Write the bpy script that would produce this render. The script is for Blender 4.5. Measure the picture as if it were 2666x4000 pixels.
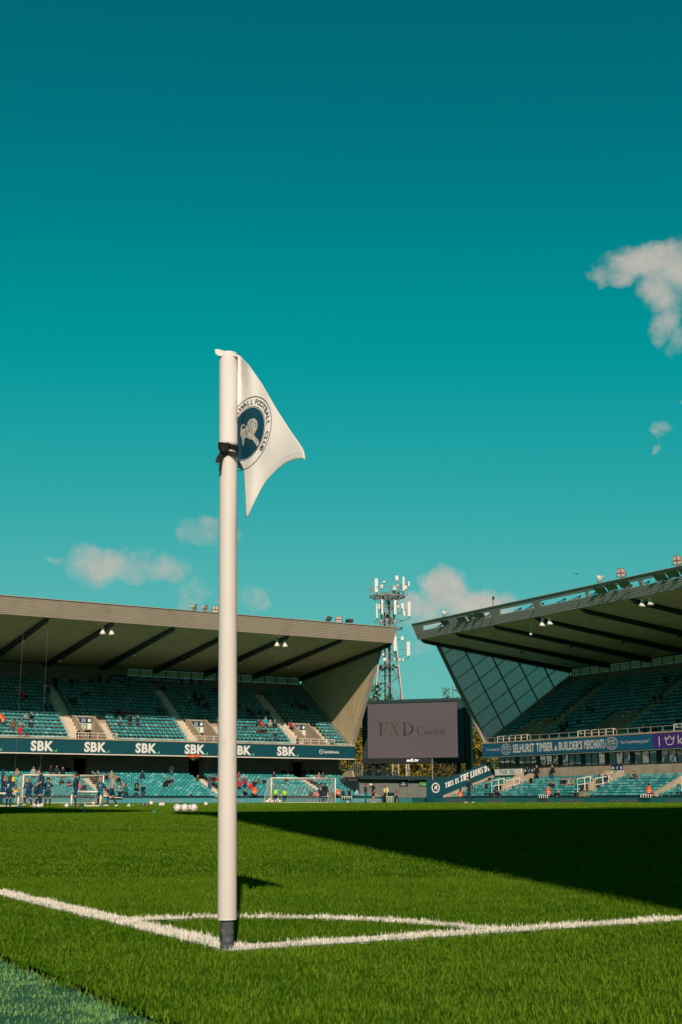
import bpy, bmesh, math, random
import numpy as np
from mathutils import Vector, Matrix, noise as mnoise
R = math.radians
random.seed(7)
for o in list(bpy.data.objects): bpy.data.objects.remove(o)
SC = bpy.context.scene
COL = SC.collection

# ------------------------------------------------------------------ camera, sky, sun, exposure
FPX, PITCH, YAW = 4796.29, R(13.16504), R(30.41406)
CAM = np.array([-1.37597, -2.89994, .36325])
cam_d = bpy.data.cameras.new('camera'); cam = bpy.data.objects.new('camera', cam_d); COL.objects.link(cam)
cam_d.sensor_fit = 'VERTICAL'; cam_d.sensor_height = 36; cam_d.sensor_width = 24
cam_d.lens = FPX*36/4000; cam_d.clip_start = .05; cam_d.clip_end = 6000
cam.location = CAM; cam.rotation_euler = (R(90)+PITCH, 0, -YAW)
cam_d.dof.use_dof = True; cam_d.dof.focus_distance = 12.0; cam_d.dof.aperture_fstop = 16
SC.camera = cam
SUN_EL, SUN_HEAD = R(28), R(26.9)        # light travels towards SUN_HEAD (clockwise from +Y)
world = bpy.data.worlds.new('World'); SC.world = world; world.use_nodes = True
wt = world.node_tree; wn = wt.nodes; wl = wt.links
for n in list(wn): wn.remove(n)
w_out = wn.new('ShaderNodeOutputWorld'); w_bg = wn.new('ShaderNodeBackground'); w_sky = wn.new('ShaderNodeTexSky')
w_sky.sky_type = 'NISHITA'; w_sky.sun_disc = False; w_sky.sun_elevation = SUN_EL
w_sky.sun_rotation = SUN_HEAD + math.pi; w_sky.air_density = 1.0; w_sky.dust_density = .6; w_sky.ozone_density = 1.2
SKY_STRENGTH = .1
w_bg.inputs['Strength'].default_value = SKY_STRENGTH
sun_d = bpy.data.lights.new('sun', 'SUN'); sun = bpy.data.objects.new('sun', sun_d); COL.objects.link(sun)
sun_d.energy = 4.3; sun_d.angle = R(.5); sun_d.color = (1, .81, .64)
sdir = Vector((math.sin(SUN_HEAD)*math.cos(SUN_EL), math.cos(SUN_HEAD)*math.cos(SUN_EL), -math.sin(SUN_EL)))
sun.rotation_euler = sdir.to_track_quat('-Z', 'Y').to_euler(); sun.location = (-30, -60, 60)
SC.view_settings.view_transform = 'Standard'; SC.view_settings.look = 'None'
SC.view_settings.exposure = 0; SC.view_settings.gamma = 1; SC.view_settings.use_curve_mapping = False
SC.render.engine = 'CYCLES'

def wnode(t, **k):
    n = wn.new(t)
    for a, b in k.items(): setattr(n, a, b)
    return n
def wmath(op, a, b=None, c=None, clamp=False):
    n = wnode('ShaderNodeMath', operation=op, use_clamp=clamp)
    for i, x in enumerate((a, b, c)):
        if x is None: continue
        if hasattr(x, 'is_linked'): wl.new(x, n.inputs[i])
        else: n.inputs[i].default_value = x
    return n.outputs[0]
# the graded teal of the afternoon sky: Nishita radiance, tinted
tint = wnode('ShaderNodeVectorMath', operation='MULTIPLY'); wl.new(w_sky.outputs[0], tint.inputs[0])
gam = wnode('ShaderNodeGamma'); gam.inputs[1].default_value = .8
wl.new(tint.outputs[0], gam.inputs[0])
SKY_TINT = (.1, 1.04, .77)
tint.inputs[1].default_value = SKY_TINT
sc_0 = wnode('ShaderNodeSeparateColor'); wl.new(gam.outputs[0], sc_0.inputs[0]); cc_0 = wnode('ShaderNodeCombineColor')
def tone(sock, pts):      # film-like response of each channel, rolling off towards the sun's glow
    d = wmath('DIVIDE', sock, 12, clamp=True); n = wnode('ShaderNodeFloatCurve'); wl.new(d, n.inputs['Value']); c = n.mapping.curves[0]
    c.points[0].location = (0, 0); c.points[-1].location = (1, pts[-1][1]/12)
    for a, b in pts[:-1]: c.points.new(a/12, b/12)
    n.mapping.update(); return wmath('MULTIPLY', n.outputs[0], 12)
wl.new(tone(sc_0.outputs[1], [(.8, .5), (1.62, 1.38), (2.66, 3.1), (3.42, 3.78), (4.4, 4.5), (6, 5.0), (12, 5.4)]), cc_0.inputs[1]); wl.new(tone(sc_0.outputs[2], [(1, .7), (1.98, 1.78), (3.0, 3.25), (3.6, 3.82), (4.23, 4.4), (6, 4.8), (12, 5.2)]), cc_0.inputs[2])
sc_ = wnode('ShaderNodeSeparateColor'); wl.new(cc_0.outputs[0], sc_.inputs[0]); cc_ = wnode('ShaderNodeCombineColor')
wl.new(wmath('MULTIPLY', wmath('POWER', wmath('MAXIMUM', wmath('SUBTRACT', sc_.outputs[1], 2.85), 0), 2), .32), cc_.inputs[0]); wl.new(sc_.outputs[1], cc_.inputs[1]); wl.new(sc_.outputs[2], cc_.inputs[2])
geo = wnode('ShaderNodeTexCoord')
# clouds: soft masses broken up by noise, at their own bearings and heights
def ray(x, y):
    a = (x-1333)/FPX; b = -(y-2000)/FPX
    sp, cp = math.sin(PITCH), math.cos(PITCH); F = cp-b*sp; U = sp+b*cp
    s, c = math.sin(YAW), math.cos(YAW)
    return np.array([a*c+F*s, -a*s+F*c, U])
def up(x, y, ax, v):
    d = ray(x, y); i = 'XYZ'.index(ax); return CAM + d*((v-CAM[i])/d[i])
def upZ(x, y, Z):
    d = ray(x, y); F = d[0]*math.sin(YAW)+d[1]*math.cos(YAW); return CAM + d*(Z/F)
def proj(P):
    d = np.asarray(P, float)-CAM; s, c = math.sin(YAW), math.cos(YAW)
    r = d[0]*c-d[1]*s; F = d[0]*s+d[1]*c; sp, cp = math.sin(PITCH), math.cos(PITCH)
    z = F*cp+d[2]*sp
    return 1333+FPX*r/z, 2000-FPX*(-F*sp+d[2]*cp)/z, F
sep = wnode('ShaderNodeSeparateXYZ'); wl.new(geo.outputs['Generated'], sep.inputs[0])
az = wmath('ARCTAN2', sep.outputs[0], sep.outputs[1])
hyp = wmath('SQRT', wmath('ADD', wmath('MULTIPLY', sep.outputs[0], sep.outputs[0]), wmath('MULTIPLY', sep.outputs[1], sep.outputs[1])))
el = wmath('ARCTAN2', sep.outputs[2], hyp)
cmb = wnode('ShaderNodeCombineXYZ'); wl.new(az, cmb.inputs[0]); wl.new(el, cmb.inputs[1])
def wnoise(scale, detail, rough, off=(0, 0, 0)):
    mp = wnode('ShaderNodeMapping'); wl.new(cmb.outputs[0], mp.inputs[0]); mp.inputs['Location'].default_value = off
    n = wnode('ShaderNodeTexNoise'); wl.new(mp.outputs[0], n.inputs['Vector'])
    n.inputs['Scale'].default_value = scale; n.inputs['Detail'].default_value = detail; n.inputs['Roughness'].default_value = rough
    return n.outputs[0]
nz = wnoise(30, 9, .66); nz2 = wnoise(11, 4, .55, (3, 1, 0))
# (x, y, half width, half height, density) of each cloud mass, as bearings of the photo
CLOUDS = [(2545, 1020, 190, 80, 1.25), (2440, 1065, 110, 45, 1.1), (2585, 1150, 110, 90, 1.15), (2600, 1270, 75, 90, 1.0), (2690, 1060, 200, 130, 1.15), (2660, 1330, 60, 60, .8),
          (2562, 1680, 34, 34, .62), (2540, 1745, 26, 24, .5), (2672, 1592, 12, 26, .6),
          (365, 2155, 95, 60, 1.0), (450, 2205, 200, 85, 1.1), (640, 2220, 160, 60, .95), (790, 2080, 130, 70, .8), (765, 2320, 80, 110, .7), (970, 2350, 90, 55, .75), (215, 2190, 40, 20, .5),
          (1735, 2300, 115, 85, 1.6), (1640, 2370, 130, 70, 1.2), (1860, 2365, 140, 75, 1.5), (1960, 2350, 70, 45, 1.0), (1700, 2420, 200, 60, 1.0), (1640, 2480, 110, 60, .7), (1480, 2420, 50, 35, .4),
          (3300, 1900, 300, 120, 1), (-500, 2000, 300, 120, .9), (3500, 1200, 260, 140, 1), (-900, 1500, 200, 90, .8)]
wx_, wy_ = wnoise(16, 4, .6, (5, 5, 0)), wnoise(16, 4, .6, (1, 8, 0)); az0, el0 = az, el
az = wmath('ADD', az, wmath('MULTIPLY', wmath('SUBTRACT', wx_, .5), .055)); el = wmath('ADD', el, wmath('MULTIPLY', wmath('SUBTRACT', wy_, .5), .040))
dens = None
for (x, y, a, b, k) in CLOUDS:
    d = ray(x, y); A = math.atan2(d[0], d[1]); E = math.atan2(d[2], math.hypot(d[0], d[1]))
    da = wmath('DIVIDE', wmath('SUBTRACT', az, A), a/FPX/math.cos(E)*1.15); de = wmath('DIVIDE', wmath('SUBTRACT', el, E), b/FPX*1.15)
    r2 = wmath('ADD', wmath('MULTIPLY', da, da), wmath('MULTIPLY', de, de))
    m = wmath('MULTIPLY', wmath('SUBTRACT', 1, r2, clamp=True), k)
    dens = m if dens is None else wmath('MAXIMUM', dens, m)
nn = wmath('ADD', wmath('MULTIPLY', nz, 1.0), wmath('MULTIPLY', nz2, .6))
cov = wmath('ADD', dens, wmath('MULTIPLY', wmath('SUBTRACT', nn, .80), 2.3))
cov = wmath('MULTIPLY', cov, wmath('MULTIPLY', dens, 3.0, clamp=True))
ss = wnode('ShaderNodeMapRange', interpolation_type='SMOOTHSTEP'); wl.new(cov, ss.inputs[0])
ss.inputs[1].default_value = .10; ss.inputs[2].default_value = 1.5; ss.inputs[3].default_value = 0; ss.inputs[4].default_value = .88
cl = wnode('ShaderNodeMixRGB'); wl.new(wnoise(50, 5, .6, (9, 2, 0)), cl.inputs[0])
cl.inputs[1].default_value = (3.7, 3.9, 3.5, 1); cl.inputs[2].default_value = (6.8, 5.9, 5.2, 1)
mixc = wnode('ShaderNodeMixRGB'); wl.new(ss.outputs[0], mixc.inputs[0]); wl.new(cc_.outputs[0], mixc.inputs[1]); wl.new(cl.outputs[0], mixc.inputs[2])
wl.new(mixc.outputs[0], w_bg.inputs['Color']); wl.new(w_bg.outputs[0], w_out.inputs[0])

# ------------------------------------------------------------------ materials
MATS = {}
def mat(name, col, rough=.6, spec=.3, metal=0, var=0, vscale=3, bump=0, bscale=40, emit=None, alpha=None, trans=0, coord='Object', wear=0):
    m = bpy.data.materials.new(name); m.use_nodes = True; MATS[name] = m
    nt = m.node_tree; b = nt.nodes['Principled BSDF']
    b.inputs['Base Color'].default_value = (*col, 1); b.inputs['Roughness'].default_value = rough
    b.inputs['Specular IOR Level'].default_value = spec; b.inputs['Metallic'].default_value = metal
    tc = nt.nodes.new('ShaderNodeTexCoord')
    if var:
        n = nt.nodes.new('ShaderNodeTexNoise'); n.inputs['Scale'].default_value = vscale; n.inputs['Detail'].default_value = 5
        nt.links.new(tc.outputs[coord], n.inputs['Vector'])
        r = nt.nodes.new('ShaderNodeMapRange'); nt.links.new(n.outputs[0], r.inputs[0])
        r.inputs[1].default_value = .25; r.inputs[2].default_value = .75; r.inputs[3].default_value = 1-var; r.inputs[4].default_value = 1+var
        mx = nt.nodes.new('ShaderNodeMixRGB'); mx.blend_type = 'MULTIPLY'; mx.inputs[0].default_value = 1
        mx.inputs[1].default_value = (*col, 1); nt.links.new(r.outputs[0], mx.inputs[2]); nt.links.new(mx.outputs[0], b.inputs['Base Color'])
    if bump:
        n2 = nt.nodes.new('ShaderNodeTexNoise'); n2.inputs['Scale'].default_value = bscale; n2.inputs['Detail'].default_value = 4
        nt.links.new(tc.outputs[coord], n2.inputs['Vector'])
        bp = nt.nodes.new('ShaderNodeBump'); bp.inputs['Strength'].default_value = bump; bp.inputs['Distance'].default_value = .02
        nt.links.new(n2.outputs[0], bp.inputs['Height']); nt.links.new(bp.outputs[0], b.inputs['Normal'])
    if emit:
        b.inputs['Emission Color'].default_value = (*emit[:3], 1); b.inputs['Emission Strength'].default_value = emit[3]
    if alpha is not None: b.inputs['Alpha'].default_value = alpha
    return m
M = MATS
for a in [
 ('pole_white', (.69, .65, .635), .5, .2, 0, .03, 6), ('rubber_grey', (.085, .10, .115), .8, .2, 0, .5, 70, .5, 90), ('flag_cloth', (.77, .745, .735), .85, .1, 0, .02, 30, .12, 700),
 ('crest_navy', (.004, .05, .085), .7, .2, 0, .1, 60), ('crest_silver', (.46, .44, .41), .6, .3, 0, .45, 160), ('tie_black', (.012, .012, .013), .7, .2),
 ('seat_teal', (.042, .315, .335), .45, .35, 0, .08, 1.2), ('seat_deep', (.028, .25, .275), .5, .3, 0, .1, 1.2), ('seat_faded', (.13, .43, .43), .55, .3, 0, .1, 1.2),
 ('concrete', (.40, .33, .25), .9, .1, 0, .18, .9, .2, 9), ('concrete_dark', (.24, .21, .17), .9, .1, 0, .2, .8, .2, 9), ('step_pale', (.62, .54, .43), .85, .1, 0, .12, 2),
 ('step_yellow', (.50, .25, .03), .8, .2, 0, .15, 2), ('block_grey', (.22, .21, .18), .95, .1, 0, .15, 1.5, .3, 15), ('mortar', (.12, .115, .10), .95),
 ('roof_metal', (.40, .325, .265), .5, .35, .1, .06, .7), ('roof_metal_grey', (.33, .33, .31), .5, .35, .1, .06, .7), ('roof_top', (.25, .25, .24), .6), ('soffit', (.66, .58, .41), .75, .15, 0, .12, .5), ('beam_dark', (.012, .035, .04), .45, .4, 0, .1, 3),
 ('beam_rust', (.16, .045, .03), .6), ('screen_panel', (.92, .76, .49), .6, .25, 0, .06, .6), ('screen_panel_grey', (.72, .70, .63), .6, .25, 0, .06, .6), ('screen_bar', (.17, .175, .155), .6), ('screen_edge', (.33, .30, .26), .6),
 ('navy', (.005, .055, .085), .5, .3, 0, .05, .7), ('banner_navy', (.004, .065, .09), .5, .3, 0, .06, .5), ('banner_blue', (.01, .105, .20), .5, .3, 0, .05, .5), ('banner_purple', (.07, .025, .21), .5, .3, 0, .04, .5), ('print_white', (.74, .72, .70), .6), ('print_cream', (.62, .60, .56), .6),
 ('print_green', (.10, .50, .22), .6), ('print_grey', (.09, .085, .08), .6), ('print_black', (.02, .02, .02), .6), ('print_teal', (.05, .40, .45), .6), ('rail_white', (.74, .69, .60), .45, .4, 0, .04, 3), ('rail_steel', (.11, .26, .27), .45, .5), ('rail_grey', (.32, .31, .28), .5),
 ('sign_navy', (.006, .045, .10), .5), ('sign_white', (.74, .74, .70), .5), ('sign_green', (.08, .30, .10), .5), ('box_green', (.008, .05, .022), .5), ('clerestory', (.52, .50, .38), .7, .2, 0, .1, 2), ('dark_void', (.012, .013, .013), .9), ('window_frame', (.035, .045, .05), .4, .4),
 ('lamp_shell', (.55, .53, .50), .4, .5, .2), ('lamp_face', (.70, .56, .50), .3, .5), ('lamp_dark', (.06, .065, .06), .5), ('horn_white', (.78, .75, .69), .5), 
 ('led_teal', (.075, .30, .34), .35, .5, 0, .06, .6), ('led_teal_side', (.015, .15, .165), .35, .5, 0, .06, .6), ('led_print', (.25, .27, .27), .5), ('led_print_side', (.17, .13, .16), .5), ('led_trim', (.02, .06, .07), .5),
 ('cabinet_black', (.015, .02, .022), .5, .4, 0, .2, 1.2), ('cabinet_edge', (.02, .05, .06), .5), ('post_dark', (.02, .022, .024), .5), ('shed_panel', (.17, .19, .18), .7, .2, 0, .06, 1), ('shed_dark', (.02, .035, .04), .6), 
 ('mast_steel', (.36, .34, .31), .5, .5, .3, .15, 2), ('mast_dark', (.03, .032, .035), .6), ('antenna_white', (.70, .65, .60), .5), 
 ('goal_white', (.80, .75, .62), .4, .4), ('net_cord', (.55, .53, .48), .8), ('net_dark', (.07, .05, .06), .8), ('joint_blue', (.01, .25, .36), .4), ('ball_white', (.76, .72, .70), .4, .4, 0, .04, 20), ('ball_blue', (.05, .12, .42), .4), ('ball_orange', (.62, .22, .12), .4), ('ball_dark', (.05, .045, .045), .7),
 ('cone_white', (.75, .73, .68), .5), ('cone_blue', (.005, .33, .45), .5), ('bag_black', (.015, .015, .016), .8),
 ('skin', (.50, .27, .17), .55, .3), ('skin_dark', (.12, .06, .04), .55, .3), ('hair_brown', (.06, .03, .015), .6, .3, 0, .3, 40), ('hair_blond', (.38, .22, .09), .6, .3, 0, .3, 40), ('hair_dark', (.014, .010, .008), .6, .3), ('hair_grey', (.30, .28, .26), .6), ('eye_dark', (.01, .01, .01), .3), ('tan_beige', (.33, .25, .17), .8), 
 ('black', (.014, .015, .018), .8, .2), ('kit_navy', (.008, .05, .10), .7, .2), ('kit_stripe', (.10, .24, .36), .7), ('navy_cloth', (.012, .03, .06), .8), ('grey_cloth', (.36, .35, .34), .85), ('dark_grey', (.06, .06, .065), .85), ('red', (.48, .02, .03), .8), ('pink', (.60, .18, .20), .8), ('white_cloth', (.70, .68, .65), .85), ('light_blue', (.28, .46, .52), .85), ('cyan', (.02, .32, .42), .7), ('teal_cloth', (.012, .13, .14), .8), ('brown', (.14, .08, .05), .85), ('crimson', (.30, .02, .07), .8), ('jeans', (.05, .09, .15), .85), ('hi_vis_orange', (.85, .11, .02), .6), ('hi_vis_yellow', (.75, .62, .02), .6), ('bib_green', (.38, .75, .03), .6), ('reflective', (.62, .62, .58), .4), ('pink_vis', (.75, .05, .10), .6),
 ('bark', (.055, .04, .028), .9, .1, 0, .3, 8), ('ground_grey', (.14, .13, .12), .9, .1, 0, .2, .5), ('apron', (.10, .12, .07), .9)]:
    mat(*a)
def leafmat(name, c1, c2, c3):
    m = mat(name, c1, .6, .25); nt = m.node_tree; b = nt.nodes['Principled BSDF']
    g = nt.nodes.new('ShaderNodeNewGeometry'); r = nt.nodes.new('ShaderNodeValToRGB'); nt.links.new(g.outputs['Random Per Island'], r.inputs[0])
    r.color_ramp.elements[0].color = (*c1, 1); r.color_ramp.elements[1].color = (*c3, 1); e = r.color_ramp.elements.new(.5); e.color = (*c2, 1)
    nt.links.new(r.outputs[0], b.inputs['Base Color'])
leafmat('leaf_yellow', (.10, .11, .012), (.26, .19, .015), (.36, .25, .02)); leafmat('leaf_green', (.022, .05, .012), (.05, .08, .015), (.11, .12, .02)); leafmat('leaf_red', (.055, .025, .018), (.11, .035, .022), (.15, .07, .03)); leafmat('leaf_olive', (.10, .085, .025), (.17, .13, .035), (.08, .085, .025))
# screen display: dull lit LED face
mat('display_grey', (.004, .004, .004), 1, 0, emit=(.125, .098, .092, 1.0))
mat('display_print', (.01, .01, .01), .6, .1, emit=(.045, .038, .036, 1.0)); mat('display_gold', (.012, .01, .008), .6, .1, emit=(.085, .055, .03, 1.0)); mat('logo_lit', (.8, .8, .8), .5, .3, emit=(.8, .8, .78, .5))
g = mat('window_glass', (.30, .36, .36), .03, .5, .5, coord='Object'); gb = g.node_tree.nodes['Principled BSDF']; gb.inputs['IOR'].default_value = 2.1; gb.inputs['Specular IOR Level'].default_value = .9
# gentle waviness of big panes
_nt = g.node_tree; _tc = _nt.nodes.new('ShaderNodeTexCoord'); _n = _nt.nodes.new('ShaderNodeTexNoise'); _n.inputs['Scale'].default_value = .9; _nt.links.new(_tc.outputs['Object'], _n.inputs['Vector'])
_b = _nt.nodes.new('ShaderNodeBump'); _b.inputs['Strength'].default_value = .35; _b.inputs['Distance'].default_value = .02; _nt.links.new(_n.outputs[0], _b.inputs['Height']); _nt.links.new(_b.outputs[0], gb.inputs['Normal'])
def translucent(name, col, fac):      # thin sheeting that lets daylight through
    nt = M[name].node_tree; b = nt.nodes['Principled BSDF']; o = nt.nodes['Material Output']; t = nt.nodes.new('ShaderNodeBsdfTranslucent'); t.inputs[0].default_value = (*col, 1); mx = nt.nodes.new('ShaderNodeMixShader'); mx.inputs[0].default_value = fac
    nt.links.new(b.outputs[0], mx.inputs[1]); nt.links.new(t.outputs[0], mx.inputs[2]); nt.links.new(mx.outputs[0], o.inputs['Surface'])
def wear(name, scale, lo, hi, col, amt):     # small scuffs and dirt marks with a shape of their own
    nt = M[name].node_tree; b = nt.nodes['Principled BSDF']; L = nt.links; src = b.inputs['Base Color'].links[0].from_socket if b.inputs['Base Color'].is_linked else None
    tc = nt.nodes.new('ShaderNodeTexCoord'); mp = nt.nodes.new('ShaderNodeMapping'); mp.inputs['Scale'].default_value = (1, 1, .45); n = nt.nodes.new('ShaderNodeTexNoise'); n.inputs['Scale'].default_value = scale; n.inputs['Detail'].default_value = 6; n.inputs['Roughness'].default_value = .7
    L.new(tc.outputs['Object'], mp.inputs[0]); L.new(mp.outputs[0], n.inputs['Vector']); r = nt.nodes.new('ShaderNodeMapRange'); L.new(n.outputs[0], r.inputs[0]); r.inputs[1].default_value = lo; r.inputs[2].default_value = hi; r.inputs[3].default_value = 0; r.inputs[4].default_value = amt
    mx = nt.nodes.new('ShaderNodeMixRGB'); L.new(r.outputs[0], mx.inputs[0]); mx.inputs[2].default_value = (*col, 1)
    if src: L.new(src, mx.inputs[1])
    else: mx.inputs[1].default_value = b.inputs['Base Color'].default_value
    L.new(mx.outputs[0], b.inputs['Base Color'])
wear('pole_white', 26, .60, .75, (.42, .33, .22), .6); wear('concrete', 1.3, .5, .75, (.16, .13, .10), .5); wear('screen_panel', .5, .5, .8, (.45, .37, .25), .35); wear('soffit', .7, .52, .75, (.28, .24, .17), .5); wear('roof_metal', .6, .5, .8, (.22, .17, .13), .4); wear('block_grey', .8, .5, .75, (.10, .09, .08), .5); wear('shed_panel', 1.5, .5, .75, (.09, .09, .08), .5)
translucent('screen_panel_grey', (.97, .95, .9), .9); translucent('screen_panel', (.92, .86, .7), .2); translucent('clerestory', (.9, .78, .55), .45)
def corrugate(name, axis, period, dist=.03):      # fine profiled-sheet relief along a world axis
    m = M[name]; nt = m.node_tree; b = nt.nodes['Principled BSDF']; tc = nt.nodes.new('ShaderNodeTexCoord'); dp = nt.nodes.new('ShaderNodeVectorMath'); dp.operation = 'DOT_PRODUCT'
    nt.links.new(tc.outputs['Object'], dp.inputs[0]); dp.inputs[1].default_value = axis
    s = nt.nodes.new('ShaderNodeMath'); s.operation = 'SINE'; mu = nt.nodes.new('ShaderNodeMath'); mu.operation = 'MULTIPLY'; mu.inputs[1].default_value = 2*math.pi/period
    nt.links.new(dp.outputs['Value'], mu.inputs[0]); nt.links.new(mu.outputs[0], s.inputs[0])
    bp = nt.nodes.new('ShaderNodeBump'); bp.inputs['Strength'].default_value = 1; bp.inputs['Distance'].default_value = dist; nt.links.new(s.outputs[0], bp.inputs['Height']); nt.links.new(bp.outputs[0], b.inputs['Normal'])

# ------------------------------------------------------------------ mesh building
LOC = {}
def rootloc(p):
    while p is not None:
        if p.name in LOC: return LOC[p.name]
        p = p.parent
    return np.zeros(3)
def tag(o, label=None, cat=None, group=None, kind=None):
    for k, v in (('label', label), ('category', cat), ('group', group), ('kind', kind)):
        if v: o[k] = v
    return o
def thing(name, loc, label, cat, group=None):
    o = bpy.data.objects.new(name, None); o.empty_display_size = .1; COL.objects.link(o); o.location = loc; LOC[o.name] = np.array(loc, float)
    return tag(o, label, cat, group)
class MB:
    def __init__(s, T=None, flip=False): s.v = []; s.f = []; s.m = []; s.T = T; s.flip = flip; s.sm = False
    def _p(s, p): return tuple(s.T(*p)) if s.T else tuple(p)
    def poly(s, pts, m=0):
        i = len(s.v); s.v += [s._p(p) for p in pts]; ids = list(range(i, i+len(pts)))
        s.f.append(ids[::-1] if s.flip else ids); s.m.append(m); return s
    def hexa(s, p, m=0):       # 8 points: bottom 4 (ccw), top 4
        i = len(s.v); s.v += [s._p(q) for q in p]
        for q in ((3, 2, 1, 0), (4, 5, 6, 7), (0, 1, 5, 4), (1, 2, 6, 5), (2, 3, 7, 6), (3, 0, 4, 7)):
            ids = [i+k for k in q]; s.f.append(ids[::-1] if s.flip else ids); s.m.append(m)
        return s
    def box(s, x0, x1, y0, y1, z0, z1, m=0):
        return s.hexa([(x0, y0, z0), (x1, y0, z0), (x1, y1, z0), (x0, y1, z0), (x0, y0, z1), (x1, y0, z1), (x1, y1, z1), (x0, y1, z1)], m)
    def prism(s, prof, u0, u1, m=0):   # profile in (v,z), extruded along u
        n = len(prof); i = len(s.v)
        s.v += [s._p((u0, a, b)) for a, b in prof] + [s._p((u1, a, b)) for a, b in prof]
        fs = [list(range(i, i+n))[::-1], list(range(i+n, i+2*n))] + [[i+k, i+(k+1) % n, i+n+(k+1) % n, i+n+k] for k in range(n)]
        for f in fs: s.f.append(f[::-1] if s.flip else f); s.m.append(m)
        return s
    def tube(s, pts, r, n=6, m=0, caps=True):
        P = [np.array(s._p(p), float) for p in pts]; rr = r if hasattr(r, '__len__') else [r]*len(P); i = len(s.v)
        for k, p in enumerate(P):
            d = (P[min(k+1, len(P)-1)]-P[max(k-1, 0)]); d = d/(np.linalg.norm(d)+1e-9)
            a = np.cross(d, (0, 0, 1.) if abs(d[2]) < .9 else (1., 0, 0)); a /= np.linalg.norm(a); b = np.cross(d, a)
            for j in range(n):
                t = 2*math.pi*j/n; s.v.append(tuple(p+rr[k]*(math.cos(t)*a+math.sin(t)*b)))
        for k in range(len(P)-1):
            for j in range(n):
                s.f.append([i+k*n+j, i+k*n+(j+1) % n, i+(k+1)*n+(j+1) % n, i+(k+1)*n+j]); s.m.append(m)
        if caps:
            s.f.append([i+j for j in range(n)][::-1]); s.m.append(m); s.f.append([i+(len(P)-1)*n+j for j in range(n)]); s.m.append(m)
        return s
    def lathe(s, o, axis, prof, n=12, m=0):      # prof: (distance along axis, radius)
        o = np.array(o, float); d = np.array(axis, float); d /= np.linalg.norm(d)
        return s.tube([o+d*t for t, _ in prof], [max(r, 1e-4) for _, r in prof], n, m)
    def ball(s, c, r, nu=8, nv=6, m=0, sc=(1, 1, 1), mf=None):
        i = len(s.v); c = np.array(c, float)
        for a in range(nv+1):
            th = math.pi*a/nv
            for b in range(nu):
                ph = 2*math.pi*b/nu; s.v.append(tuple(s._p(c+r*np.array(sc)*np.array((math.sin(th)*math.cos(ph), math.sin(th)*math.sin(ph), math.cos(th))))))
        for a in range(nv):
            for b in range(nu):
                s.f.append([i+a*nu+b, i+(a+1)*nu+b, i+(a+1)*nu+(b+1) % nu, i+a*nu+(b+1) % nu]); s.m.append(mf(a, b) if mf else m)
        return s
    def add(s, V, F, Mi):
        i = len(s.v); s.v += [tuple(q) for q in V]; s.f += [[k+i for k in f] for f in F]; s.m += list(Mi); return s
    def mesh(s, name, mats, off=(0, 0, 0), smooth=False):
        me = bpy.data.meshes.new(name); V = np.array(s.v, float).reshape(-1, 3)-np.array(off)
        me.from_pydata(V.tolist(), [], s.f)
        for k in (mats if isinstance(mats, (list, tuple)) else [mats]): me.materials.append(M[k] if k else None)
        me.polygons.foreach_set('material_index', s.m)
        if smooth: me.polygons.foreach_set('use_smooth', [True]*len(s.f))
        me.update(); return me
    def build(s, name, mats, parent=None, kind=None, smooth=False, label=None):
        o = bpy.data.objects.new(name, s.mesh(name, mats, rootloc(parent), smooth)); COL.objects.link(o)
        if parent: o.parent = parent
        return tag(o, label, kind=kind)
def inst(name, me, parent, wloc, rz=0, scale=None, kind=None):
    o = bpy.data.objects.new(name, me); COL.objects.link(o)
    if parent: o.parent = parent
    o.location = np.array(wloc, float)-(rootloc(parent) if parent else 0)
    o.rotation_euler = (0, 0, rz)
    if scale: o.scale = scale if hasattr(scale, '__len__') else (scale,)*3
    return tag(o, kind=kind)
def copy_tree(root, loc, rz, sc=None, label=None):
    r = root.copy(); COL.objects.link(r); r.location = loc; r.rotation_euler = (0, 0, rz); LOC[r.name] = np.array(loc, float)
    if sc: r.scale = (sc,)*3
    if label: r['label'] = label
    for ch in root.children:
        c = ch.copy(); COL.objects.link(c); c.parent = r
        for g in ch.children:
            d = g.copy(); COL.objects.link(d); d.parent = c
    return r
# ------------------------------------------------------------------ lettering
_tc = {}
def text_geo(s, bold=0, spacing=1):
    k = (s, bold, spacing)
    if k not in _tc:
        cu = bpy.data.curves.new('t', 'FONT'); cu.body = s; cu.offset = bold; cu.space_character = spacing; cu.resolution_u = 3; cu.fill_mode = 'FRONT'
        o = bpy.data.objects.new('t', cu); COL.objects.link(o); dg = bpy.context.evaluated_depsgraph_get()
        me = bpy.data.meshes.new_from_object(o.evaluated_get(dg)); V = np.array([v.co[:2] for v in me.vertices]).reshape(-1, 2); F = [list(p.vertices) for p in me.polygons]
        bpy.data.objects.remove(o); bpy.data.meshes.remove(me); bpy.data.curves.remove(cu)
        V = V-V.min(0); _tc[k] = (V, F)
    return _tc[k]
def text(mb, s, o, xd, yd, h, w=None, m=0, bold=0, shear=0, spacing=1, center=False, fit=True):
    V, F = text_geo(s, bold, spacing); V = V.copy(); V[:, 0] += shear*V[:, 1]
    ex = V.max(0); sy = h/ex[1] if fit else h; sx = (w/ex[0]) if w else sy
    o = np.array(o, float); xd = np.array(xd, float); yd = np.array(yd, float)
    if center: o = o-xd*ex[0]*sx/2
    mb.add([o+xd*a*sx+yd*b*sy for a, b in V], F, [m]*len(F))
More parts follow.
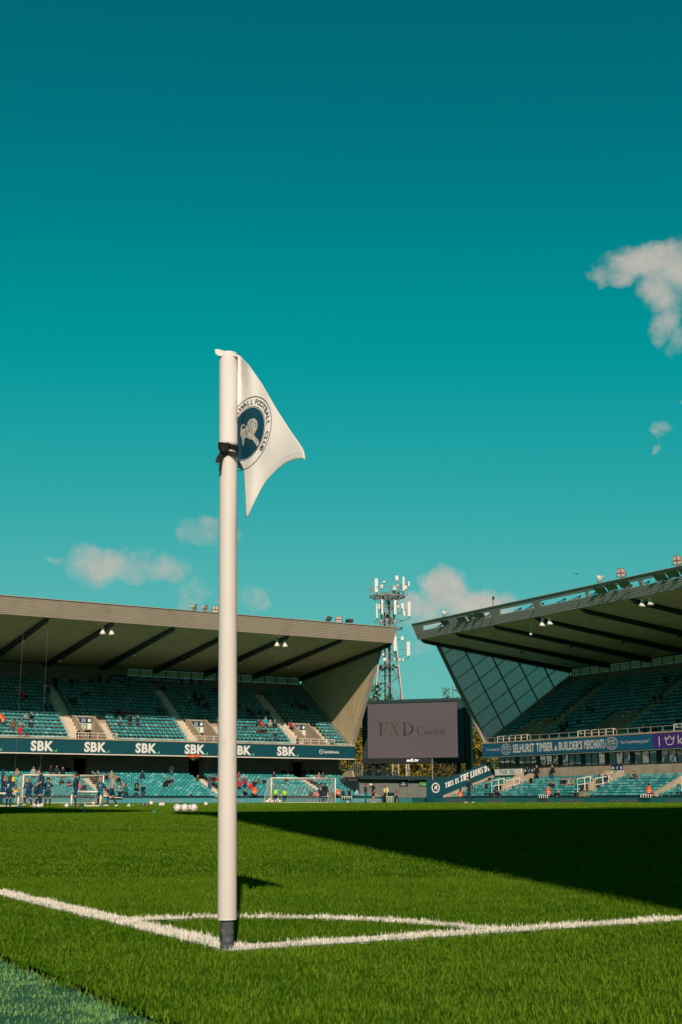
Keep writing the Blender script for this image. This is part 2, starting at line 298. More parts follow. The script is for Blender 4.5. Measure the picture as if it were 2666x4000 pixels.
# serif capitals assembled from stems, bars, serifs and arcs
def glyph(ch, S, t, sf):
    P = []
    def rect(x0, x1, y0, y1): P.append([(x0, y0), (x1, y0), (x1, y1), (x0, y1)])
    def stem(x, w, y0=0, y1=1, s0=True, s1=True):
        rect(x, x+w, y0, y1)
        if s0: rect(x-sf, x+w+sf, y0, y0+t)
        if s1: rect(x-sf, x+w+sf, y1-t, y1)
    def arc(cx, cy, rx, ry, a0, a1, wh, wv, n=14):    # ring of varying stroke: wh at the sides, wv at top and bottom
        for k in range(n):
            q = []
            for a, inn in ((a0+(a1-a0)*k/n, 0), (a0+(a1-a0)*(k+1)/n, 0), (a0+(a1-a0)*(k+1)/n, 1), (a0+(a1-a0)*k/n, 1)):
                c, s = math.cos(R(a)), math.sin(R(a)); q.append((cx+(rx-wh*inn)*c, cy+(ry-wv*inn)*s))
            P.append(q)
    w = .6
    if ch == 'T': stem(.3-S/2, S, s1=False); rect(0, .62, 1-t, 1); rect(0, t, .8, 1); rect(.62-t, .62, .8, 1); w = .62
    elif ch == 'H': stem(sf, S); stem(.68-S-sf, S); rect(sf, .68-sf, .5-t/2, .5+t/2); w = .68
    elif ch == 'I': stem(sf, S); w = S+2*sf
    elif ch == 'E' or ch == 'F':
        stem(sf, S); rect(sf, .55, 1-t, 1); rect(.55-t, .55, .78, 1); rect(sf, .45, .5-t/2, .5+t/2); rect(.45-t, .45, .4, .6)
        if ch == 'E': rect(sf, .58, 0, t); rect(.58-t, .58, 0, .22)
        w = .6
    elif ch == 'L': stem(sf, S); rect(sf, .55, 0, t); rect(.55-t, .55, 0, .25); w = .57
    elif ch == 'O': arc(.36, .5, .36, .52, 0, 360, S, t, 22); w = .72
    elif ch == 'D': stem(sf, S); arc(sf+S*.5, .5, .62-S*.4, .5, -90, 90, S, t, 14); w = .74
    elif ch == 'N':
        stem(sf, t*1.2); stem(.72-t*1.2-sf, t*1.2, s0=False); P.append([(sf, 1), (sf+S*1.1, 1), (.72-sf, 0), (.72-sf-S*.8, 0)]); w = .72
    elif ch == 'S':
        arc(.26, .745, .25, .265, 20, 250, S*.9, t, 14); arc(.26, .255, .26, .265, -160, 90, S*.9, t, 14); P.append([(.03, .62), (.2, .48), (.5, .38), (.32, .54)]); w = .53
    elif ch == 'X':
        P.append([(.05, 1), (.05+S*1.15, 1), (.68, 0), (.68-S*1.15, 0)]); P.append([(.08, 0), (.08+t*1.3, 0), (.66, 1), (.66-t*1.3, 1)])
        for x, y in ((.0, 1-t), (.5, 1-t), (.0, 0), (.5, 0)): rect(x, x+.24, y, y+t)
        w = .74
    elif ch == 'C': arc(.4, .5, .4, .52, 45, 315, S, t, 18); rect(.66, .66+t, .7, .92); w = .74
    elif ch == 'a': arc(.17, .15, .17, .16, 0, 360, S, t, 12); rect(.3, .3+S*.8, 0, .42); arc(.2, .38, .16, .12, 10, 160, t*1.5, t*1.5, 8); w = .44
    elif ch == 'p': stem(sf, S*.8, -.25, .48, True, False); arc(.22, .23, .22, .25, 0, 360, S, t, 14); w = .5
    elif ch == 'i': stem(sf, S*.8, 0, .48, True, False); rect(sf, sf+S*.8, .62, .72); w = S+2*sf
    elif ch == 't': stem(sf+.03, S*.8, 0, .65, False, False); rect(0, .26, .45, .45+t); rect(sf+.03, .26, 0, t); w = .3
    elif ch == 'l': stem(sf, S*.8, 0, .9, True, False); w = S+2*sf
    elif ch == "'": P.append([(.04, 1.02), (.16, 1.02), (.1, .7), (.05, .7)]); w = .2
    else: w = .3
    return P, w
def serif(mb, s, o, xd, yd, nd, h, wtot, S=.2, t=.09, sf=.05, gap=.06, m=0):
    x = 0; out = []
    for ch in s:
        P, w = glyph(ch, S, t, sf); out.append((x, P)); x += w+gap
    sx = wtot/(x-gap); o = np.array(o, float); xd = np.array(xd, float); yd = np.array(yd, float); nd = np.array(nd, float); k = 0
    for x0, P in out:
        for q in P:
            k += 1; mb.poly([o+xd*(x0+a)*sx+yd*b*h+nd*(k % 9)*.0004 for a, b in q], m)
# ------------------------------------------------------------------ ground
def crown(x, y): return .13*math.exp(-((x-40)/21.2)**2-((y-45)/28.3)**2)
def grid_sheet(name, xs, ys, zf, m, kind='structure'):
    mb = MB(); nx, ny = len(xs), len(ys)
    mb.v = [(x, y, zf(x, y)) for y in ys for x in xs]
    mb.f = [[j*nx+i, j*nx+i+1, (j+1)*nx+i+1, (j+1)*nx+i] for j in range(ny-1) for i in range(nx-1)]; mb.m = [0]*len(mb.f)
    return mb.build(name, m, kind=kind, smooth=True)
def shader(m):
    nt = m.node_tree; N = nt.nodes; Lk = nt.links
    def sm(op, a, b=None, c=None, clamp=False):
        n = N.new('ShaderNodeMath'); n.operation = op; n.use_clamp = clamp
        for i, x in enumerate((a, b, c)):
            if x is None: continue
            if hasattr(x, 'is_linked'): Lk.new(x, n.inputs[i])
            else: n.inputs[i].default_value = x
        return n.outputs[0]
    def noise(vec, scale, det=4, rough=.55):
        n = N.new('ShaderNodeTexNoise'); Lk.new(vec, n.inputs['Vector']); n.inputs['Scale'].default_value = scale; n.inputs['Detail'].default_value = det; n.inputs['Roughness'].default_value = rough
        return n.outputs[0]
    def mixc(f, a, b, blend='MIX'):
        n = N.new('ShaderNodeMixRGB'); n.blend_type = blend
        for i, x in enumerate((f, a, b)):
            if hasattr(x, 'is_linked'): Lk.new(x, n.inputs[i])
            else: n.inputs[i].default_value = x if i == 0 else (*x, 1)
        return n.outputs[0]
    return N, Lk, sm, noise, mixc
def line_mask(N, Lk, sm, noise, jitter):
    g = N.new('ShaderNodeNewGeometry'); s = N.new('ShaderNodeSeparateXYZ'); Lk.new(g.outputs['Position'], s.inputs[0])
    n1 = sm('MULTIPLY', sm('SUBTRACT', noise(g.outputs['Position'], 30, 2), .5), jitter)
    x = sm('ADD', s.outputs[0], n1); y = sm('SUBTRACT', s.outputs[1], n1)
    def band(a, lo, hi): return sm('MULTIPLY', sm('GREATER_THAN', a, lo), sm('LESS_THAN', a, hi))
    r = sm('SQRT', sm('ADD', sm('MULTIPLY', x, x), sm('MULTIPLY', y, y)))
    m1 = sm('MULTIPLY', band(x, -.02, .08), band(y, -.05, 106.05)); m2 = sm('MULTIPLY', band(y, -.05, .06), band(x, -.02, 68.05))
    m3 = sm('MULTIPLY', band(r, .79, .89), sm('MULTIPLY', sm('GREATER_THAN', x, 0), sm('GREATER_THAN', y, 0)))
    return sm('MAXIMUM', sm('MAXIMUM', m1, m2), m3), g.outputs['Position']
def grass_mat(name, dark, mid, lite, white, jitter, lines=True, island=False, rough=.5):
    m = mat(name, mid, rough, 0); N, Lk, sm, noise, mixc = shader(m); b = N['Principled BSDF']
    if lines: mask, pos = line_mask(N, Lk, sm, noise, jitter)
    else: pos = N.new('ShaderNodeNewGeometry').outputs['Position']
    big = noise(pos, .45, 3); fine = noise(pos, 3.0 if island else 26, 5, .7)
    mp = N.new('ShaderNodeMapping'); Lk.new(pos, mp.inputs[0]); mp.inputs['Scale'].default_value = (.6, 2.2, 1); streak = noise(mp.outputs[0], 1.6, 3)
    f = sm('ADD', sm('MULTIPLY', fine, .55), sm('ADD', sm('MULTIPLY', big, .38), sm('MULTIPLY', streak, .30)))
    if island:
        oi = N.new('ShaderNodeNewGeometry'); rnd = oi.outputs['Random Per Island']; f = sm('ADD', f, sm('ADD', sm('MULTIPLY', sm('SUBTRACT', rnd, .5), .7), sm('MULTIPLY', sm('GREATER_THAN', rnd, .93), .25)))
    ramp = N.new('ShaderNodeValToRGB'); Lk.new(f, ramp.inputs[0]); ramp.color_ramp.elements[0].position = .3; ramp.color_ramp.elements[0].color = (*dark, 1)
    ramp.color_ramp.elements[1].position = .85; ramp.color_ramp.elements[1].color = (*lite, 1); e = ramp.color_ramp.elements.new(.56); e.color = (*mid, 1)
    c = ramp.outputs[0]
    if lines: c = mixc(mask, c, white)
    Lk.new(c, b.inputs['Base Color'])
    if not island:
        bp = N.new('ShaderNodeBump'); bp.inputs['Strength'].default_value = .5; bp.inputs['Distance'].default_value = .015; Lk.new(noise(pos, 55, 4, .7), bp.inputs['Height']); Lk.new(bp.outputs[0], b.inputs['Normal'])
    else:
        b.inputs['Subsurface Weight'].default_value = 0
    return m
grass_mat('pitch_soil', (.016, .055, .004), (.04, .105, .006), (.07, .145, .010), (.6, .6, .55), .05)
grass_mat('grass_blade', (.022, .078, .003), (.050, .142, .006), (.135, .225, .016), (.82, .78, .69), .03, island=True, rough=.6)
grass_mat('turf_base', (.02, .09, .055), (.04, .14, .085), (.07, .19, .11), (0, 0, 0), 0, lines=False)
grass_mat('turf_fibre', (.085, .26, .075), (.15, .36, .115), (.30, .48, .18), (0, 0, 0), 0, lines=False, island=True)

lin = lambda a, b, n: list(np.linspace(a, b, n))
ground = grid_sheet('ground', [-2500, -400, -60, 160, 400, 2500], [-2500, -400, -60, 200, 400, 2500], lambda x, y: -.06, 'ground_grey')
pitch = grid_sheet('pitch', lin(-.505, 80, 82), lin(-6.9, 114, 122), crown, 'pitch_soil')
turf = grid_sheet('artificial_turf', [-7.1, -3, -1.5, -.8, -.5054], lin(-6.9, 112.9, 60), lambda x, y: -.012+.004*mnoise.noise((x*3, y*3, 0)), 'turf_base')
# painted markings, a film over the soil that the white-painted blades stand in
mk = MB()
def film(q): mk.poly([(x, y, crown(x, y)+.004) for x, y in q])
for k in range(106): film([(-.02, k-.05*(k == 0)), (.08, k-.05*(k == 0)), (.08, k+1), (-.02, k+1)])
for k in range(68): film([(.08+k*(67.9/68), -.05), (.08+(k+1)*(67.9/68), -.05), (.08+(k+1)*(67.9/68), .06), (.08+k*(67.9/68), .06)])
for k in range(20):
    a, b = [R(5.5+(84.3-5.5)*(k+j)/20) for j in (0, 1)]; film([(.79*math.cos(a), .79*math.sin(a)), (.89*math.cos(a), .89*math.sin(a)), (.89*math.cos(b), .89*math.sin(b)), (.79*math.cos(b), .79*math.sin(b))])
mat('line_paint', (.62, .62, .56), .9, .1, 0, .15, 20)
mk.build('pitch_markings', 'line_paint', kind='structure')

# grass blades: tufts scattered by geometry nodes, thick near the camera and thinning out
def tuft_mesh(name, n, rad, h, w, mt, seed, lean=.5):
    rg = random.Random(seed); mb = MB()
    for _ in range(n):
        a = rg.uniform(0, 6.28); r = rad*math.sqrt(rg.random()); x, y = r*math.cos(a), r*math.sin(a); hh = h*rg.uniform(.6, 1.2); t = rg.uniform(0, 6.28); ww = w*rg.uniform(.7, 1.2)
        l = rg.uniform(.05, lean)*hh; d = rg.uniform(0, 6.28); dx, dy = l*math.cos(d), l*math.sin(d); cx, cy = ww*math.cos(t), ww*math.sin(t); i = len(mb.v)
        mb.v += [(x-cx, y-cy, -.004), (x+cx, y+cy, -.004), (x-cx*.8+dx*.3, y-cy*.8+dy*.3, hh*.55), (x+cx*.8+dx*.3, y+cy*.8+dy*.3, hh*.55), (x+dx, y+dy, hh)]
        mb.f += [[i, i+1, i+3, i+2], [i+2, i+3, i+4]]; mb.m += [0, 0]
    return mb.mesh(name, mt)
def scatter(name, me, cells, density, smin, smax, seed):
    mb = MB(); cols = []
    for q, zf in cells: mb.poly([(x, y, zf(x, y)) for x, y in q])
    o = mb.build(name, me.materials[0].name, kind='stuff')
    src = bpy.data.objects.new('tuft', me)
    ng = bpy.data.node_groups.new('scatter_'+name, 'GeometryNodeTree')
    ng.interface.new_socket('Geometry', in_out='INPUT', socket_type='NodeSocketGeometry'); ng.interface.new_socket('Geometry', in_out='OUTPUT', socket_type='NodeSocketGeometry')
    N = ng.nodes; gi = N.new('NodeGroupInput'); go = N.new('NodeGroupOutput'); dp = N.new('GeometryNodeDistributePointsOnFaces'); ip = N.new('GeometryNodeInstanceOnPoints'); oi = N.new('GeometryNodeObjectInfo')
    rv = N.new('FunctionNodeRandomValue'); rv.data_type = 'FLOAT_VECTOR'; rv.inputs[0].default_value = (-.18, -.18, 0); rv.inputs[1].default_value = (.18, .18, 6.283)
    rs = N.new('FunctionNodeRandomValue'); rs.data_type = 'FLOAT'; rs.inputs[2].default_value = smin; rs.inputs[3].default_value = smax
    oi.inputs['Object'].default_value = src; oi.inputs['As Instance'].default_value = True
    dp.inputs['Density'].default_value = density; dp.inputs['Seed'].default_value = seed
    L = ng.links; L.new(gi.outputs[0], dp.inputs['Mesh']); L.new(dp.outputs['Points'], ip.inputs['Points']); L.new(oi.outputs['Geometry'], ip.inputs['Instance'])
    L.new(rv.outputs[0], ip.inputs['Rotation']); L.new(rs.outputs[1], ip.inputs['Scale']); L.new(ip.outputs[0], go.inputs[0])
    md = o.modifiers.new('scatter', 'NODES'); md.node_group = ng
    return o
def sector(z0, z1, half, dz, xmin=-.505, xmax=72, side=1):
    """square cells in the ground band z0..z1 metres ahead of the corner, both sides of the diagonal"""
    out = []; s, c = math.sin(YAW), math.cos(YAW); n = max(1, int(round((z1-z0)/dz)))
    for k in range(n):
        a, b = z0+(z1-z0)*k/n, z0+(z1-z0)*(k+1)/n; h = half*b+.35; m = max(1, int(2*h/dz))
        for j in range(m):
            r0, r1 = -h+2*h*j/m, -h+2*h*(j+1)/m; q = []
            for r, f in ((r0, a), (r1, a), (r1, b), (r0, b)): q.append((CAM[0]+r*c+f*s, CAM[1]-r*s+f*c))
            if side > 0:
                if min(p[0] for p in q) > -.53 and max(p[0] for p in q) < 74: out.append((q, crown))
                elif max(p[0] for p in q) > -.505: 
                    q2 = clip_half([p for p in q], -.5055, True)
                    if len(q2) > 2: out.append((q2, crown))
            else:
                q2 = clip_half(q, -.52, False)
                if len(q2) > 2: out.append((q2, lambda x, y: -.01))
    return out
def clip_half(q, xv, keep_right):
    out = []
    for i in range(len(q)):
        a, b = q[i], q[(i+1) % len(q)]; ia = (a[0] >= xv) == keep_right; ib = (b[0] >= xv) == keep_right
        if ia: out.append(a)
        if ia != ib:
            t = (xv-a[0])/(b[0]-a[0]); out.append((xv, a[1]+t*(b[1]-a[1])))
    return out
T1 = tuft_mesh('grass_tuft', 42, .055, .0088, .0008, 'grass_blade', 1, .95)
T2 = tuft_mesh('grass_tuft', 32, .10, .011, .0012, 'grass_blade', 2, .9)
T3 = tuft_mesh('grass_tuft', 28, .22, .012, .0024, 'grass_blade', 3, .9)
T4 = tuft_mesh('grass_tuft', 18, .45, .015, .008, 'grass_blade', 6, .9)
TT = tuft_mesh('turf_tuft', 48, .05, .0034, .0006, 'turf_fibre', 4, .7)
scatter('grass', T1, sector(1.2, 6, .42, .3), 950, .7, 1.25, 1)
scatter('grass', T2, sector(6, 14, .36, .8), 230, .75, 1.2, 2)
scatter('grass', T3, sector(14, 40, .34, 2), 55, .8, 1.2, 3)
scatter('grass', T4, sector(40, 80, .33, 4), 14, .8, 1.2, 4)
scatter('turf_fibres', TT, sector(1.2, 5, .45, .3, side=-1), 700, .7, 1.2, 5)

# ------------------------------------------------------------------ stands
ROW_D, LOW_Z = .70, .1
UP_V0, UP_Z0, UP_D, UP_R, UP_N, UP_F = 5.75, 5.75, .64, .395, 18, 7
SEAT = {}
def seat_meshes():
    for nm in ('seat_teal', 'seat_deep', 'seat_faded'):
        mb = MB()      # origin on the tread at the back of the seat, facing -y; back shell leaning, tipped-up pan, bracket
        mb.hexa([(-.215, .0, .62), (.215, .0, .62), (.215, .03, .61), (-.215, .03, .61), (-.21, .035, .76), (.21, .035, .76), (.21, .065, .76), (-.21, .065, .76)])
        mb.hexa([(-.21, .035, .7602), (.21, .035, .7602), (.21, .065, .7602), (-.21, .065, .7602), (-.17, .045, .81), (.17, .045, .81), (.17, .072, .81), (-.17, .072, .81)])
        mb.hexa([(-.20, -.38, .40), (.20, -.38, .40), (.20, -.035, .38), (-.20, -.035, .38), (-.19, -.39, .445), (.19, -.39, .445), (.2, -.035, .43), (-.2, -.035, .43)])
        mb.box(-.03, .03, -.12, .06, .06, .379, 1); mb.box(-.19, -.16, .02, .05, .4, .62, 1); mb.box(.16, .19, .02, .05, .4, .62, 1)
        SEAT[nm] = mb
seat_meshes()
SEATME = {k: mb.mesh('seat', [k, 'beam_dark']) for k, mb in SEAT.items()}
STANDS = {}
def clip_poly(P, Q):       # Sutherland-Hodgman, Q convex ccw
    out = P
    for i in range(len(Q)):
        a, b = Q[i], Q[(i+1) % len(Q)]; inp = out; out = []
        f = lambda p: (b[0]-a[0])*(p[1]-a[1])-(b[1]-a[1])*(p[0]-a[0])
        for j in range(len(inp)):
            p, q = inp[j], inp[(j+1) % len(inp)]; fp, fq = f(p), f(q)
            if fp >= 0: out.append(p)
            if (fp >= 0) != (fq >= 0): t = fp/(fp-fq); out.append((p[0]+t*(q[0]-p[0]), p[1]+t*(q[1]-p[1])))
        if len(out) < 3: return []
    return out
def build_stand(key, T, flip, L, yaw, base, label, voms, low_rows, low_back, seats_to, detail=True, openings=None, grey=False, doors=()):
    rt = thing('football_stand', base, label, 'stand'); St = dict(root=rt, T=T, yaw=yaw, low=[], up=[]); STANDS[key] = St
    mb = lambda: MB(T, flip)
    lr = (2.62-.8-LOW_Z)/(low_rows-1) if low_rows == 8 else .214
    low = [(.25+ROW_D*i, LOW_Z+lr*i) for i in range(low_rows)]; St['low'] = [(v+.45, z) for v, z in low]
    upr = [(UP_V0+UP_D*i, UP_Z0+UP_R*i) for i in range(UP_N)]; St['up'] = [(v+.45, z) for v, z in upr]
    sk = 'roof_metal_grey' if grey else 'roof_metal'
    # --- terraces
    m = mb(); m.box(0, L, -.02, .12, -.05, .60)
    lt0 = m.build('front_wall', 'navy', rt)
    m = mb()
    for i, (v, z) in enumerate(low): m.box(0, L, v-.13 if i == 0 else v, low_back if i == low_rows-1 else v+ROW_D, -.05, z)
    lt = m.build('lower_terrace', 'concrete', rt)
    m = mb()
    gaps = []
    for c in voms: gaps.append((c-1.0, c+1.0))
    def segs(lo, hi, gs):
        s, out = lo, []
        for a, b in sorted(gs):
            if a > s: out.append((s, a))
            s = max(s, b)
        if s < hi: out.append((s, hi))
        return out
    for i, (v, z) in enumerate(upr):
        for a, b in (segs(0, L, gaps) if i < UP_F else [(0, L)]): m.box(a, b, v, v+UP_D+(.6 if i == UP_N-1 else 0), z-.55, z)
    ut = m.build('upper_terrace', 'concrete', rt)
    # --- seats
    rg = random.Random(hash(key) % 1000 if False else len(key)*17+low_rows)
    pos = []
    if detail:
        for tier, rows, par in (('l', low, lt), ('u', upr, ut)):
            for i, (v, z) in enumerate(rows):
                k = 0
                while True:
                    u = .45+.5*k; k += 1
                    if u > seats_to: break
                    bad = False
                    if tier == 'u':
                        for c in voms:
                            if c+1.15 < u < c+2.65: bad = True
                            if i < UP_F and c-2.4 < u < c+2.6: bad = True
                            if i == UP_F-1 and False: bad = True
                    else:
                        for c, w in doors:
                            if c-w/2-.1 < u < c+w/2+.1: bad = True
                            if low_rows == 8 and i > 2 and c-2.0 < u < c+.9: bad = True
                    if not bad: pos.append((tier, par, u, v+.45, z))
        w = []
        for tier, par, u, v, z in pos:
            P = np.array(T(u, v, z+.5)); x, y, F = proj(P); inn = -20 < x < 2690; hid = tier == 'l' and z < .3
            w.append((0 if inn else 1, F+ (30 if hid else 0)))
        order = sorted(range(len(pos)), key=lambda k: w[k]); single = set()
        ul = [k for k in order if pos[k][0] == 'l'][:180]; uu = [k for k in order if pos[k][0] == 'u'][:120]
        single = set(ul+uu); cr, sr = math.cos(yaw), math.sin(yaw); bulk = {'l': MB(), 'u': MB()}
        for k, (tier, par, u, v, z) in enumerate(pos):
            x = rg.random(); nm = 'seat_deep' if x < .3 else ('seat_faded' if x > (.84 if key == 'end' else .62) else 'seat_teal')
            wp = np.array(T(u, v, z))
            if k in single: inst('seat', SEATME[nm], par, wp, yaw)
            else:
                sm = SEAT[nm]; V = np.array(sm.v); W = np.stack([V[:, 0]*cr-V[:, 1]*sr, V[:, 0]*sr+V[:, 1]*cr, V[:, 2]], 1)+wp; ci = {'seat_teal': 0, 'seat_deep': 1, 'seat_faded': 2}[nm]
                b = bulk[tier]; b.add(W, sm.f, [3 if q else ci for q in sm.m])
        bulk['l'].build('seat_rows', ['seat_teal', 'seat_deep', 'seat_faded', 'beam_dark'], lt, 'stuff'); bulk['u'].build('seat_rows', ['seat_teal', 'seat_deep', 'seat_faded', 'beam_dark'], ut, 'stuff')
        # rails in front of every upper row, a stouter one along the walkway
        m = mb()
        for i, (v, z) in enumerate(upr):
            ex = [(c-2.4, c+2.6) for c in voms] if i < UP_F else [(c+1.15, c+2.65) for c in voms]
            if i == 0: continue
            for a, b in segs(.3, seats_to, ex):
                big = i == UP_F
                r = .022 if big else .014; h = 1.0 if big else .93; nseg = max(1, int((b-a)/(2.0)))
                m.box(a, b, v-.03-r, v-.03+r, z+h-2*r, z+h)
                for q in range(nseg+1):
                    u = a+(b-a)*q/nseg; m.box(u-r, u+r, v-.03-r*.9, v-.03+r*.9, z-.3, z+h-2*r-.001)
        m.build('row_rails', 'rail_steel', ut, 'stuff')
    # --- fascia: coping, soffit of the upper tier, edge beam
    m = mb(); m.prism([(4.98, 6.12), (5.72, 6.12), (5.72, 6.28), (4.92, 6.30), (4.92, 6.16)], -.1, L)
    m.build('fascia_coping', 'concrete', rt)
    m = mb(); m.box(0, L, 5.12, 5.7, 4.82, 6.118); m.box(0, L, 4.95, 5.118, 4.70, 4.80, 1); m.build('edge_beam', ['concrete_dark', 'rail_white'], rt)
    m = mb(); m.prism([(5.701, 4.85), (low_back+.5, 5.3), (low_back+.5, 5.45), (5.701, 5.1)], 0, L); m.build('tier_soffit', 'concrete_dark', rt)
    # coping rail
    m = mb()
    if detail:
        for a, b in segs(.2, seats_to, [(c-2.2, c+3.2) for c in voms]):
            hh = .12 if key == 'end' else .5
            m.box(a, b, 5.3, 5.35, 6.28+hh, 6.32+hh)
            for q in range(int((b-a)/1.5)+1): m.box(a+1.5*q, a+1.5*q+.05, 5.305, 5.345, 6.27, 6.28+hh)
        m.build('coping_rail', 'rail_white' if key == 'end' else 'rail_grey', rt)
    # --- vomitories with wedge walls, stairs either side, hand rails
    if detail:
        for n, c in enumerate(voms):
            m = mb(); v0, v1 = 5.75, UP_V0+UP_D*UP_F; zt = UP_Z0+UP_R*UP_F
            for s in (-1, 1):
                a, b = (c-1.15, c-.95) if s < 0 else (c+.95, c+1.15)
                m.prism([(v0, 5.0), (v1, 5.0), (v1, zt+.35), (v1-.6, zt+.35), (v0, 6.75)], a, b)
            m.box(c-.949, c+.949, v1-.25, v1, zt-1.1, zt+.35)
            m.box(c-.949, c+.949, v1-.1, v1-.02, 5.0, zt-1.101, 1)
            m.box(c-.949, c+.949, v0, v1-.101, 5.2, 5.4)
            vo = m.build('vomitory', ['concrete', 'dark_void'], rt)
            for (a, b, lo, hi) in ((c+1.2, c+2.5, 0, UP_N), (c-2.3, c-1.2, 0, UP_F)):
                m = mb()
                for i in range(lo, hi):
                    v, z = upr[i]; m.box(a, b, v-.28 if i else v, v+.04, z-.2, z+.012-UP_R/2*0); m.box(a, b, v-.3 if i else v-.1, v-.281 if i else v-.01, z-.42, z-UP_R/2)
                    m.box(a, b, v-.279 if i else v-.009, v+.0, z-.45, z-UP_R/2+.002) if False else None
                m.build('stairway', 'step_pale' if key == 'end' else 'step_yellow', rt)
            m = mb(); k0 = UP_F-1
            for (i0, i1) in ((UP_F, UP_F+3), (UP_F+4, UP_F+7), (UP_F+8, UP_F+10)):
                u = c+1.15; (va, za), (vb, zb) = upr[i0], upr[i1]
                m.tube([(u, va, za+.95), (u, vb, zb+.95)], .03, 5)
                for q in range(3): w_ = q/2; m.tube([(u, va+(vb-va)*w_, za+(zb-za)*w_-.1), (u, va+(vb-va)*w_, za+(zb-za)*w_+.95)], .025, 5)
            m.build('handrail', 'rail_grey' if key == 'end' else 'rail_steel', rt)
            # white guard rail over the mouth, standing on the coping
            m = mb(); a, b, vf = c-1.95, c+3.05, 5.08; hh = .56
            m.tube([(a, 5.6, 6.3+hh-.3), (a, vf+.2, 6.3+hh), (a+.0, vf, 6.3+hh), (b, vf, 6.3+hh), (b, vf+.2, 6.3+hh), (b, 5.6, 6.3+hh-.3)], .035, 6); m.tube([(a, vf, 6.3+hh*.5), (b, vf, 6.3+hh*.5)], .025, 5)
            for q in range(6): u = a+(b-a)*q/5; m.tube([(u, vf, 6.29), (u, vf, 6.3+hh)], .035, 6)
            m.build('guard_rail', 'rail_white', rt)
    # --- rear walls
    m = mb()
    if low_rows != 8:
        for a, b in segs(0, L, [(c-w/2, c+w/2) for c, w in doors]): m.box(a, b, low_back, low_back+.25, 0, 5.3)
        for c, w in doors: m.box(c-w/2, c+w/2, low_back+1.8, low_back+1.9, 0, 5.3, 1); m.box(c-w/2-.2, c-w/2-.001, low_back+.251, low_back+1.9, 0, 5.3, 1); m.box(c+w/2+.001, c+w/2+.2, low_back+.251, low_back+1.9, 0, 5.3, 1)
        m.build('rear_wall', ['mortar', 'dark_void'], rt)
        if detail:
            m = mb(); z0 = low[-1][1]; bw, bh = .62, .235
            for r in range(int((5.25-z0)/bh)):
                k = 0
                while True:
                    u = k*bw-(.31 if r % 2 else 0); k += 1
                    if u > seats_to: break
                    a, b = max(u, 0)+.008, u+bw-.008
                    if any(a < c+w/2 and b > c-w/2 for c, w in doors): continue
                    m.box(a, b, low_back-.02-.004*rg.random(), low_back+.02, z0+r*bh+.008, z0+(r+1)*bh-.008)
            m.build('wall_blocks', 'block_grey', rt, 'stuff')
            for c, w in doors:       # portal signboard over each doorway
                m = mb(); m.box(c-w/2, c+w/2, low_back-.08, low_back-.03, 4.45, 4.75); m.build('portal_board', 'shed_panel', rt)
                m = mb(); m.tube([(c-w/2+.08, low_back-.05, 2.7), (c-w/2+.08, low_back-.05, 3.5), (c-w/2+.08, low_back+.8, 3.9)], .04, 5); m.build('door_rail', 'beam_dark', rt)
    else:
        m.box(1.1, L, low_back, low_back+.3, 0, 3.50); m.build('rear_wall', 'concrete', rt)
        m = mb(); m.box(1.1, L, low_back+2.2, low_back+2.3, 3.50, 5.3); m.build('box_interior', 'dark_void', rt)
    zb = upr[-1][1]
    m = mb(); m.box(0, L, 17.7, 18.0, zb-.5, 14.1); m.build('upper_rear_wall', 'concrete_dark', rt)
    m = mb(); ub = 22.6 if key == 'end' else L+1
    if key == 'end': m.box(ub, L, 17.45, 17.7, 14.1, 14.86); m.build('concrete_lintel', 'concrete_dark', rt)
    # clerestory of translucent sheets between posts
    if detail:
        pm = {}
        n = int((min(ub, seats_to)-.2)/1.6)
        for q in range(n):
            m = mb(); m.box(.2+1.6*q+.05, .2+1.6*q+1.55, 17.75, 17.79, 14.12, 14.84); m.build('clerestory_panel', 'clerestory', rt)
        m = mb()
        for q in range(n+1): m.box(.2+1.6*q-.05, .2+1.6*q+.05, 17.7, 17.84, 14.1, 14.9)
        m.box(0, ub, 17.69, 17.85, 14.86, 14.98); m.build('clerestory_frame', 'beam_dark', rt)
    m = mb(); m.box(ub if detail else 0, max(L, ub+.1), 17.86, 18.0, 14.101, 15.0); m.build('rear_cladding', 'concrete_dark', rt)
    # --- roof: soffit deck, top, leaning ribbed fascia
    sof = lambda v: 17.0-(v+3.2)*2.0/20.9
    m = mb(); m.prism([(-3.15, sof(-3.15)), (18.0, sof(18.0)), (18.0, sof(18.0)+.25), (2, 18.2), (-3.4, 18.35), (-3.4, 17.4)], 0, L) if openings is None else m.prism([(-3.15, sof(-3.15)), (18.0, sof(18.0)), (18.0, sof(18.0)+.25), (-1.6, sof(-1.6)+.45), (-3.15, sof(-3.15)+.2)], 0, L)
    m.build('roof_deck', 'soffit', rt)
    nr = 10; z0, z1, va, vb = 16.98, 18.56, -3.2, -3.98
    def face(z): return va+(vb-va)*(z-z0)/(z1-z0)
    ribs = mb(); rh = (z1-z0)/nr
    def rib(u0, u1, za, zc):
        d = .03
        ribs.hexa([(u0, face(za)-d, za), (u1, face(za)-d, za), (u1, face(za)+.16, za), (u0, face(za)+.16, za), (u0, face(zc)+.0, zc), (u1, face(zc)+.0, zc), (u1, face(zc)+.15, zc), (u0, face(zc)+.15, zc)])
    for k in range(nr):
        za, zc = z0+rh*k, z0+rh*(k+1)-.003
        if openings is None or not (17.70 < (za+zc)/2 < 18.22): rib(-.05, L, za, zc)
        else:
            for a, b in segs(-.05, L, openings): rib(a, b, za, zc)
    ribs.build('roof_fascia', sk, rt)
    m = mb(); m.box(-.06, L, -4.08, -3.78, 18.56, 18.62); m.build('fascia_cap', sk, rt)
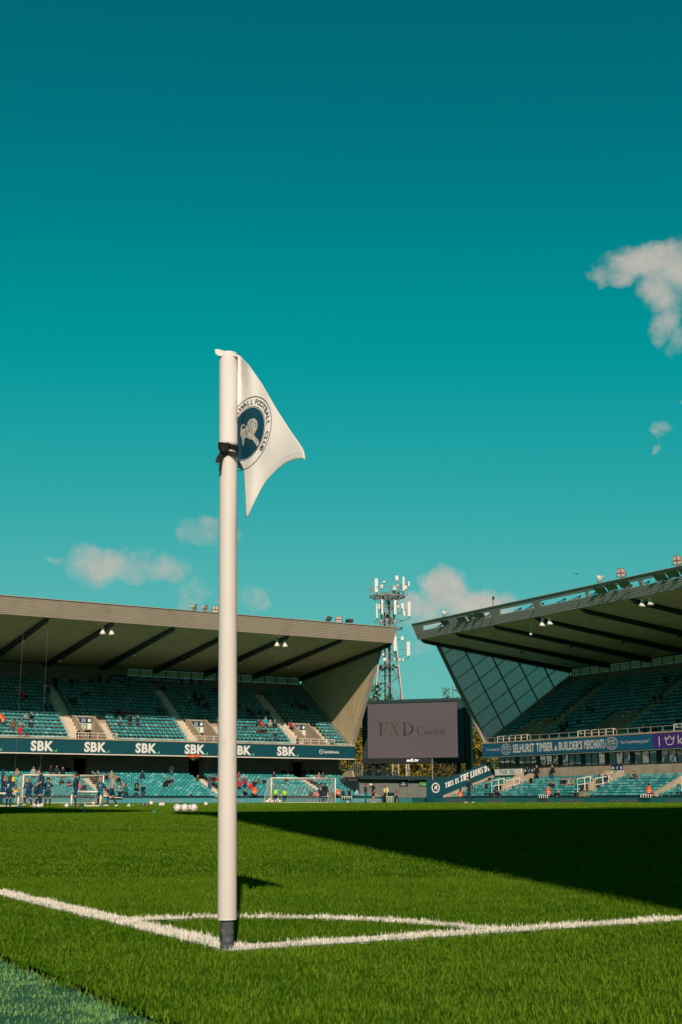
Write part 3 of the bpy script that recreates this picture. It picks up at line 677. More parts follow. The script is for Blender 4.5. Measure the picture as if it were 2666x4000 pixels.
    if openings is None:
        pass
    else:      # rust-red lattice seen through the openings
        for (a, b) in openings:
            if a > seats_to+8: break
            m = mb(); n = 3; bay = (b-a)/n
            for q in range(n):
                ua, ub_ = a+bay*q, a+bay*(q+1); m.tube([(ua, -3.0, 17.55), (ub_, -2.4, 18.3)], .045, 5, q % 2); m.tube([(ub_, -3.2, 17.6), (ub_-.2, -2.2, 18.3)], .05, 5)
            m.tube([(a-.2, -2.4, 17.62), (b+.2, -2.4, 17.66)], .05, 5, 1)
            m.build('roof_truss', ['beam_dark', 'beam_rust'], rt)
        m = mb()
        for u in np.arange(.5, L, 6.4): m.box(u-.04, u+.04, -3.6, -1.6, 17.4, 17.46)
        m.box(0, L, -3.7, -3.5, 18.25, 18.4); m.build('fascia_purlin', 'beam_dark', rt)
    for k in range(int(L/6.4)+1):
        u = 6.4*k+(.12 if k == 0 else 0)
        if u > L: break
        m = mb(); m.hexa([(u-.23, -2.4, sof(-2.4)-.3), (u+.23, -2.4, sof(-2.4)-.3), (u+.23, 17.6, sof(17.6)-.55), (u-.23, 17.6, sof(17.6)-.55), (u-.23, -2.9, sof(-2.9)), (u+.23, -2.9, sof(-2.9)), (u+.23, 17.7, sof(17.7)), (u-.23, 17.7, sof(17.7))])
        m.build('roof_beam', 'beam_dark', rt)
    # --- raked end screen of framed sheets
    A, B, C_, D = (5.5, 6.42), (-.9, 16.72), (17.7, 15.0), (17.7, 14.25)
    m = mb(); m.prism([(5.45, 5.6), (17.75, 13.4), (17.75, 14.25), (5.6, 6.5)], -.18, .06); m.build('end_parapet', 'concrete', rt)
    sc = mb(); w1 = np.array(D)-np.array(A); w2 = (np.array(B)-np.array(A)); quad = [A, D, C_, B]
    n1, n2 = 15, 8
    def tri2(p): return np.array(A)+w1*p[0]+w2*p[1]
    bars = mb()
    def bar(p, q, wd, th):
        a, b = tri2(p), tri2(q); d = (b-a)/np.linalg.norm(b-a); nrm = np.array((-d[1], d[0]))*wd
        pl = clip_poly([tuple(a-nrm), tuple(b-nrm), tuple(b+nrm), tuple(a+nrm)], quad)
        if pl: bars.prism(pl, *((-.02, th) if grey else (-.07-th, -.07)))
    pan = 'screen_panel' if not grey else 'screen_panel_grey'
    bk = bars
    for k in range(0, 6): bar((k/5, -.1), (k/5, 1.6), .065 if k else .14, .11)
    for k in range(1, 14): bar((-.2, k/8), (1.2, k/8), .033, .07)
    fr = bars.build('end_screen', ['screen_bar'], rt)
    if detail:
        for i in range(n1):
            for j in range(13):
                e = .0025
                cell = [tuple(tri2(p)) for p in ((i/n1+e*.4, j/8+e), ((i+1)/n1-e*.4, j/8+e), ((i+1)/n1-e*.4, (j+1)/8-e), (i/n1+e*.4, (j+1)/8-e))]
                pl = clip_poly(cell, quad)
                if len(pl) < 3: continue
                m = mb(); m.prism(pl, -.06-.004*((i*7+j*3) % 3), -.022); m.build('screen_panel', pan, fr)
    else:
        m = mb(); m.prism(quad, -.1, -.06); m.build('screen_panel', pan, fr)
    m = mb(); m.prism([(5.15, 6.3), (5.5, 6.3), (-.55, 16.8), (-.95, 16.8)], -.2, .02); m.build('screen_edge', 'screen_edge', rt)
    # end walls below
    m = mb(); m.prism([(5.8, 4.9), (17.9, 12.6), (18, 14.0), (18, 4.9)], -.15, -.02) if False else None
    m = mb(); lb = max(low_back, 7.2); m.prism([(lb, 0), (18, 0), (18, 13.5), (5.6, 5.6), (5.6, 4.85), (lb, 4.9)], -.2, -.0); m.build('end_wall', 'concrete', rt)
    if not detail:
        m = mb(); m.box(0, L, 17.9, 18.1, 0, 15.2); m.build('back_wall', 'block_grey', rt)
        m = mb(); m.prism(quad, L+.06, L+.1); m.build('end_screen', pan, rt)
        m = mb(); m.prism([(low_back, 0), (18, 0), (18, 13.5), (5.6, 5.6), (5.6, 4.85), (low_back, 4.9)], L, L+.2); m.build('end_wall', 'concrete', rt)
        m = mb()
        for i, (v, z) in enumerate(low): m.box(.3, L-.3, v+.4, v+.48, z+.4, z+.8)
        for i, (v, z) in enumerate(upr): m.box(.3, L-.3, v+.4, v+.48, z+.4, z+.8)
        m.build('seat_rows', 'seat_teal', rt, 'stuff')
    return St
XE, YE, Y0, X0 = 71.3, 105.8, 112.95, 75.2
VOMS = [4.5, 17.3, 30.1, 42.9]
T_end = lambda u, v, z: (XE-u, Y0+v, z)
T_side = lambda u, v, z: (X0+v, YE-u, z)
T_left = lambda u, v, z: (-7.2-v, .2+u, z)
T_near = lambda u, v, z: (-4.1+u, -6.95-v, z)
e1 = np.array((5.5, 6.42)); d2 = np.array((-6.4, 10.3)); d2 /= np.linalg.norm(d2)
corrugate('screen_panel', (0, d2[1], -d2[0]), .16, .05)
corrugate('screen_panel_grey', (d2[1], 0, -d2[0]), .16, .05)
corrugate('clerestory', (1, 0, 0), .14, .03)
E_DOORS = [(5.3, 1.25), (17.95, 1.25), (30.65, 1.25), (43.4, 1.25)]
S_DOORS = [(6.6, 1.5), (19.75, 1.5), (32.9, 1.5)]
OPEN = [(1.6, 6.5), (8.1, 13.3), (14.85, 19.9), (20.95, 27.2), (27.5, 33.8), (34.2, 40.5), (40.9, 47)]
build_stand('end', T_end, True, 74.6, 0, (34, 121, 0), 'two tier end stand with brown ribbed roof edge and dark teal letter banner', VOMS, 12, 8.65, 47, doors=E_DOORS)
build_stand('side', T_side, False, 105.6, -R(90), (84, 53, 0), 'two tier side stand at the right with floodlights in its slotted roof edge', VOMS, 8, 5.9, 42, openings=OPEN, grey=True, doors=S_DOORS)
build_stand('left', T_left, False, 105.6, R(90), (-16, 53, 0), 'two tier side stand along the left touchline, outside the picture', VOMS, 12, 8.65, 0, detail=False)
build_stand('near', T_near, True, 74.6, R(180), (34, -16, 0), 'two tier end stand behind the near goal line, outside the picture', VOMS, 12, 8.65, 0, detail=False)
# ------------------------------------------------------------------ stairs and portals of the lower tiers
rt = STANDS['end']['root']
for c, w in E_DOORS:
    m = MB(T_end, True)
    for i in range(12):
        v, z = .25+ROW_D*i, LOW_Z+.214*i
        m.box(c-w/2, c+w/2, v-.33 if i else v-.05, v+.03, z-.3, z+.012); m.box(c-w/2, c+w/2, v-.35 if i else v-.1, v-.331 if i else v-.051, z-.4, z-.107)
    m.build('stairway', 'step_pale', rt)
rt = STANDS['side']['root']; lr8 = (2.62-.8-LOW_Z)/7
for n, (c, w) in enumerate(S_DOORS):
    m = MB(T_side)
    for i in range(4):
        v, z = .25+ROW_D*i, LOW_Z+lr8*i; m.box(c-w/2-.2, c+w/2+.2, v-.3, v+.2, z-.3, z+.012)
    m.build('stairway', 'step_yellow', rt)
    m = MB(T_side)       # wedge walls of the portal
    for s in (-1, 1):
        a, b = (c-w/2-.22, c-w/2) if s < 0 else (c+w/2, c+w/2+.22)
        m.prism([(3.0, .2), (5.88, .2), (5.88, 2.95), (5.2, 2.95), (3.0, 1.75)], a, b)
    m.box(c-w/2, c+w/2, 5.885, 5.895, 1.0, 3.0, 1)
    m.build('portal', ['concrete', 'dark_void'], rt)
    m = MB(T_side)
    for u in (c-w/2-.5, c+w/2+.5):
        m.tube([(u, 2.0, 1.0), (u, 2.0, 2.2), (u, 3.6, 2.45), (u, 4.0, 2.1)], .05, 6); m.tube([(u, 2.9, 1.2), (u, 2.9, 2.35)], .05, 6); m.tube([(u, 2.0, 1.65), (u, 3.7, 1.9)], .035, 5); m.tube([(u, 3.6, 1.6), (u, 3.6, 2.45)], .05, 6)
    m.build('guard_rail', 'rail_white', rt)
# tunnel wedge at the right end of the lower side tier
m = MB(T_side); m.prism([(.1, -.03), (5.85, -.03), (5.85, 3.0), (5.2, 3.0), (.1, .85)], 30.0, 30.25); m.build('tunnel_wall', 'concrete', rt)
# executive box windows: framed bays of three panes under the fascia
for k in range(11):
    u0 = 1.6+3.42*k; m = MB(T_side)
    for (a, b, c, d) in ((u0, u0+2.9, 3.52, 3.60), (u0, u0+2.9, 4.72, 4.80)): m.box(a, b, 5.86, 5.96, c, d)
    for q in range(4): m.box(u0+.95*q, u0+.95*q+.07, 5.855, 5.965, 3.601, 4.719)
    fr = m.build('window', 'window_frame', rt)
    for q in range(3):
        m = MB(T_side); t = .01*((k*3+q) % 3-1); a, b = u0+.95*q+.08, u0+.95*q+.94
        m.hexa([(a, 5.9+t, 3.605), (b, 5.9-t, 3.605), (b, 5.915-t, 3.605), (a, 5.915+t, 3.605), (a, 5.9+t, 4.715), (b, 5.9-t, 4.715), (b, 5.915-t, 4.715), (a, 5.915+t, 4.715)]); m.build('pane', 'window_glass', fr)
    m = MB(T_side); m.box(u0+2.95, u0+3.37, 5.84, 6.1, 3.52, 4.82); m.build('window_pier', 'beam_dark', rt)

# ------------------------------------------------------------------ banners on the fascias
X_, Z_ = np.array((1., 0, 0)), np.array((0, 0, 1.)); NY, NX = np.array((0, -1., 0)), np.array((-1., 0, 0))
b = thing('advertising_banner', (48, 117.9, 5.45), 'long dark teal SBK banner along the front of the left upper tier', 'banner')
m = MB(); m.box(-3.1, XE+.1, 117.86, 118.05, 4.82, 6.10); m.build('panel', 'banner_navy', b)
for k in range(-1, 13):
    x0 = 34.33-5.45*5+5.44*k if False else 34.3+5.43*(k-6)
    if x0 > 64 or x0 < -3: continue
    m = MB(); text(m, 'SBK', (x0, 117.845, 4.96), X_, Z_, 1.0, 2.3, 0, bold=.04, spacing=1.08); m.build('lettering', 'print_white', b)
    m = MB(); m.poly([(x0+2.36, 117.845, 4.94), (x0+2.64, 117.845, 4.94), (x0+2.64, 117.845, 5.22)]); m.build('green_mark', 'print_green', b)
m = MB(); text(m, 'GambleAware', (67.3, 117.845, 5.33), X_, Z_, .33, 1.95, bold=.012); m.build('lettering', 'print_white', b)
m = MB()
for k in range(20):
    a0, a1 = 2*math.pi*k/20, 2*math.pi*(k+1)/20; m.poly([(66.95+r*math.cos(a), 117.845, 5.5+r*math.sin(a)) for r, a in ((.21, a0), (.21, a1), (.26, a1), (.26, a0))])
text(m, '18+', (66.95, 117.842, 5.42), X_, Z_, .16, center=True, bold=.01); m.build('age_mark', 'print_white', b)
S_ = lambda Y, z: (80.045, Y, z); mY = np.array((0, -1., 0))
b = thing('advertising_banner', (80.1, 92, 5.4), 'long mid blue timber merchant banner along the right upper tier', 'banner')
m = MB(); m.box(80.06, 80.3, 80.15, YE-.1, 4.82, 6.10); m.build('panel', 'banner_blue', b)
ell = lambda mb, Y, z, ry, rz, w, n=28: [mb.poly([S_(Y-(ry-w*q)*math.cos(a), z+(rz-w*q)*math.sin(a)) for q, a in ((0, 2*math.pi*k/n), (0, 2*math.pi*(k+1)/n), (1, 2*math.pi*(k+1)/n), (1, 2*math.pi*k/n))]) for k in range(n)]
def bt(s, Y, z, h, w=None, bold=0, nm='lettering', mm='print_cream', shear=0, center=False, par=None):
    m = MB(); text(m, s, S_(Y, z), mY, Z_, h, w, bold=bold, shear=shear, center=center); m.build(nm, mm, par)
for Yc in (101.55, 85.5):
    m = MB(); ell(m, Yc, 5.48, .84, .57, .06); m.build('oval_outline', 'print_cream', b)
    bt('SELHURST', Yc, 5.58, .27, 1.0, .03, 'oval_lettering', center=False, par=b) if False else None
    m = MB()
    for s, z, h, w in (('SELHURST', 5.58, .25, 1.0), ("Timber & Builder's", 5.38, .15, 1.35), ('Merchants', 5.12, .15, .9)): text(m, s, S_(Yc+w/2, z), mY, Z_, h, w, bold=.02)
    m.build('oval_lettering', 'print_cream', b)
m = MB()
for s, Ya, Yb, h in (('SELHURST', 100.4, 96.9, .86), ('TIMBER', 96.6, 94.0, .86), ('&', 93.75, 93.3, .5), ("BUILDER'S", 93.1, 89.6, .86), ('MERCHANTS', 89.35, 86.5, .86)): text(m, s, S_(Ya, 5.06), mY, Z_, h, Ya-Yb, bold=.028, spacing=1.04)
m.build('lettering', 'print_cream', b)
for Ya, Yb in ((105.0, 102.6), (84.4, 80.5)): m = MB(); text(m, '"Your Trusted Building Supplier"', S_(Ya, 5.32), mY, Z_, .34, Ya-Yb, shear=.2, bold=.006); m.build('slogan', 'print_cream', b)
b = thing('advertising_banner', (80.1, 72, 5.4), 'purple banner with a white crown at the right picture edge', 'banner')
m = MB(); m.box(80.06, 80.3, 62, 80.13, 4.82, 6.10); m.build('panel', 'banner_purple', b)
m = MB()
def stroke(pts, w):
    for (a, c), (d, e) in zip(pts, pts[1:]):
        v = np.array((d-a, e-c)); v = v/np.linalg.norm(v)*w/2; n = (-v[1], v[0])
        m.poly([S_(a+n[0]-v[0], c+n[1]-v[1]), S_(d+n[0]+v[0], e+n[1]+v[1]), S_(d-n[0]+v[0], e-n[1]+v[1]), S_(a-n[0]-v[0], c-n[1]-v[1])])
stroke([(78.6, 5.85), (78.4, 5.1), (77.7, 5.1), (77.4, 5.85), (77.75, 5.5), (78.05, 5.9), (78.3, 5.5), (78.6, 5.85)], .09); m.build('crown_mark', 'print_cream', b)
m = MB(); text(m, 'kw holidays' if False else 'kw', S_(77.05, 5.1), mY, Z_, .78, 1.5, bold=.0); m.build('lettering', 'print_cream', b)
m = MB(); m.box(80.03, 80.058, 79.3, 79.36, 5.0, 5.85); m.build('cable_clip', 'print_cream', b)

# ------------------------------------------------------------------ portal signs
def disc_poly(mb, o, xd, r, mi, n=10): mb.poly([tuple(np.array(o)+np.array(xd)*r*math.cos(2*math.pi*k/n)+Z_*r*math.sin(2*math.pi*k/n)) for k in range(n)], mi)
def portal_sign(P, xd, nd, w, hn, hw, num, label, exit_=True):
    P = np.array(P, float); xd = np.array(xd, float); nd = np.array(nd, float)
    s = thing('portal_sign', P, label, 'sign')
    def slab(z0, z1, mt, nm):
        m = MB(); c = [P+xd*a+nd*b for a, b in ((-w/2, 0), (w/2, 0), (w/2, -.05), (-w/2, -.05))]; m.hexa([tuple(q+Z_*z0) for q in c]+[tuple(q+Z_*z1) for q in c]); return m.build(nm, mt, s)
    slab(0, hn, 'sign_navy', 'number_board'); m = MB()
    if num: text(m, num, P+nd*.012+Z_*hn*.22, xd, Z_, hn*.56, center=True, bold=.012)
    for q in (-.36, .36): disc_poly(m, P+xd*w*q+nd*.012+Z_*hn*.5, xd, hn*.3, 0)
    m.build('lettering', 'print_white', s)
    if hw:
        slab(-hw, -.004, 'sign_white', 'exit_board')
        if exit_:
            m = MB(); a = P+nd*.008; m.poly([tuple(a+xd*x+Z_*z) for x, z in ((-w*.36, -hw*.78), (w*.26, -hw*.78), (w*.26, -hw*.12), (-w*.36, -hw*.12))]); m.build('exit_symbol', 'sign_green', s)
            m = MB(); a = P+nd*.012
            for pl in (((.09, .75), (.15, .75), (.15, .42), (.2, .42), (.12, .2), (.04, .42), (.09, .42)),): m.poly([tuple(a+xd*w*x+Z_*(-hw+hw*z*1.0)) for x, z in pl])
            text(m, 'EXIT', a+xd*(-w*.33)-Z_*hw*.55, xd, Z_, hw*.2, w*.22, bold=.02); m.box(0, 0, 0, 0, 0, 0) if False else None
            m.poly([tuple(a+xd*w*x+Z_*(-hw+hw*z)) for x, z in ((-.06, .3), (.02, .3), (.02, .75), (-.06, .75))]); m.build('arrow', 'print_white', s)
vs = UP_V0+UP_D*UP_F-.25
for c, n in ((4.5, '21'), (17.3, '22'), (30.1, '23'), (42.9, '24')):
    portal_sign((XE-c, Y0+vs-.06, 8.1), (1, 0, 0), (0, -1, 0), 1.8, .6, .62, n, {'21': 'navy 21 portal sign over a green exit arrow, nearest the scoreboard', '22': 'navy 22 portal sign over a green exit arrow, just left of the flag pole', '23': 'navy 23 portal sign over a green exit arrow, furthest left'}.get(n)) if n != '24' else None
for c, n in ((4.5, '20'), (17.3, '19')):
    portal_sign((X0+vs-.06, YE-c, 8.1), (0, -1, 0), (-1, 0, 0), 1.8, .6, .5, n, 'shaded navy 20 portal sign beside the sloping end screen, right stand' if n == '20' else 'shaded navy 19 portal sign higher and nearer the right picture edge', False)
portal_sign((X0+5.88, YE-6.6, 3.02), (0, -1, 0), (-1, 0, 0), 1.55, .45, 0, '46', 'partly hidden navy portal sign beside the white TW board')
portal_sign((X0+5.88, YE-19.75, 3.02), (0, -1, 0), (-1, 0, 0), 1.55, .45, .3, '47', 'navy 47 portal sign on the concrete wall, far from the TW board')
s = thing('sign_board', (80.9, 102.4, 3.15), 'white TW drainage sign board beside the sloping teal wall', 'sign')
m = MB(); m.box(80.92, 81.02, 100.2, 104.7, 2.84, 3.47); m.build('board', 'sign_white', s)
T8 = lambda Y, z: (80.905, Y, z)
m = MB(); text(m, 'TW', T8(103.9, 2.95), mY, Z_, .42, .85, bold=.0); m.build('lettering', 'print_black', s)
m = MB()
for z in (2.95, 3.1, 3.25): m.poly([T8(103.0, z), T8(102.7, z), T8(102.6, z+.06), T8(102.7, z+.12), T8(103.0, z+.12)])
m.build('logo_mark', 'print_teal', s)
m = MB()
for q, t in enumerate(('DRAINAGE', 'PLUMBING', 'GROUNDWORK')): text(m, t, T8(102.2, 3.28-.17*q), mY, Z_, .1, .75+.1*q, bold=.01)
m.build('small_lettering', 'print_black', s)
b = thing('cloth_banner', (52.4, 130.5, 13.7), 'shaded navy UNITED FOR CHANGE banner at the back of the left upper tier', 'banner')
m = MB(); m.box(46.7, 58.0, 130.52, 130.56, 13.36, 14.08); m.build('cloth', 'sign_navy', b)
m = MB(); text(m, 'INEQUALITY', (47.0, 130.51, 13.6), X_, Z_, .27, 1.9); text(m, 'UNITED FOR CHANGE', (49.3, 130.51, 13.58), X_, Z_, .34, 5.9); m.build('lettering', 'print_white', b)
for xc in (56.0, 57.2):
    m = MB(); n = 16
    for k in range(n):
        a0, a1 = 2*math.pi*k/n, 2*math.pi*(k+1)/n; m.poly([(xc+r*math.cos(a), 130.51, 13.72+r*math.sin(a)) for r, a in ((.28, a0), (.28, a1), (.34, a1), (.34, a0))])
    m.poly([(xc-.15, 130.51, 13.6), (xc+.1, 130.51, 13.65), (xc+.18, 130.51, 13.85), (xc, 130.51, 13.82)]); m.build('crest', 'print_white', b)
for x, z, q in ((46.2, 13.95, 'left of'), (58.9, 13.85, 'right of')):
    s = thing('portal_sign', (x, 130.6, z), f'small dim board {q} the UNITED FOR CHANGE banner', 'sign'); m = MB(); m.box(x-.45, x+.45, 130.6, 130.66, z-.2, z+.2); m.build('board', 'clerestory', s); m = MB(); (text(m, '22 21', (x, 130.592, z-.1), X_, Z_, .2, center=True, bold=.02), m.build('lettering', 'print_black', s)) if x > 50 else None
s = thing('portal_sign', (93.0, 79.5, 13.7), 'small dim board high at the back of the right stand', 'sign'); m = MB(); m.box(92.84, 92.89, 79.0, 80.0, 13.5, 13.9); m.build('board', 'rail_grey', s)

# ------------------------------------------------------------------ LED boards round the pitch
def led(label, P0, P1, h, mt, pm, spots, hl, z0=-.04):
    P0, P1 = np.array(P0, float), np.array(P1, float); d = P1-P0; Ln = np.linalg.norm(d); d /= Ln; n = np.array((d[1], -d[0]))
    b = thing('led_board', (*(P0+P1)/2, 0), label, 'advertising board'); k = max(1, int(Ln/6))
    p3 = lambda t, o, z: (*(P0+d*t+n*o), z)
    m = MB(); m.hexa([p3(0, 0, z0), p3(Ln, 0, z0), p3(Ln, -.18, z0), p3(0, -.18, z0), p3(0, 0, h), p3(Ln, 0, h), p3(Ln, -.14, h), p3(0, -.14, h)]); m.build('cabinet', mt, b)
    m = MB(); m.hexa([p3(0, .012, h+.002), p3(Ln, .012, h+.002), p3(Ln, -.2, h+.002), p3(0, -.2, h+.002), p3(0, .012, h+.04), p3(Ln, .012, h+.04), p3(Ln, -.2, h+.04), p3(0, -.2, h+.04)]); m.build('top_trim', 'led_trim', b)
    for q in range(1, k): 
        t = Ln*q/k; m = MB(); m.hexa([p3(t-.008, .004, 0), p3(t+.008, .004, 0), p3(t+.008, -.01, 0), p3(t-.008, -.01, 0), p3(t-.008, .004, h), p3(t+.008, .004, h), p3(t+.008, -.01, h), p3(t-.008, -.01, h)]); m.build('seam', 'led_trim', b)
    for t in spots:
        m = MB(); o = np.array(p3(t, .012, h*.12)); text(m, 'POWERADE', o, (*d, 0), Z_, h*.62, hl, bold=.02, spacing=1.06); m.build('lettering', pm, b)
led('long pale teal POWERADE board before the left stand and its goals', (-2, 111.5), (70.7, 111.5), .47, 'led_teal', 'led_print', [2+x for x in (5.5, 12.2, 18.6, 24.5, 31.2, 37.7, 44.36, 51.0, 56.2, 61.8, 67.5)], 3.4)
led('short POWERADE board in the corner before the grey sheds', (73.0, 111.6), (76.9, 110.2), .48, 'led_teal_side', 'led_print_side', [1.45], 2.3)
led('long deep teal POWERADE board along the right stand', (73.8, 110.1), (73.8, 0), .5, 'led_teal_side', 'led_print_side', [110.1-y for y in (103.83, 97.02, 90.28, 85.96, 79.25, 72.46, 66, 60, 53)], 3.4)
m = MB(); m.box(71.2, 73.4, 112.6, 112.8, -.05, .62); o = m.build('perimeter_wall', 'navy'); tag(o, 'short navy perimeter wall behind the far corner flag', 'wall'); 

# ------------------------------------------------------------------ sloping LIONS' DEN wall
w = thing('sign_wall', (78, 106.1, 0), "teal sloping wall reading THIS IS THE LIONS' DEN beside the right stand", 'wall')
m = MB(); yw = 106.0
m.hexa([(73.05, yw, .79), (75.06, yw, .79), (75.06, yw+.2, .79), (73.05, yw+.2, .79), (73.05, yw, 2.34), (75.06, yw, 2.36), (75.06, yw+.2, 2.36), (73.05, yw+.2, 2.34)])
m.hexa([(75.061, yw, .79), (81.95, yw, 3.05), (81.95, yw+.2, 3.05), (75.061, yw+.2, .79), (75.061, yw, 2.36), (81.4, yw, 4.32), (81.4, yw+.2, 4.32), (75.061, yw+.2, 2.36)])
m.build('panel', 'banner_navy', w)
m = MB(); m.hexa([(75.0, yw-.03, -.05), (82.0, yw-.03, -.05), (82.0, yw+.25, -.05), (75.0, yw+.25, -.05), (75.0, yw-.03, .74), (82.0, yw-.03, 3.03), (82.0, yw+.25, 3.03), (75.0, yw+.25, .74)]); m.build('stair_parapet', 'concrete', w)
m = MB(); m.box(73.0, 74.99, yw, yw+.2, -.05, .788); m.build('plinth', 'navy', w)
sl = np.array((1, 0, .322)); upv = np.array((-.06, 0, 1.))
m = MB()
for s_, Xa, Xb, hh in (('THIS', 75.3, 76.42, .52), ('IS', 76.6, 77.12, .52), ('THE', 77.28, 78.45, .66), ("LIONS'", 78.62, 80.45, .66), ('DEN', 80.5, 81.72, .64)): serif(m, s_, (Xa, yw-.012, 1.50+(Xa-75.3)*.322), sl, upv, (0, -1, 0), hh, Xb-Xa, .26, .12, .055, .05)
m.build('lettering', 'print_white', w)
m = MB(); n = 26; cx, cz = 74.07, 1.53
for k in range(n):
    a0, a1 = 2*math.pi*k/n, 2*math.pi*(k+1)/n; m.poly([(cx+r*math.cos(a), yw-.012, cz+r*math.sin(a)) for r, a in ((.40, a0), (.40, a1), (.52, a1), (.52, a0))])
LION = [(475, 1112), (479, 1068), (500, 1047), (522, 1055), (530, 1078), (522, 1080), (512, 1060), (496, 1065), (488, 1095), (492, 1112), (520, 1100), (548, 1062), (562, 1010), (598, 984), (640, 984), (668, 1030), (666, 1092), (642, 1138), (626, 1168), (650, 1205), (682, 1240), (686, 1285), (662, 1312), (646, 1275), (612, 1226), (584, 1226), (548, 1203), (518, 1208), (512, 1250), (508, 1303), (492, 1296), (494, 1232), (474, 1190), (470, 1150)]
lc = np.mean(LION, 0)
m.poly([(cx+(p[0]-lc[0])*.0019, yw-.014, cz-(p[1]-lc[1])*.0015) for p in LION]); m.build('crest', 'print_white', w)

# ------------------------------------------------------------------ scoreboard in the corner
PL, PR = upZ(1416, 2850, 150), upZ(1814, 2850, 145.7); dx = (PR-PL); dx[2] = 0; Ws = np.linalg.norm(dx); dx /= Ws; nn_ = np.array((dx[1], -dx[0], 0))
def sb(a, o, z): return tuple(np.array((PL[0], PL[1], 0))+dx*a+nn_*o+Z_*z)
zt, zb_ = 12.0, 4.45
s = thing('scoreboard', sb(Ws/2, 0, 0), 'large black scoreboard with a grey FXD Capital screen on posts', 'scoreboard')
def sbox(nm, a0, a1, o0, o1, z0, z1, mt, par=None):
    m = MB(); m.hexa([sb(a0, o0, z0), sb(a1, o0, z0), sb(a1, o1, z0), sb(a0, o1, z0), sb(a0, o0, z1), sb(a1, o0, z1), sb(a1, o1, z1), sb(a0, o1, z1)]); return m.build(nm, mt, par or s)
cb = sbox('cabinet', 0, Ws, 0, -1.0, zb_, zt, 'cabinet_black')
dl, dr = .7, Ws-.8; dz0, dz1 = 5.12, 11.52
sbox('display', dl, dr, .03, .002, dz0, dz1, 'display_grey')
for k in range(10): sbox('cabinet_panel', Ws*k/10+.02, Ws*(k+1)/10-.02, .05, .002, zt-.36, zt-.03, 'cabinet_edge')
for k in range(10): sbox('cabinet_panel', Ws*k/10+.02, Ws*(k+1)/10-.02, .05, .002, zb_+.04, dz0-.06, 'cabinet_black')
for k in range(6):
    z0 = dz0+1.08*k
    sbox('cabinet_panel', .02, dl-.05, .05, .002, z0, z0+1.04, 'cabinet_edge'); sbox('cabinet_panel', dr+.05, Ws-.02, .05, .002, z0, z0+1.04, 'cabinet_edge')
wd = dr-dl
m = MB(); serif(m, 'F', sb(dl+wd*.127, .04, 7.7), dx, Z_, nn_, 1.6, wd*.107, .13, .045, .07); serif(m, 'D', sb(dl+wd*.393, .04, 7.7), dx, Z_, nn_, 1.6, wd*.133, .13, .045, .07); serif(m, 'Capital', sb(dl+wd*.558, .04, 7.82), dx, Z_, nn_, .92, wd*.312, .1, .05, .045, .07)
m.build('lettering', 'display_print', s)
m = MB(); serif(m, 'X', sb(dl+wd*.25, .04, 7.7), dx, Z_, nn_, 1.6, wd*.117, .16, .04, .07); m.build('lettering', 'display_gold', s)
m = MB(); text(m, 'adi.tv', sb(dl+wd*.435, .06, 4.68), dx, Z_, .36, 1.55, bold=.03, shear=.22); m.build('logo', 'logo_lit', s)
for a in (1.0, 2.2, Ws-1.1): sbox('post', a, a+.5, -.3, -.8, 0, zb_, 'post_dark')
sbox('side_gantry', Ws+.02, Ws+.75, -.1, -1.1, 3.2, 10.9, 'cabinet_black')
m = MB(); m.tube([sb(1.5, .3, 2.9), sb(1.5, .3, 3.4)], .2, 8); m.build('speaker_drum', 'post_dark', s)
for a0, a1 in ((2.4, 5.0), (8.0, 5.4)):
    m = MB(); m.tube([sb(a0, -.5, 3.9), sb(a1, -.5, 1.2)], .08, 5); m.build('brace', 'post_dark', s)

# ------------------------------------------------------------------ sheds and deck in the corner
h = thing('service_shed', (75, 114, 0), 'low grey service shed with green first aid board in the corner', 'shed')
xs = [69.6, 70.7, 72.2, 74.6, 75.85, 77.1, 78.6, 80.4]
for k in range(len(xs)-1):
    m = MB(); m.box(xs[k]+.015, xs[k+1]-.015, 114, 114.12, -.05, 2.42); m.build('wall_panel', 'shed_panel', h)
m = MB(); m.box(69.4, 80.6, 114.121, 117, -.05, 2.4); m.build('shed_body', 'shed_dark', h)
m = MB(); m.box(69.3, 80.8, 113.35, 117.2, 2.5, 2.72); m.build('canopy', 'shed_dark', h)
m = MB(); m.box(69.3, 80.8, 113.3, 113.34, 2.48, 2.85); m.build('gutter', 'cabinet_edge', h)
for x in (73.0, 75.84, 77.6): m = MB(); m.box(x-.05, x+.05, 113.9, 113.99, -.05, 2.45); m.build('door_post', 'shed_panel', h)
for x in (76.2, 77.9): m = MB(); m.tube([(x, 113.95, 1.0), (x, 113.95, 1.3)], .06, 6); m.build('door_handle', 'tan_beige', h)
m = MB()
for q in range(24): m.box(69.4+.48*q, 69.44+.48*q, 113.5, 113.54, 2.851, 3.5)
m.box(69.4, 80.6, 113.5, 113.54, 3.501, 3.55); m.build('deck_rail', 'beam_dark', h)
s = thing('sign_board', (75.2, 113.9, 2.1), 'navy wheelchair sign hanging on the grey corner shed', 'sign')
m = MB(); m.box(74.66, 75.8, 113.84, 113.88, 1.82, 2.46); m.build('board', 'sign_navy', s)
m = MB(); yy = 113.83; disc_poly(m, (75.12, yy, 2.36), (1, 0, 0), .05, 0)
for k in range(10): a0, a1 = R(140+25*k), R(140+25*(k+1)); m.poly([(75.17+r*math.cos(a), yy, 2.13+r*math.sin(a)) for r, a in ((.12, a0), (.12, a1), (.16, a1), (.16, a0))])
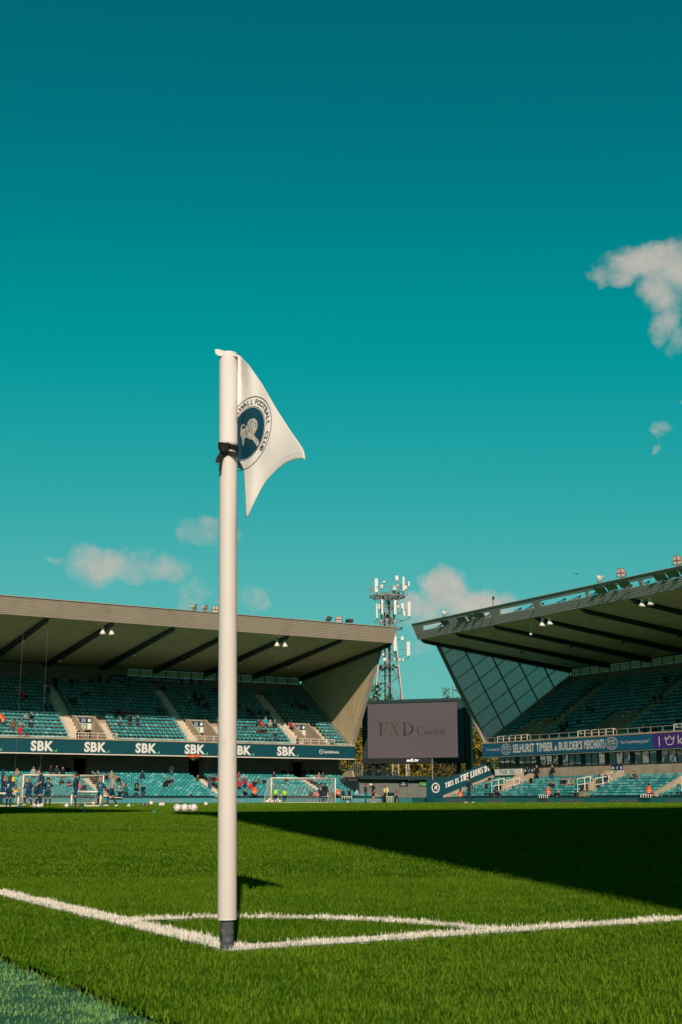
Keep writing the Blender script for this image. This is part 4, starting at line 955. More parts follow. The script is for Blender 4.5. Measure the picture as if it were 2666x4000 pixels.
m.poly([(75.08, yy, 2.3), (75.13, yy, 2.3), (75.16, yy, 2.14), (75.11, yy, 2.14)]); m.poly([(75.13, yy, 2.18), (75.27, yy, 2.18), (75.35, yy, 2.03), (75.31, yy, 2.02), (75.25, yy, 2.14), (75.13, yy, 2.14)]); m.poly([(74.8, yy, 1.88), (75.5, yy, 1.88), (75.5, yy, 1.93), (74.8, yy, 1.93)]); m.build('symbol', 'print_white', s)
s = thing('sign_board', (77.9, 113.9, 2.1), 'green FIRST AID sign hanging on the grey corner shed', 'sign')
m = MB(); m.box(77.3, 78.5, 113.84, 113.88, 1.84, 2.46); m.build('board', 'sign_green', s)
m = MB(); text(m, 'FIRST AID', (77.6, 113.83, 2.12), X_, Z_, .13, .8, bold=.01); m.box(77.4, 77.54, 113.825, 113.835, 2.16, 2.2); m.box(77.45, 77.49, 113.824, 113.836, 2.11, 2.25); m.poly([(77.85, 113.83, 1.92), (78.0, 113.83, 1.92), (78.0, 113.83, 2.0), (77.85, 113.83, 2.0)]); m.build('lettering', 'print_white', s)
# wall wedge and railings at the end of the left lower tier
f = thing('railing_fence', (71.6, 118.5, 2.5), 'pale upright railings stepping down the end of the left lower tier', 'fence')
for k in range(12):
    t = k/11; Y = 121.6-4.9*t; zt_ = 3.5+1.2*min(1, t/.35) if t < .35 else 4.7-(t-.35)/.65*.55
    zb2 = max(1.6, 3.3-max(0, (t-.62))*4.6); m = MB(); m.box(71.55-.02, 71.55+.02, Y-.02, Y+.02, zb2, zt_); m.build('bar', 'rail_grey', f)
m = MB(); m.tube([(71.55, 121.6, 3.5), (71.55, 119.9, 4.7), (71.55, 116.7, 4.15)], .03, 5); m.tube([(71.55, 119.9, 2.6), (71.55, 119.9, 4.72)], .05, 5); m.tube([(71.55, 116.68, 1.6), (71.55, 116.68, 4.2)], .05, 5); m.build('top_rail', 'rail_grey', f)
m = MB(T_end, True); m.prism([(-.1, -.05), (8.6, -.05), (8.6, 3.5), (5.6, 3.5), (5.2, 2.6), (4.4, 2.3), (-.1, .6)], -.25, -.02); m.build('flank_wall', 'concrete', STANDS['end']['root'])
# ------------------------------------------------------------------ telecom mast
mc = np.array((109.2, 170.0)); t = thing('telecom_mast', (mc[0], mc[1], 0), 'tall grey lattice telecom mast hung with white antenna panels', 'mast')
ax, ay = np.array((math.cos(YAW), -math.sin(YAW))), np.array((math.sin(YAW), math.cos(YAW)))
def mp(a, b, z): q = mc+ax*a+ay*b; return (q[0], q[1], z)
def hw(z): return 1.05+max(0, (29-z))*.095 if z < 29 else 1.05
lv = [0, 6, 11.5, 16.5, 20.5, 24, 27, 29.5, 32.0, 34.0]
corn = [(-1, -1), (1, -1), (1, 1), (-1, 1)]
for c in corn:
    m = MB(); m.tube([mp(c[0]*hw(z), c[1]*hw(z), z) for z in lv], .11, 6); m.build('leg', 'mast_steel', t)
for a, b in zip(lv, lv[1:]):
    m = MB()
    for k in range(4):
        p, q = corn[k], corn[(k+1) % 4]
        m.tube([mp(p[0]*hw(a), p[1]*hw(a), a), mp(q[0]*hw(b), q[1]*hw(b), b)], .06, 4); m.tube([mp(q[0]*hw(a), q[1]*hw(a), a), mp(p[0]*hw(b), p[1]*hw(b), b)], .06, 4); m.tube([mp(p[0]*hw(b), p[1]*hw(b), b), mp(q[0]*hw(b), q[1]*hw(b), b)], .05, 4)
    m.build('lattice_bay', 'mast_steel', t)
m = MB(); m.tube([mp(.25, 0, 0), mp(.25, 0, 33)], .22, 6); m.tube([mp(-.5, .2, 0), mp(-.5, .2, 31)], .14, 5); m.build('cable_riser', 'mast_dark', t)
m = MB()
for q in range(90): m.box(*[0]*6) if False else m.tube([mp(-.2, -.3, 3+.33*q), mp(.05, -.3, 3+.33*q)], .02, 4)
m.tube([mp(-.2, -.3, 2), mp(-.2, -.3, 33)], .025, 4); m.tube([mp(.05, -.3, 2), mp(.05, -.3, 33)], .025, 4); m.build('ladder', 'mast_steel', t)
def px(x, y): # pixel -> mast-local (a, z)
    p = upZ(x, y, 204.5); return (p[:2]-mc)@ax, p[2]
for (ring, half) in ((33.6, 3.0), (28.2, 2.4)):
    m = MB(); n = 12
    P = [mp(half*math.cos(2*math.pi*k/n), half*math.sin(2*math.pi*k/n), ring) for k in range(n+1)]
    m.tube(P, .09, 5); m.tube([(x, y, z+1.3) for x, y, z in P], .045, 4)
    for k in range(n): m.tube([P[k], (P[k][0], P[k][1], ring+1.3)], .04, 4)
    for c in corn: m.tube([mp(c[0]*hw(ring), c[1]*hw(ring), ring-2.2), mp(c[0]*half*.72, c[1]*half*.72, ring)], .06, 4); m.tube([mp(c[0]*hw(ring), c[1]*hw(ring), ring), mp(c[0]*half*.72, c[1]*half*.72, ring)], .06, 4)
    m.build('platform_frame', 'mast_steel', t)
    if half > 2.5: m = MB(); [m.tube([mp(-math.sqrt(half**2-q*q), q, ring-.02), mp(math.sqrt(half**2-q*q), q, ring-.02)], .05, 4) for q in np.linspace(-half*.9, half*.9, 7)]; m.build('platform_floor', 'mast_steel', t)
rg = random.Random(3)
def panel(x0, x1, y0, y1, b=-2.2, mt='antenna_white'):
    s_ = 1.0; k = 1380; f_ = 300/1261
    (a0, z1), (a1, z0) = px(k+x0*f_, 2220+y0*f_), px(k+x1*f_, 2220+y1*f_)
    m = MB(); d = min(.28, a1-a0)
    c = [mp(a0, b, z0), mp(a1, b, z0), mp(a1, b+d, z0), mp(a0, b+d, z0), mp(a0, b, z1), mp(a1, b, z1), mp(a1, b+d, z1), mp(a0, b+d, z1)]; m.hexa(c); o = m.build('antenna_panel', mt, t)
    m = MB(); ca = (a0+a1)/2; m.tube([mp(ca, b+d+.08, z0-.3), mp(ca, b+d+.08, z1+.1)], .05, 5); m.tube([mp(ca, b+d+.08, (z0+z1)/2), mp(ca*.6, b+d+1.0, (z0+z1)/2-.1)], .04, 4); m.build('mount_pole', 'mast_steel', t)
    if z1-z0 > 1.5: m = MB(); m.tube([mp(ca, b+.1, z0), mp(ca+.1, b+.2, z0-.4), mp(ca*.7, b+.6, z0-.7), mp(ca*.3, b+1.4, z0-.3)], .04, 4); m.build('feeder_cable', 'mast_dark', t)
for q in [(352, 405, 192, 415), (687, 737, 147, 225), (805, 840, 167, 395), (898, 923, 240, 318), (667, 718, 250, 385, 1.5), (437, 490, 297, 350), (718, 742, 290, 322), (842, 880, 310, 365), (485, 520, 235, 262),
          (375, 400, 608, 838), (414, 440, 612, 690), (458, 490, 540, 778), (662, 706, 547, 780), (782, 826, 597, 676), (810, 832, 676, 780), (888, 938, 572, 805), (832, 868, 620, 760, 1.5), (718, 750, 633, 668),
          (658, 712, 1140, 1375), (778, 823, 1140, 1200), (873, 928, 1222, 1452), (490, 540, 1487, 1537), (482, 508, 1415, 1450), (655, 680, 1490, 1522), (750, 772, 1495, 1540), (800, 828, 1500, 1535), (710, 738, 1610, 1622)]: panel(*q)
for x, y0, y1 in ((266, 180, 500), (602, 200, 420), (285, 275, 480), (742, 220, 430), (790, 225, 430), (425, 860, 960), (830, 1160, 1480), (472, 1420, 1640), (880, 225, 480), (436, 225, 440)):
    a, z1 = px(1380+x*300/1261, 2220+y0*300/1261); _, z0 = px(1380+x*300/1261, 2220+y1*300/1261); m = MB(); m.tube([mp(a, -2.3, z0), mp(a, -2.3, z1)], .05, 5); m.tube([mp(a, -2.3, z0+.3), mp(a*.55, -.9, z0+.2)], .035, 4); m.build('whip_aerial', 'mast_steel', t)
m = MB()
for k in range(46):
    a = rg.uniform(-2.2, 2.4); b = rg.uniform(-2.2, 1.5); z = rg.choice((33.7, 33.9, 28.3, 26.5, 21.5, 30)); s_ = rg.uniform(.06, .2); c = mp(a*(.55 if z < 28 else 1), b*(.5 if z < 28 else 1), z+rg.uniform(-.2, .5)); m.box(c[0]-s_, c[0]+s_, c[1]-s_, c[1]+s_, c[2]-s_*1.4, c[2]+s_*1.4)
for k in range(26):
    z = rg.choice((33.4, 28, 22, 26)); a = rg.uniform(-2, 2)*(1 if z > 27.5 else .6); m.tube([mp(a, -1.6, z+.2), mp(a*.7, -1.4, z-rg.uniform(.2, .6)), mp(a*.2, -.2, z-rg.uniform(.6, 2))], .035, 4)
m.build('junction_boxes', 'mast_dark', t, 'stuff')

# ------------------------------------------------------------------ trees behind the corner
def tree(P, h, rad, mt, label, n=1500, trunk=.22, zc=.55, leaf=.21, seed=0, name='autumn_tree', cat='tree', group=None):
    rg = random.Random(seed); t = thing(name, P, label, cat, group); P = np.array(P, float); m = MB(); tips = []
    lim = []
    m.tube([P, P+Z_*h*.3+np.array((rg.uniform(-.2, .2), rg.uniform(-.2, .2), 0)), P+Z_*h*.6, P+Z_*h*.9], [trunk, trunk*.75, trunk*.45, .03], 7)
    for k in range(11):
        z = h*rg.uniform(.22, .8); a = rg.uniform(0, 6.28); l = rad*rg.uniform(.6, 1.0)*(1-.5*z/h); e = P+np.array((l*math.cos(a), l*math.sin(a), z+l*rg.uniform(.3, .8))); mid = (P+Z_*z+e)/2+np.array((rg.uniform(-.2, .2), rg.uniform(-.2, .2), .15)); m.tube([P+Z_*z, mid, e], [trunk*.4, trunk*.25, .02], 5); tips.append(e); tips.append(mid)
    m.build('trunk', 'bark', t, smooth=True)
    n = int(n*1.35); m = MB(); cl = [(tp, rad*rg.uniform(.22, .42)) for tp in tips]+[(P+np.array((rg.gauss(0, rad*.38), rg.gauss(0, rad*.38), h*rg.uniform(.3, .97))), rad*rg.uniform(.2, .4)) for _ in range(16)]
    for k in range(n):
        c, r = rg.choice(cl); d = np.array((rg.gauss(0, 1), rg.gauss(0, 1), rg.gauss(0, 1))); d /= np.linalg.norm(d)+1e-6; p = c+d*r*rg.random()**.45
        u = np.array((rg.gauss(0, 1), rg.gauss(0, 1), rg.gauss(0, .7))); u /= np.linalg.norm(u); v = np.cross(u, (rg.gauss(0, 1), rg.gauss(0, 1), rg.gauss(0, 1))); v /= np.linalg.norm(v)+1e-6; s_ = leaf*rg.uniform(.6, 1.3)
        m.poly([p-u*s_, p+v*s_*.55, p+u*s_, p-v*s_*.55])
    m.build('crown', mt, t)
def tp(x, Z): p = upZ(x, 3100, Z); return (p[0], p[1], 0)
TL = [(1400, 176, 14.5, 3.1, 'leaf_yellow', 'yellow green tree between the left stand and the scoreboard', 2600), (1448, 182, 18.6, 2.6, 'leaf_green', 'dark green tree top behind the lattice mast base', 1900), (1835, 172, 15.2, 3.0, 'leaf_yellow', 'golden tree between the scoreboard and the right stand', 2600), (1778, 184, 18.8, 2.4, 'leaf_olive', 'thin orange tree top just above the scoreboard corner', 1000),
      (1880, 166, 9.5, 2.4, 'leaf_yellow', 'smaller yellow tree low beside the right stand end', 1700), (1880, 185, 15.5, 2.6, 'leaf_olive', 'olive tree behind the right stand screen edge', 1600), (1385, 200, 12, 3, 'leaf_green', 'dark green tree low behind the pale railings', 1600),
      (1490, 180, 8.0, 2.8, 'leaf_green', 'dark green tree under the left part of the scoreboard', 1800), (1545, 176, 7.8, 2.6, 'leaf_yellow', 'yellow leaved bush under the scoreboard logo', 1500), (1640, 174, 7.4, 2.5, 'leaf_yellow', 'bright yellow bush under the scoreboard middle', 1600), (1668, 180, 8.6, 2.4, 'leaf_red', 'russet red bush under the scoreboard middle', 1400), (1730, 176, 8.2, 2.7, 'leaf_olive', 'olive brown bush under the scoreboard right part', 1700), (1790, 180, 8.6, 2.6, 'leaf_olive', 'tawny bush under the scoreboard right post', 1500), (1860, 182, 8.8, 2.8, 'leaf_olive', "tawny bush behind the LIONS' DEN wall top", 1400), (1590, 186, 8.2, 2.6, 'leaf_olive', 'brownish bush behind the pale lattice feet', 1300)]
for k, (x, Z, h, r, mt, lb, n) in enumerate(TL): tree(tp(x, Z), h, r, mt, lb, n, seed=20+k, name='autumn_tree' if h > 9 else 'autumn_bush', cat='tree' if h > 9 else 'bush')
m = MB(); rg = random.Random(5)
for k in range(6500):
    x = rg.uniform(1270, 1960); Z = rg.uniform(205, 225); p = upZ(x, 3100, Z); z = rg.random()**.7*(8.5+1.5*math.sin(x*.02)); u = np.array((rg.gauss(0, 1), rg.gauss(0, 1), rg.gauss(0, .7))); u /= np.linalg.norm(u); v = np.cross(u, (.3, rg.gauss(0, 1), rg.gauss(0, 1))); v /= np.linalg.norm(v); s_ = rg.uniform(.3, .55); c = np.array((p[0], p[1], z)); m.poly([c-u*s_, c+v*s_*.6, c+u*s_, c-v*s_*.6])
o = m.build('far_thicket', 'leaf_olive', None, 'stuff')
tag(o, 'far autumn thicket filling the gap under the scoreboard', 'thicket')
fl = thing('meadow_flowers', tp(1560, 165), 'row of pale blossom along the deck railing', 'flowers')
m = MB()
for k in range(380):
    p = upZ(rg.uniform(1412, 1560), 3100, rg.uniform(160, 163)); z = 2.6+rg.random()*1.2; s_ = .045; m.box(p[0]-s_, p[0]+s_, p[1]-s_, p[1]+s_, z-s_, z+s_, rg.choice((0, 0, 1, 2)))
m.build('blossoms', ['print_white', 'pink', 'leaf_green'], fl, 'stuff')
fl['kind'] = 'stuff'
for x0, x1, y0, lb in ((1532, 1560, 2990, 'left pale lattice mast foot seen under the scoreboard'), (1586, 1600, 2985, 'right pale steel pole pair seen under the scoreboard')):
    p0, p1 = upZ(x0, 3060, 168), upZ(x1, 3060, 168); top = upZ(x0, y0, 168)[2]+1; s = thing('lattice_frame', (p0[0], p0[1], 0), lb, 'frame'); m = MB()
    m.tube([(p0[0], p0[1], 0), (p0[0]+.2, p0[1], top)], .12, 6); m.tube([(p1[0], p1[1], 0), (p1[0]-.1, p1[1], top)], .12, 6); m.build('leg', 'mast_steel', s); m = MB()
    for q in range(4): za, zc = top*q/4, top*(q+1)/4; m.tube([(p0[0], p0[1], za), (p1[0], p1[1], zc)], .05, 4); m.tube([(p1[0], p1[1], za), (p0[0], p0[1], zc)], .05, 4)
    m.build('brace', 'mast_steel', s)
p = upZ(1690, 3030, 140); s = thing('slim_pole', (p[0], p[1], 0), 'slim pale pole standing right of centre under the scoreboard', 'pole'); m = MB(); m.tube([(p[0], p[1], 0), (p[0], p[1], 4.7)], .05, 6); m.lathe((p[0], p[1], 4.7), (0, 0, 1), [(0, .07), (.08, .07)], 6); m.build('shaft', 'rail_grey', s)

# ------------------------------------------------------------------ floodlights and horn loudspeakers
def flood_round(P, face, label, r=.36, group='round floodlights on the roof edges', sc=1):
    P = np.array(P, float); f = np.array(face, float); f /= np.linalg.norm(f); t = thing('round_floodlight', P-Z_*.45, label, 'floodlight', group)
    m = MB(); m.lathe(P-f*.32, f, [(0, .1), (.03, .16), (.14, .27), (.26, r*.95), (.34, r), (.36, r), (.36, r*.9)], 14); m.build('shell', 'lamp_shell', t, smooth=False)
    m = MB(); m.lathe(P+f*.0, f, [(0, r*.88), (.005, r*.88)], 14); m.build('lens', 'lamp_face', t)
    sd = np.cross(f, Z_); sd /= np.linalg.norm(sd); u = np.cross(sd, f)
    m = MB(); m.tube([P+f*.06-sd*r*.85, P+f*.06+sd*r*.85], .022, 4); m.tube([P+f*.06-u*r*.85, P+f*.06+u*r*.85], .022, 4); m.build('lens_guard', 'pink' if False else 'crimson', t)
    m = MB(); m.tube([P-sd*(r+.04), P-sd*(r+.04)-Z_*.3, P-Z_*.45-sd*.1, P-Z_*.45+sd*.1, P+sd*(r+.04)-Z_*.3, P+sd*(r+.04)], .03, 5); m.build('yoke', 'lamp_dark', t)
    m = MB(); m.lathe(P-f*.55, f, [(0, .09), (.02, .11), (.24, .11)], 8); m.build('gear_case', 'lamp_shell', t)
def flood_flat(P, face, label, w=.85, h=.6, group='flat floodlights on the roof edges'):
    P = np.array(P, float); f = np.array(face, float); f /= np.linalg.norm(f); sd = np.cross(f, Z_); sd /= np.linalg.norm(sd); u = np.cross(sd, f); t = thing('flat_floodlight', P-Z_*.4, label, 'floodlight', group)
    def bx(a, b, c, m, k=1): m.hexa([tuple(P+sd*x+u*y+f*z) for z, x, y in ((c[0], -a, -b), (c[0], a, -b), (c[0], a, b), (c[0], -a, b), (c[1], -a*k, -b*k), (c[1], a*k, -b*k), (c[1], a*k, b*k), (c[1], -a*k, b*k))])
    m = MB(); bx(w/2, h/2, (0, -.12), m, .8); m.build('housing', 'lamp_dark', t)
    m = MB()
    for q in range(5): P2 = P; x = -w/2*.8+w*.8*q/4; m.hexa([tuple(P+sd*(x+a)+u*b+f*c) for c, a, b in ((-.12, -.015, -h*.36), (-.12, .015, -h*.36), (-.12, .015, h*.36), (-.12, -.015, h*.36), (-.2, -.015, -h*.3), (-.2, .015, -h*.3), (-.2, .015, h*.3), (-.2, -.015, h*.3))])
    m.build('cooling_fin', 'lamp_shell', t)
    m = MB(); bx(w/2*.92, h/2*.9, (.006, .001), m); m.build('lens', 'window_glass', t)
    m = MB(); m.tube([P-sd*w*.45, P-sd*w*.45-Z_*.35, P-Z_*.4, P+sd*w*.45-Z_*.35, P+sd*w*.45], .028, 5); m.build('yoke', 'lamp_dark', t)
for k, (x, fx) in enumerate(((47.5, .9), (48.65, .7), (49.7, -.35))): flood_round((x, 109.1, 18.98), (fx, -1, -.35), f'{("left", "middle", "right")[k]} one of three round floodlights on the left roof, beside the flag pole')
flood_flat((62.9, 109.1, 18.95), (.5, -1, -.9), 'left flat floodlight near the far end of the left roof'); flood_round((64.1, 109.1, 19.0), (-.3, -1, -.3), 'single round floodlight between two flat ones on the left roof'); flood_flat((65.4, 109.1, 18.9), (-.2, -.5, -1), 'right flat floodlight near the far end of the left roof')
flood_round((71.3, 100.0, 19.0), (-.8, .9, -.2), 'round floodlight at the far left tip of the right roof'); flood_round((71.3, 76.6, 19.05), (-.6, .9, -.3), 'round floodlight facing left, middle of the right roof edge'); flood_round((71.3, 73.8, 19.15), (-.8, -.35, -.3), 'round floodlight facing the pitch right of the left facing one', .42); flood_round((71.3, 67.3, 19.15), (-.8, -.35, -.3), 'round floodlight cut by the right picture edge', .42)
for k, (y, z, dd) in enumerate(((99.9, 18.0, 0), (97.0, 17.95, .2), (95.4, 17.98, .2), (94.0, 18.0, .2), (76.6, 18.0, .3), (75.2, 18.1, .3), (73.6, 18.1, .3), (69.4, 18.05, .3), (68.0, 18.1, .3), (66.6, 18.1, .3))):
    flood_flat((71.4, y, z), (-.9, -.2, -1.3), f'flat floodlight {("first", "second", "third", "fourth", "fifth", "sixth", "seventh", "eighth", "ninth", "tenth")[k]} from the left inside the slotted right roof edge', 1.05, .8)
def horn(P, d, label):
    P = np.array(P, float); t = thing('horn_loudspeaker', P+Z_*.6, label, 'loudspeaker', 'white horn loudspeakers under the roofs'); m = MB(); m.lathe(P+np.array(d)*-.0+Z_*.75, np.array(d)*.15+np.array((0, 0, -1)), [(0, .08), (.03, .12), (.14, .14), (.3, .17), (.46, .24), (.6, .33), (.61, .31), (.45, .2)], 14); m.build('horn', 'horn_white', t, smooth=True)
    m = MB(); m.ball(P+Z_*.78, .15, 10, 6); m.build('driver', 'horn_white', t, smooth=True); m = MB(); m.tube([P+Z_*.82, P+Z_*1.25], .04, 5); m.build('bracket', 'lamp_dark', t)
horn((38.7, 111.0, 15.75), (-.2, -1, 0), 'left horn of the white pair under the left roof, nearer left'); horn((39.55, 111.0, 15.75), (.5, -1, 0), 'right horn of the white pair under the left roof, nearer left')
horn((57.7, 111.0, 15.75), (-.2, -1, 0), 'left horn of the white pair under the left roof, right of the flag pole'); horn((58.6, 111.0, 15.75), (.5, -1, 0), 'right horn of the white pair under the left roof, right of the flag pole')
horn((72.6, 85.9, 15.95), (-.6, .3, 0), 'left horn of the white pair under the right roof, nearer the scoreboard'); horn((72.6, 84.9, 15.95), (-.3, -.8, 0), 'right horn of the white pair under the right roof, nearer the scoreboard')
horn((72.6, 72.8, 16.05), (-.6, .3, 0), 'left horn of the white pair under the right roof, nearer the picture edge'); horn((72.6, 71.9, 16.05), (-.3, -.8, 0), 'right horn of the white pair under the right roof, nearer the picture edge')
def under_lamp(P, label):
    t = thing('beam_lamp', P, label, 'lamp', 'lamps on the roof beams'); P = np.array(P, float); m = MB(); m.lathe(P, (0, -.5, -1), [(-.2, .12), (0, .28), (.02, .28), (.03, .24)], 10); m.build('shell', 'lamp_dark', t); m = MB(); m.lathe(P, (0, -.5, -1), [(.031, .22), (.034, .22)], 10); m.build('lens', 'lamp_face', t)
sof = lambda v: 17.0-(v+3.2)*2.0/20.9
for k, (u, v) in enumerate(((6.4, 8.5), (12.8, 8.0), (19.2, 7.8), (25.6, 7.4), (32, 12.5), (38.4, 4))): under_lamp((XE-u-.1, Y0+v, sof(v)-.75), f'dark lamp on the {("first", "second", "third", "fourth", "fifth", "sixth")[k]} left roof beam from the scoreboard')
for k, (u, v) in enumerate(((6.4, 5.6), (12.8, 6.8), (19.2, 8), (25.6, 9))): under_lamp((X0+v, YE-u-.1, sof(v)-.75), f'dark lamp on the {("first", "second", "third", "fourth")[k]} right roof beam from the scoreboard')
t = thing('pendant_lamp', (73.0, 88.2, 17.0), 'small white pendant hanging under the right roof edge', 'lamp'); m = MB(); m.tube([(73, 88.2, 16.9), (73, 88.2, 15.7)], .025, 4); m.lathe((73, 88.2, 15.72), (0, 0, -1), [(0, .05), (.08, .12), (.16, .13)], 8); m.build('lamp', 'horn_white', t)
t = thing('roof_camera', (71.4, 91.8, 18.6), 'small dark camera pole on top of the right roof edge', 'camera'); m = MB(); m.tube([(71.4, 91.8, 18.6), (71.4, 91.8, 19.3)], .04, 5); m.ball((71.4, 91.75, 19.45), .17, 8, 6, sc=(.8, .8, 1.2)); m.build('camera_head', 'lamp_dark', t)
t = thing('hanging_camera', (51.6, 117.7, 4.5), 'small black camera with orange clamps under the third full SBK sign', 'camera'); m = MB(); m.box(51.0, 51.45, 117.6, 117.85, 4.62, 4.86); m.box(51.75, 52.3, 117.6, 117.85, 4.66, 4.88); m.build('clamp', 'hi_vis_orange', t); m = MB(); m.ball((51.5, 117.7, 4.4), .16, 8, 6); m.tube([(51.2, 117.7, 4.6), (51.5, 117.7, 4.4), (52, 117.7, 4.62)], .05, 5); m.build('camera_body', 'lamp_dark', t)
p = upZ(2253, 2243, 60); t = thing('flying_bird', p, 'tiny dark bird flying above the right roof', 'bird'); m = MB(); p = np.array(p); m.ball(p, .05, 6, 5, sc=(1, .5, .5)); m.poly([p, p+(.12, .05, .05), p+(.22, .0, .02), p+(.08, -.05, 0)]); m.poly([p, p+(-.1, .06, .06), p+(-.2, .02, .03), p+(-.07, -.05, 0)]); m.build('bird_body', 'black', t)

# ------------------------------------------------------------------ goals
def ground_at(x, y):       # world point of a pitch pixel, on the crowned turf
    lo, hi = 1.5, 200.
    f = lambda s: (CAM+ray(x, y)*s)
    for _ in range(60):
        md = (lo+hi)/2; p = f(md)
        if p[2] > crown(p[0], p[1]): lo = md
        else: hi = md
    return f(lo)
def net_sheet(mb, A, B, C_, D, nu, nv, sag=0, r=.011):
    A, B, C_, D = [np.array(q, float) for q in (A, B, C_, D)]
    P = lambda s, t: (A*(1-s)*(1-t)+B*s*(1-t)+C_*s*t+D*(1-s)*t)-Z_*sag*math.sin(math.pi*t)*math.sin(math.pi*s)
    for i in range(nu+1): mb.tube([P(i/nu, j/5) for j in range(6)], r, 3, caps=False)
    for j in range(nv+1): mb.tube([P(i/6, j/nv) for i in range(7)], r, 3, caps=False)
def big_goal(X0_, X1_, Y, depth, label, hexnet=True):
    t = thing('football_goal', ((X0_+X1_)/2, Y, 0), label, 'goal'); z = 2.44; r = .06
    for x in (X0_, X1_): m = MB(); m.lathe((x, Y, -.03), (0, 0, 1), [(0, r), (z+.06, r)], 10); m.build('post', 'goal_white', t, smooth=True)
    m = MB(); m.lathe((X0_+r, Y, z), (1, 0, 0), [(0, r), (X1_-X0_-2*r, r)], 10); m.build('crossbar', 'goal_white', t, smooth=True)
    m = MB(); m.tube([(X0_, Y, z), (X0_, Y+depth*.45, z-.03), (X0_, Y+depth, .03)], .03, 5); m.tube([(X1_, Y, z), (X1_, Y+depth*.45, z-.03), (X1_, Y+depth, .03)], .03, 5); m.tube([(X0_, Y+.1, .03), (X0_, Y+depth, .03), (X1_, Y+depth, .03), (X1_, Y+.1, .03)], .03, 5); m.build('stanchion', 'goal_white', t)
    m = MB(); d1 = depth*.45; nx = 34
    net_sheet(m, (X0_, Y+d1, z-.05), (X1_, Y+d1, z-.05), (X1_, Y+depth, .03), (X0_, Y+depth, .03), nx, 12, .1); net_sheet(m, (X0_, Y, z), (X1_, Y, z), (X1_, Y+d1, z-.05), (X0_, Y+d1, z-.05), nx, 4, .12)
    for x in (X0_, X1_): net_sheet(m, (x, Y, .05), (x, Y+depth, .05), (x, Y+d1, z-.05), (x, Y, z), 8, 12)
    m.build('net', 'net_cord', t)
big_goal(30.34, 37.66, 106.05, 2.3, 'full size white goal with a net, behind the children on the left')
big_goal(56.35, 63.75, 109.2, 1.6, 'full size white goal with a net, right of the corner flag pole')
def mini_goal(x0, x1, yb, H, label, ang=0):
    a, b = ground_at(x0, yb), ground_at(x1, yb); Zf = (a-CAM)[:2]@ay; px_m = 4925/Zf; h = H/px_m; t = thing('mini_goal', a, label, 'mini goal'); d = b-a; L_ = np.linalg.norm(d); d /= L_; n = np.array((d[1], -d[0], 0)); r = .04
    n = -n if n@np.append(ay, 0) < 0 else n
    sk = d*.12
    for q in (a, b): m = MB(); m.tube([q-n*.0, q+Z_*(h-.12)], r, 8); m.build('post', 'goal_white', t, smooth=True)
    m = MB(); m.tube([a+Z_*h, b+Z_*h-d*.15], r, 8); m.build('crossbar', 'goal_white', t, smooth=True); m = MB(); m.tube([b+Z_*h-d*.15, b+Z_*(h)+d*.02, b+Z_*(h-.14)], r*1.15, 8); m.tube([b-n*.5+d*.35+Z_*.04, b-n*.5+d*.55+Z_*.04], r*1.2, 8); m.tube([a-n*.5+d*.28+Z_*.04, a-n*.5+d*.46+Z_*.04], r*1.2, 8); m.build('corner_joint', 'joint_blue', t)
    m = MB(); m.tube([a-n*.5+d*.46+Z_*.04, b-n*.5+d*.35+Z_*.04], r, 8); m.tube([a+Z_*.04, a-n*.5+d*.28+Z_*.04], r, 8); m.tube([b+Z_*.04, b-n*.5+d*.35+Z_*.04], r, 8); m.build('base_bar', 'goal_white', t, smooth=True)
    m = MB(); net_sheet(m, a+Z_*h, b+Z_*h, b+n*.6+Z_*.03, a+n*.6+Z_*.03, 12, 8, .05, .006); m.build('net', 'net_dark', t)
mini_goal(279, 393, 3152, 57, 'small white training goal with blue corners, nearer the hooded boy')
mini_goal(-60, 71, 3153, 52, 'small white training goal with blue corner, cut by the left picture edge')
# ball stop net behind the left goal: two tall wires and a blue padded post
t = thing('ball_stop_net', (33.5, 111.2, 0), 'tall thin wires of the ball stop net left of the goal', 'net'); m = MB()
for x, y in ((161, 2960), (66, 2900)): p = up(x, y, 'Y', 111.3); m.tube([(p[0], 111.3, 0), (p[0], 111.3, 16.6)], .004, 4)
m.build('wire', 'rail_grey', t)
p = up(8, 3090, 'Y', 106.6); t = thing('padded_post', (p[0], 106.6, 0), 'blue padded net post at the left picture edge', 'post'); m = MB(); m.tube([(p[0], 106.6, 0), (p[0], 106.6, 2.9)], .12, 8); m.build('padding', 'kit_navy', t)

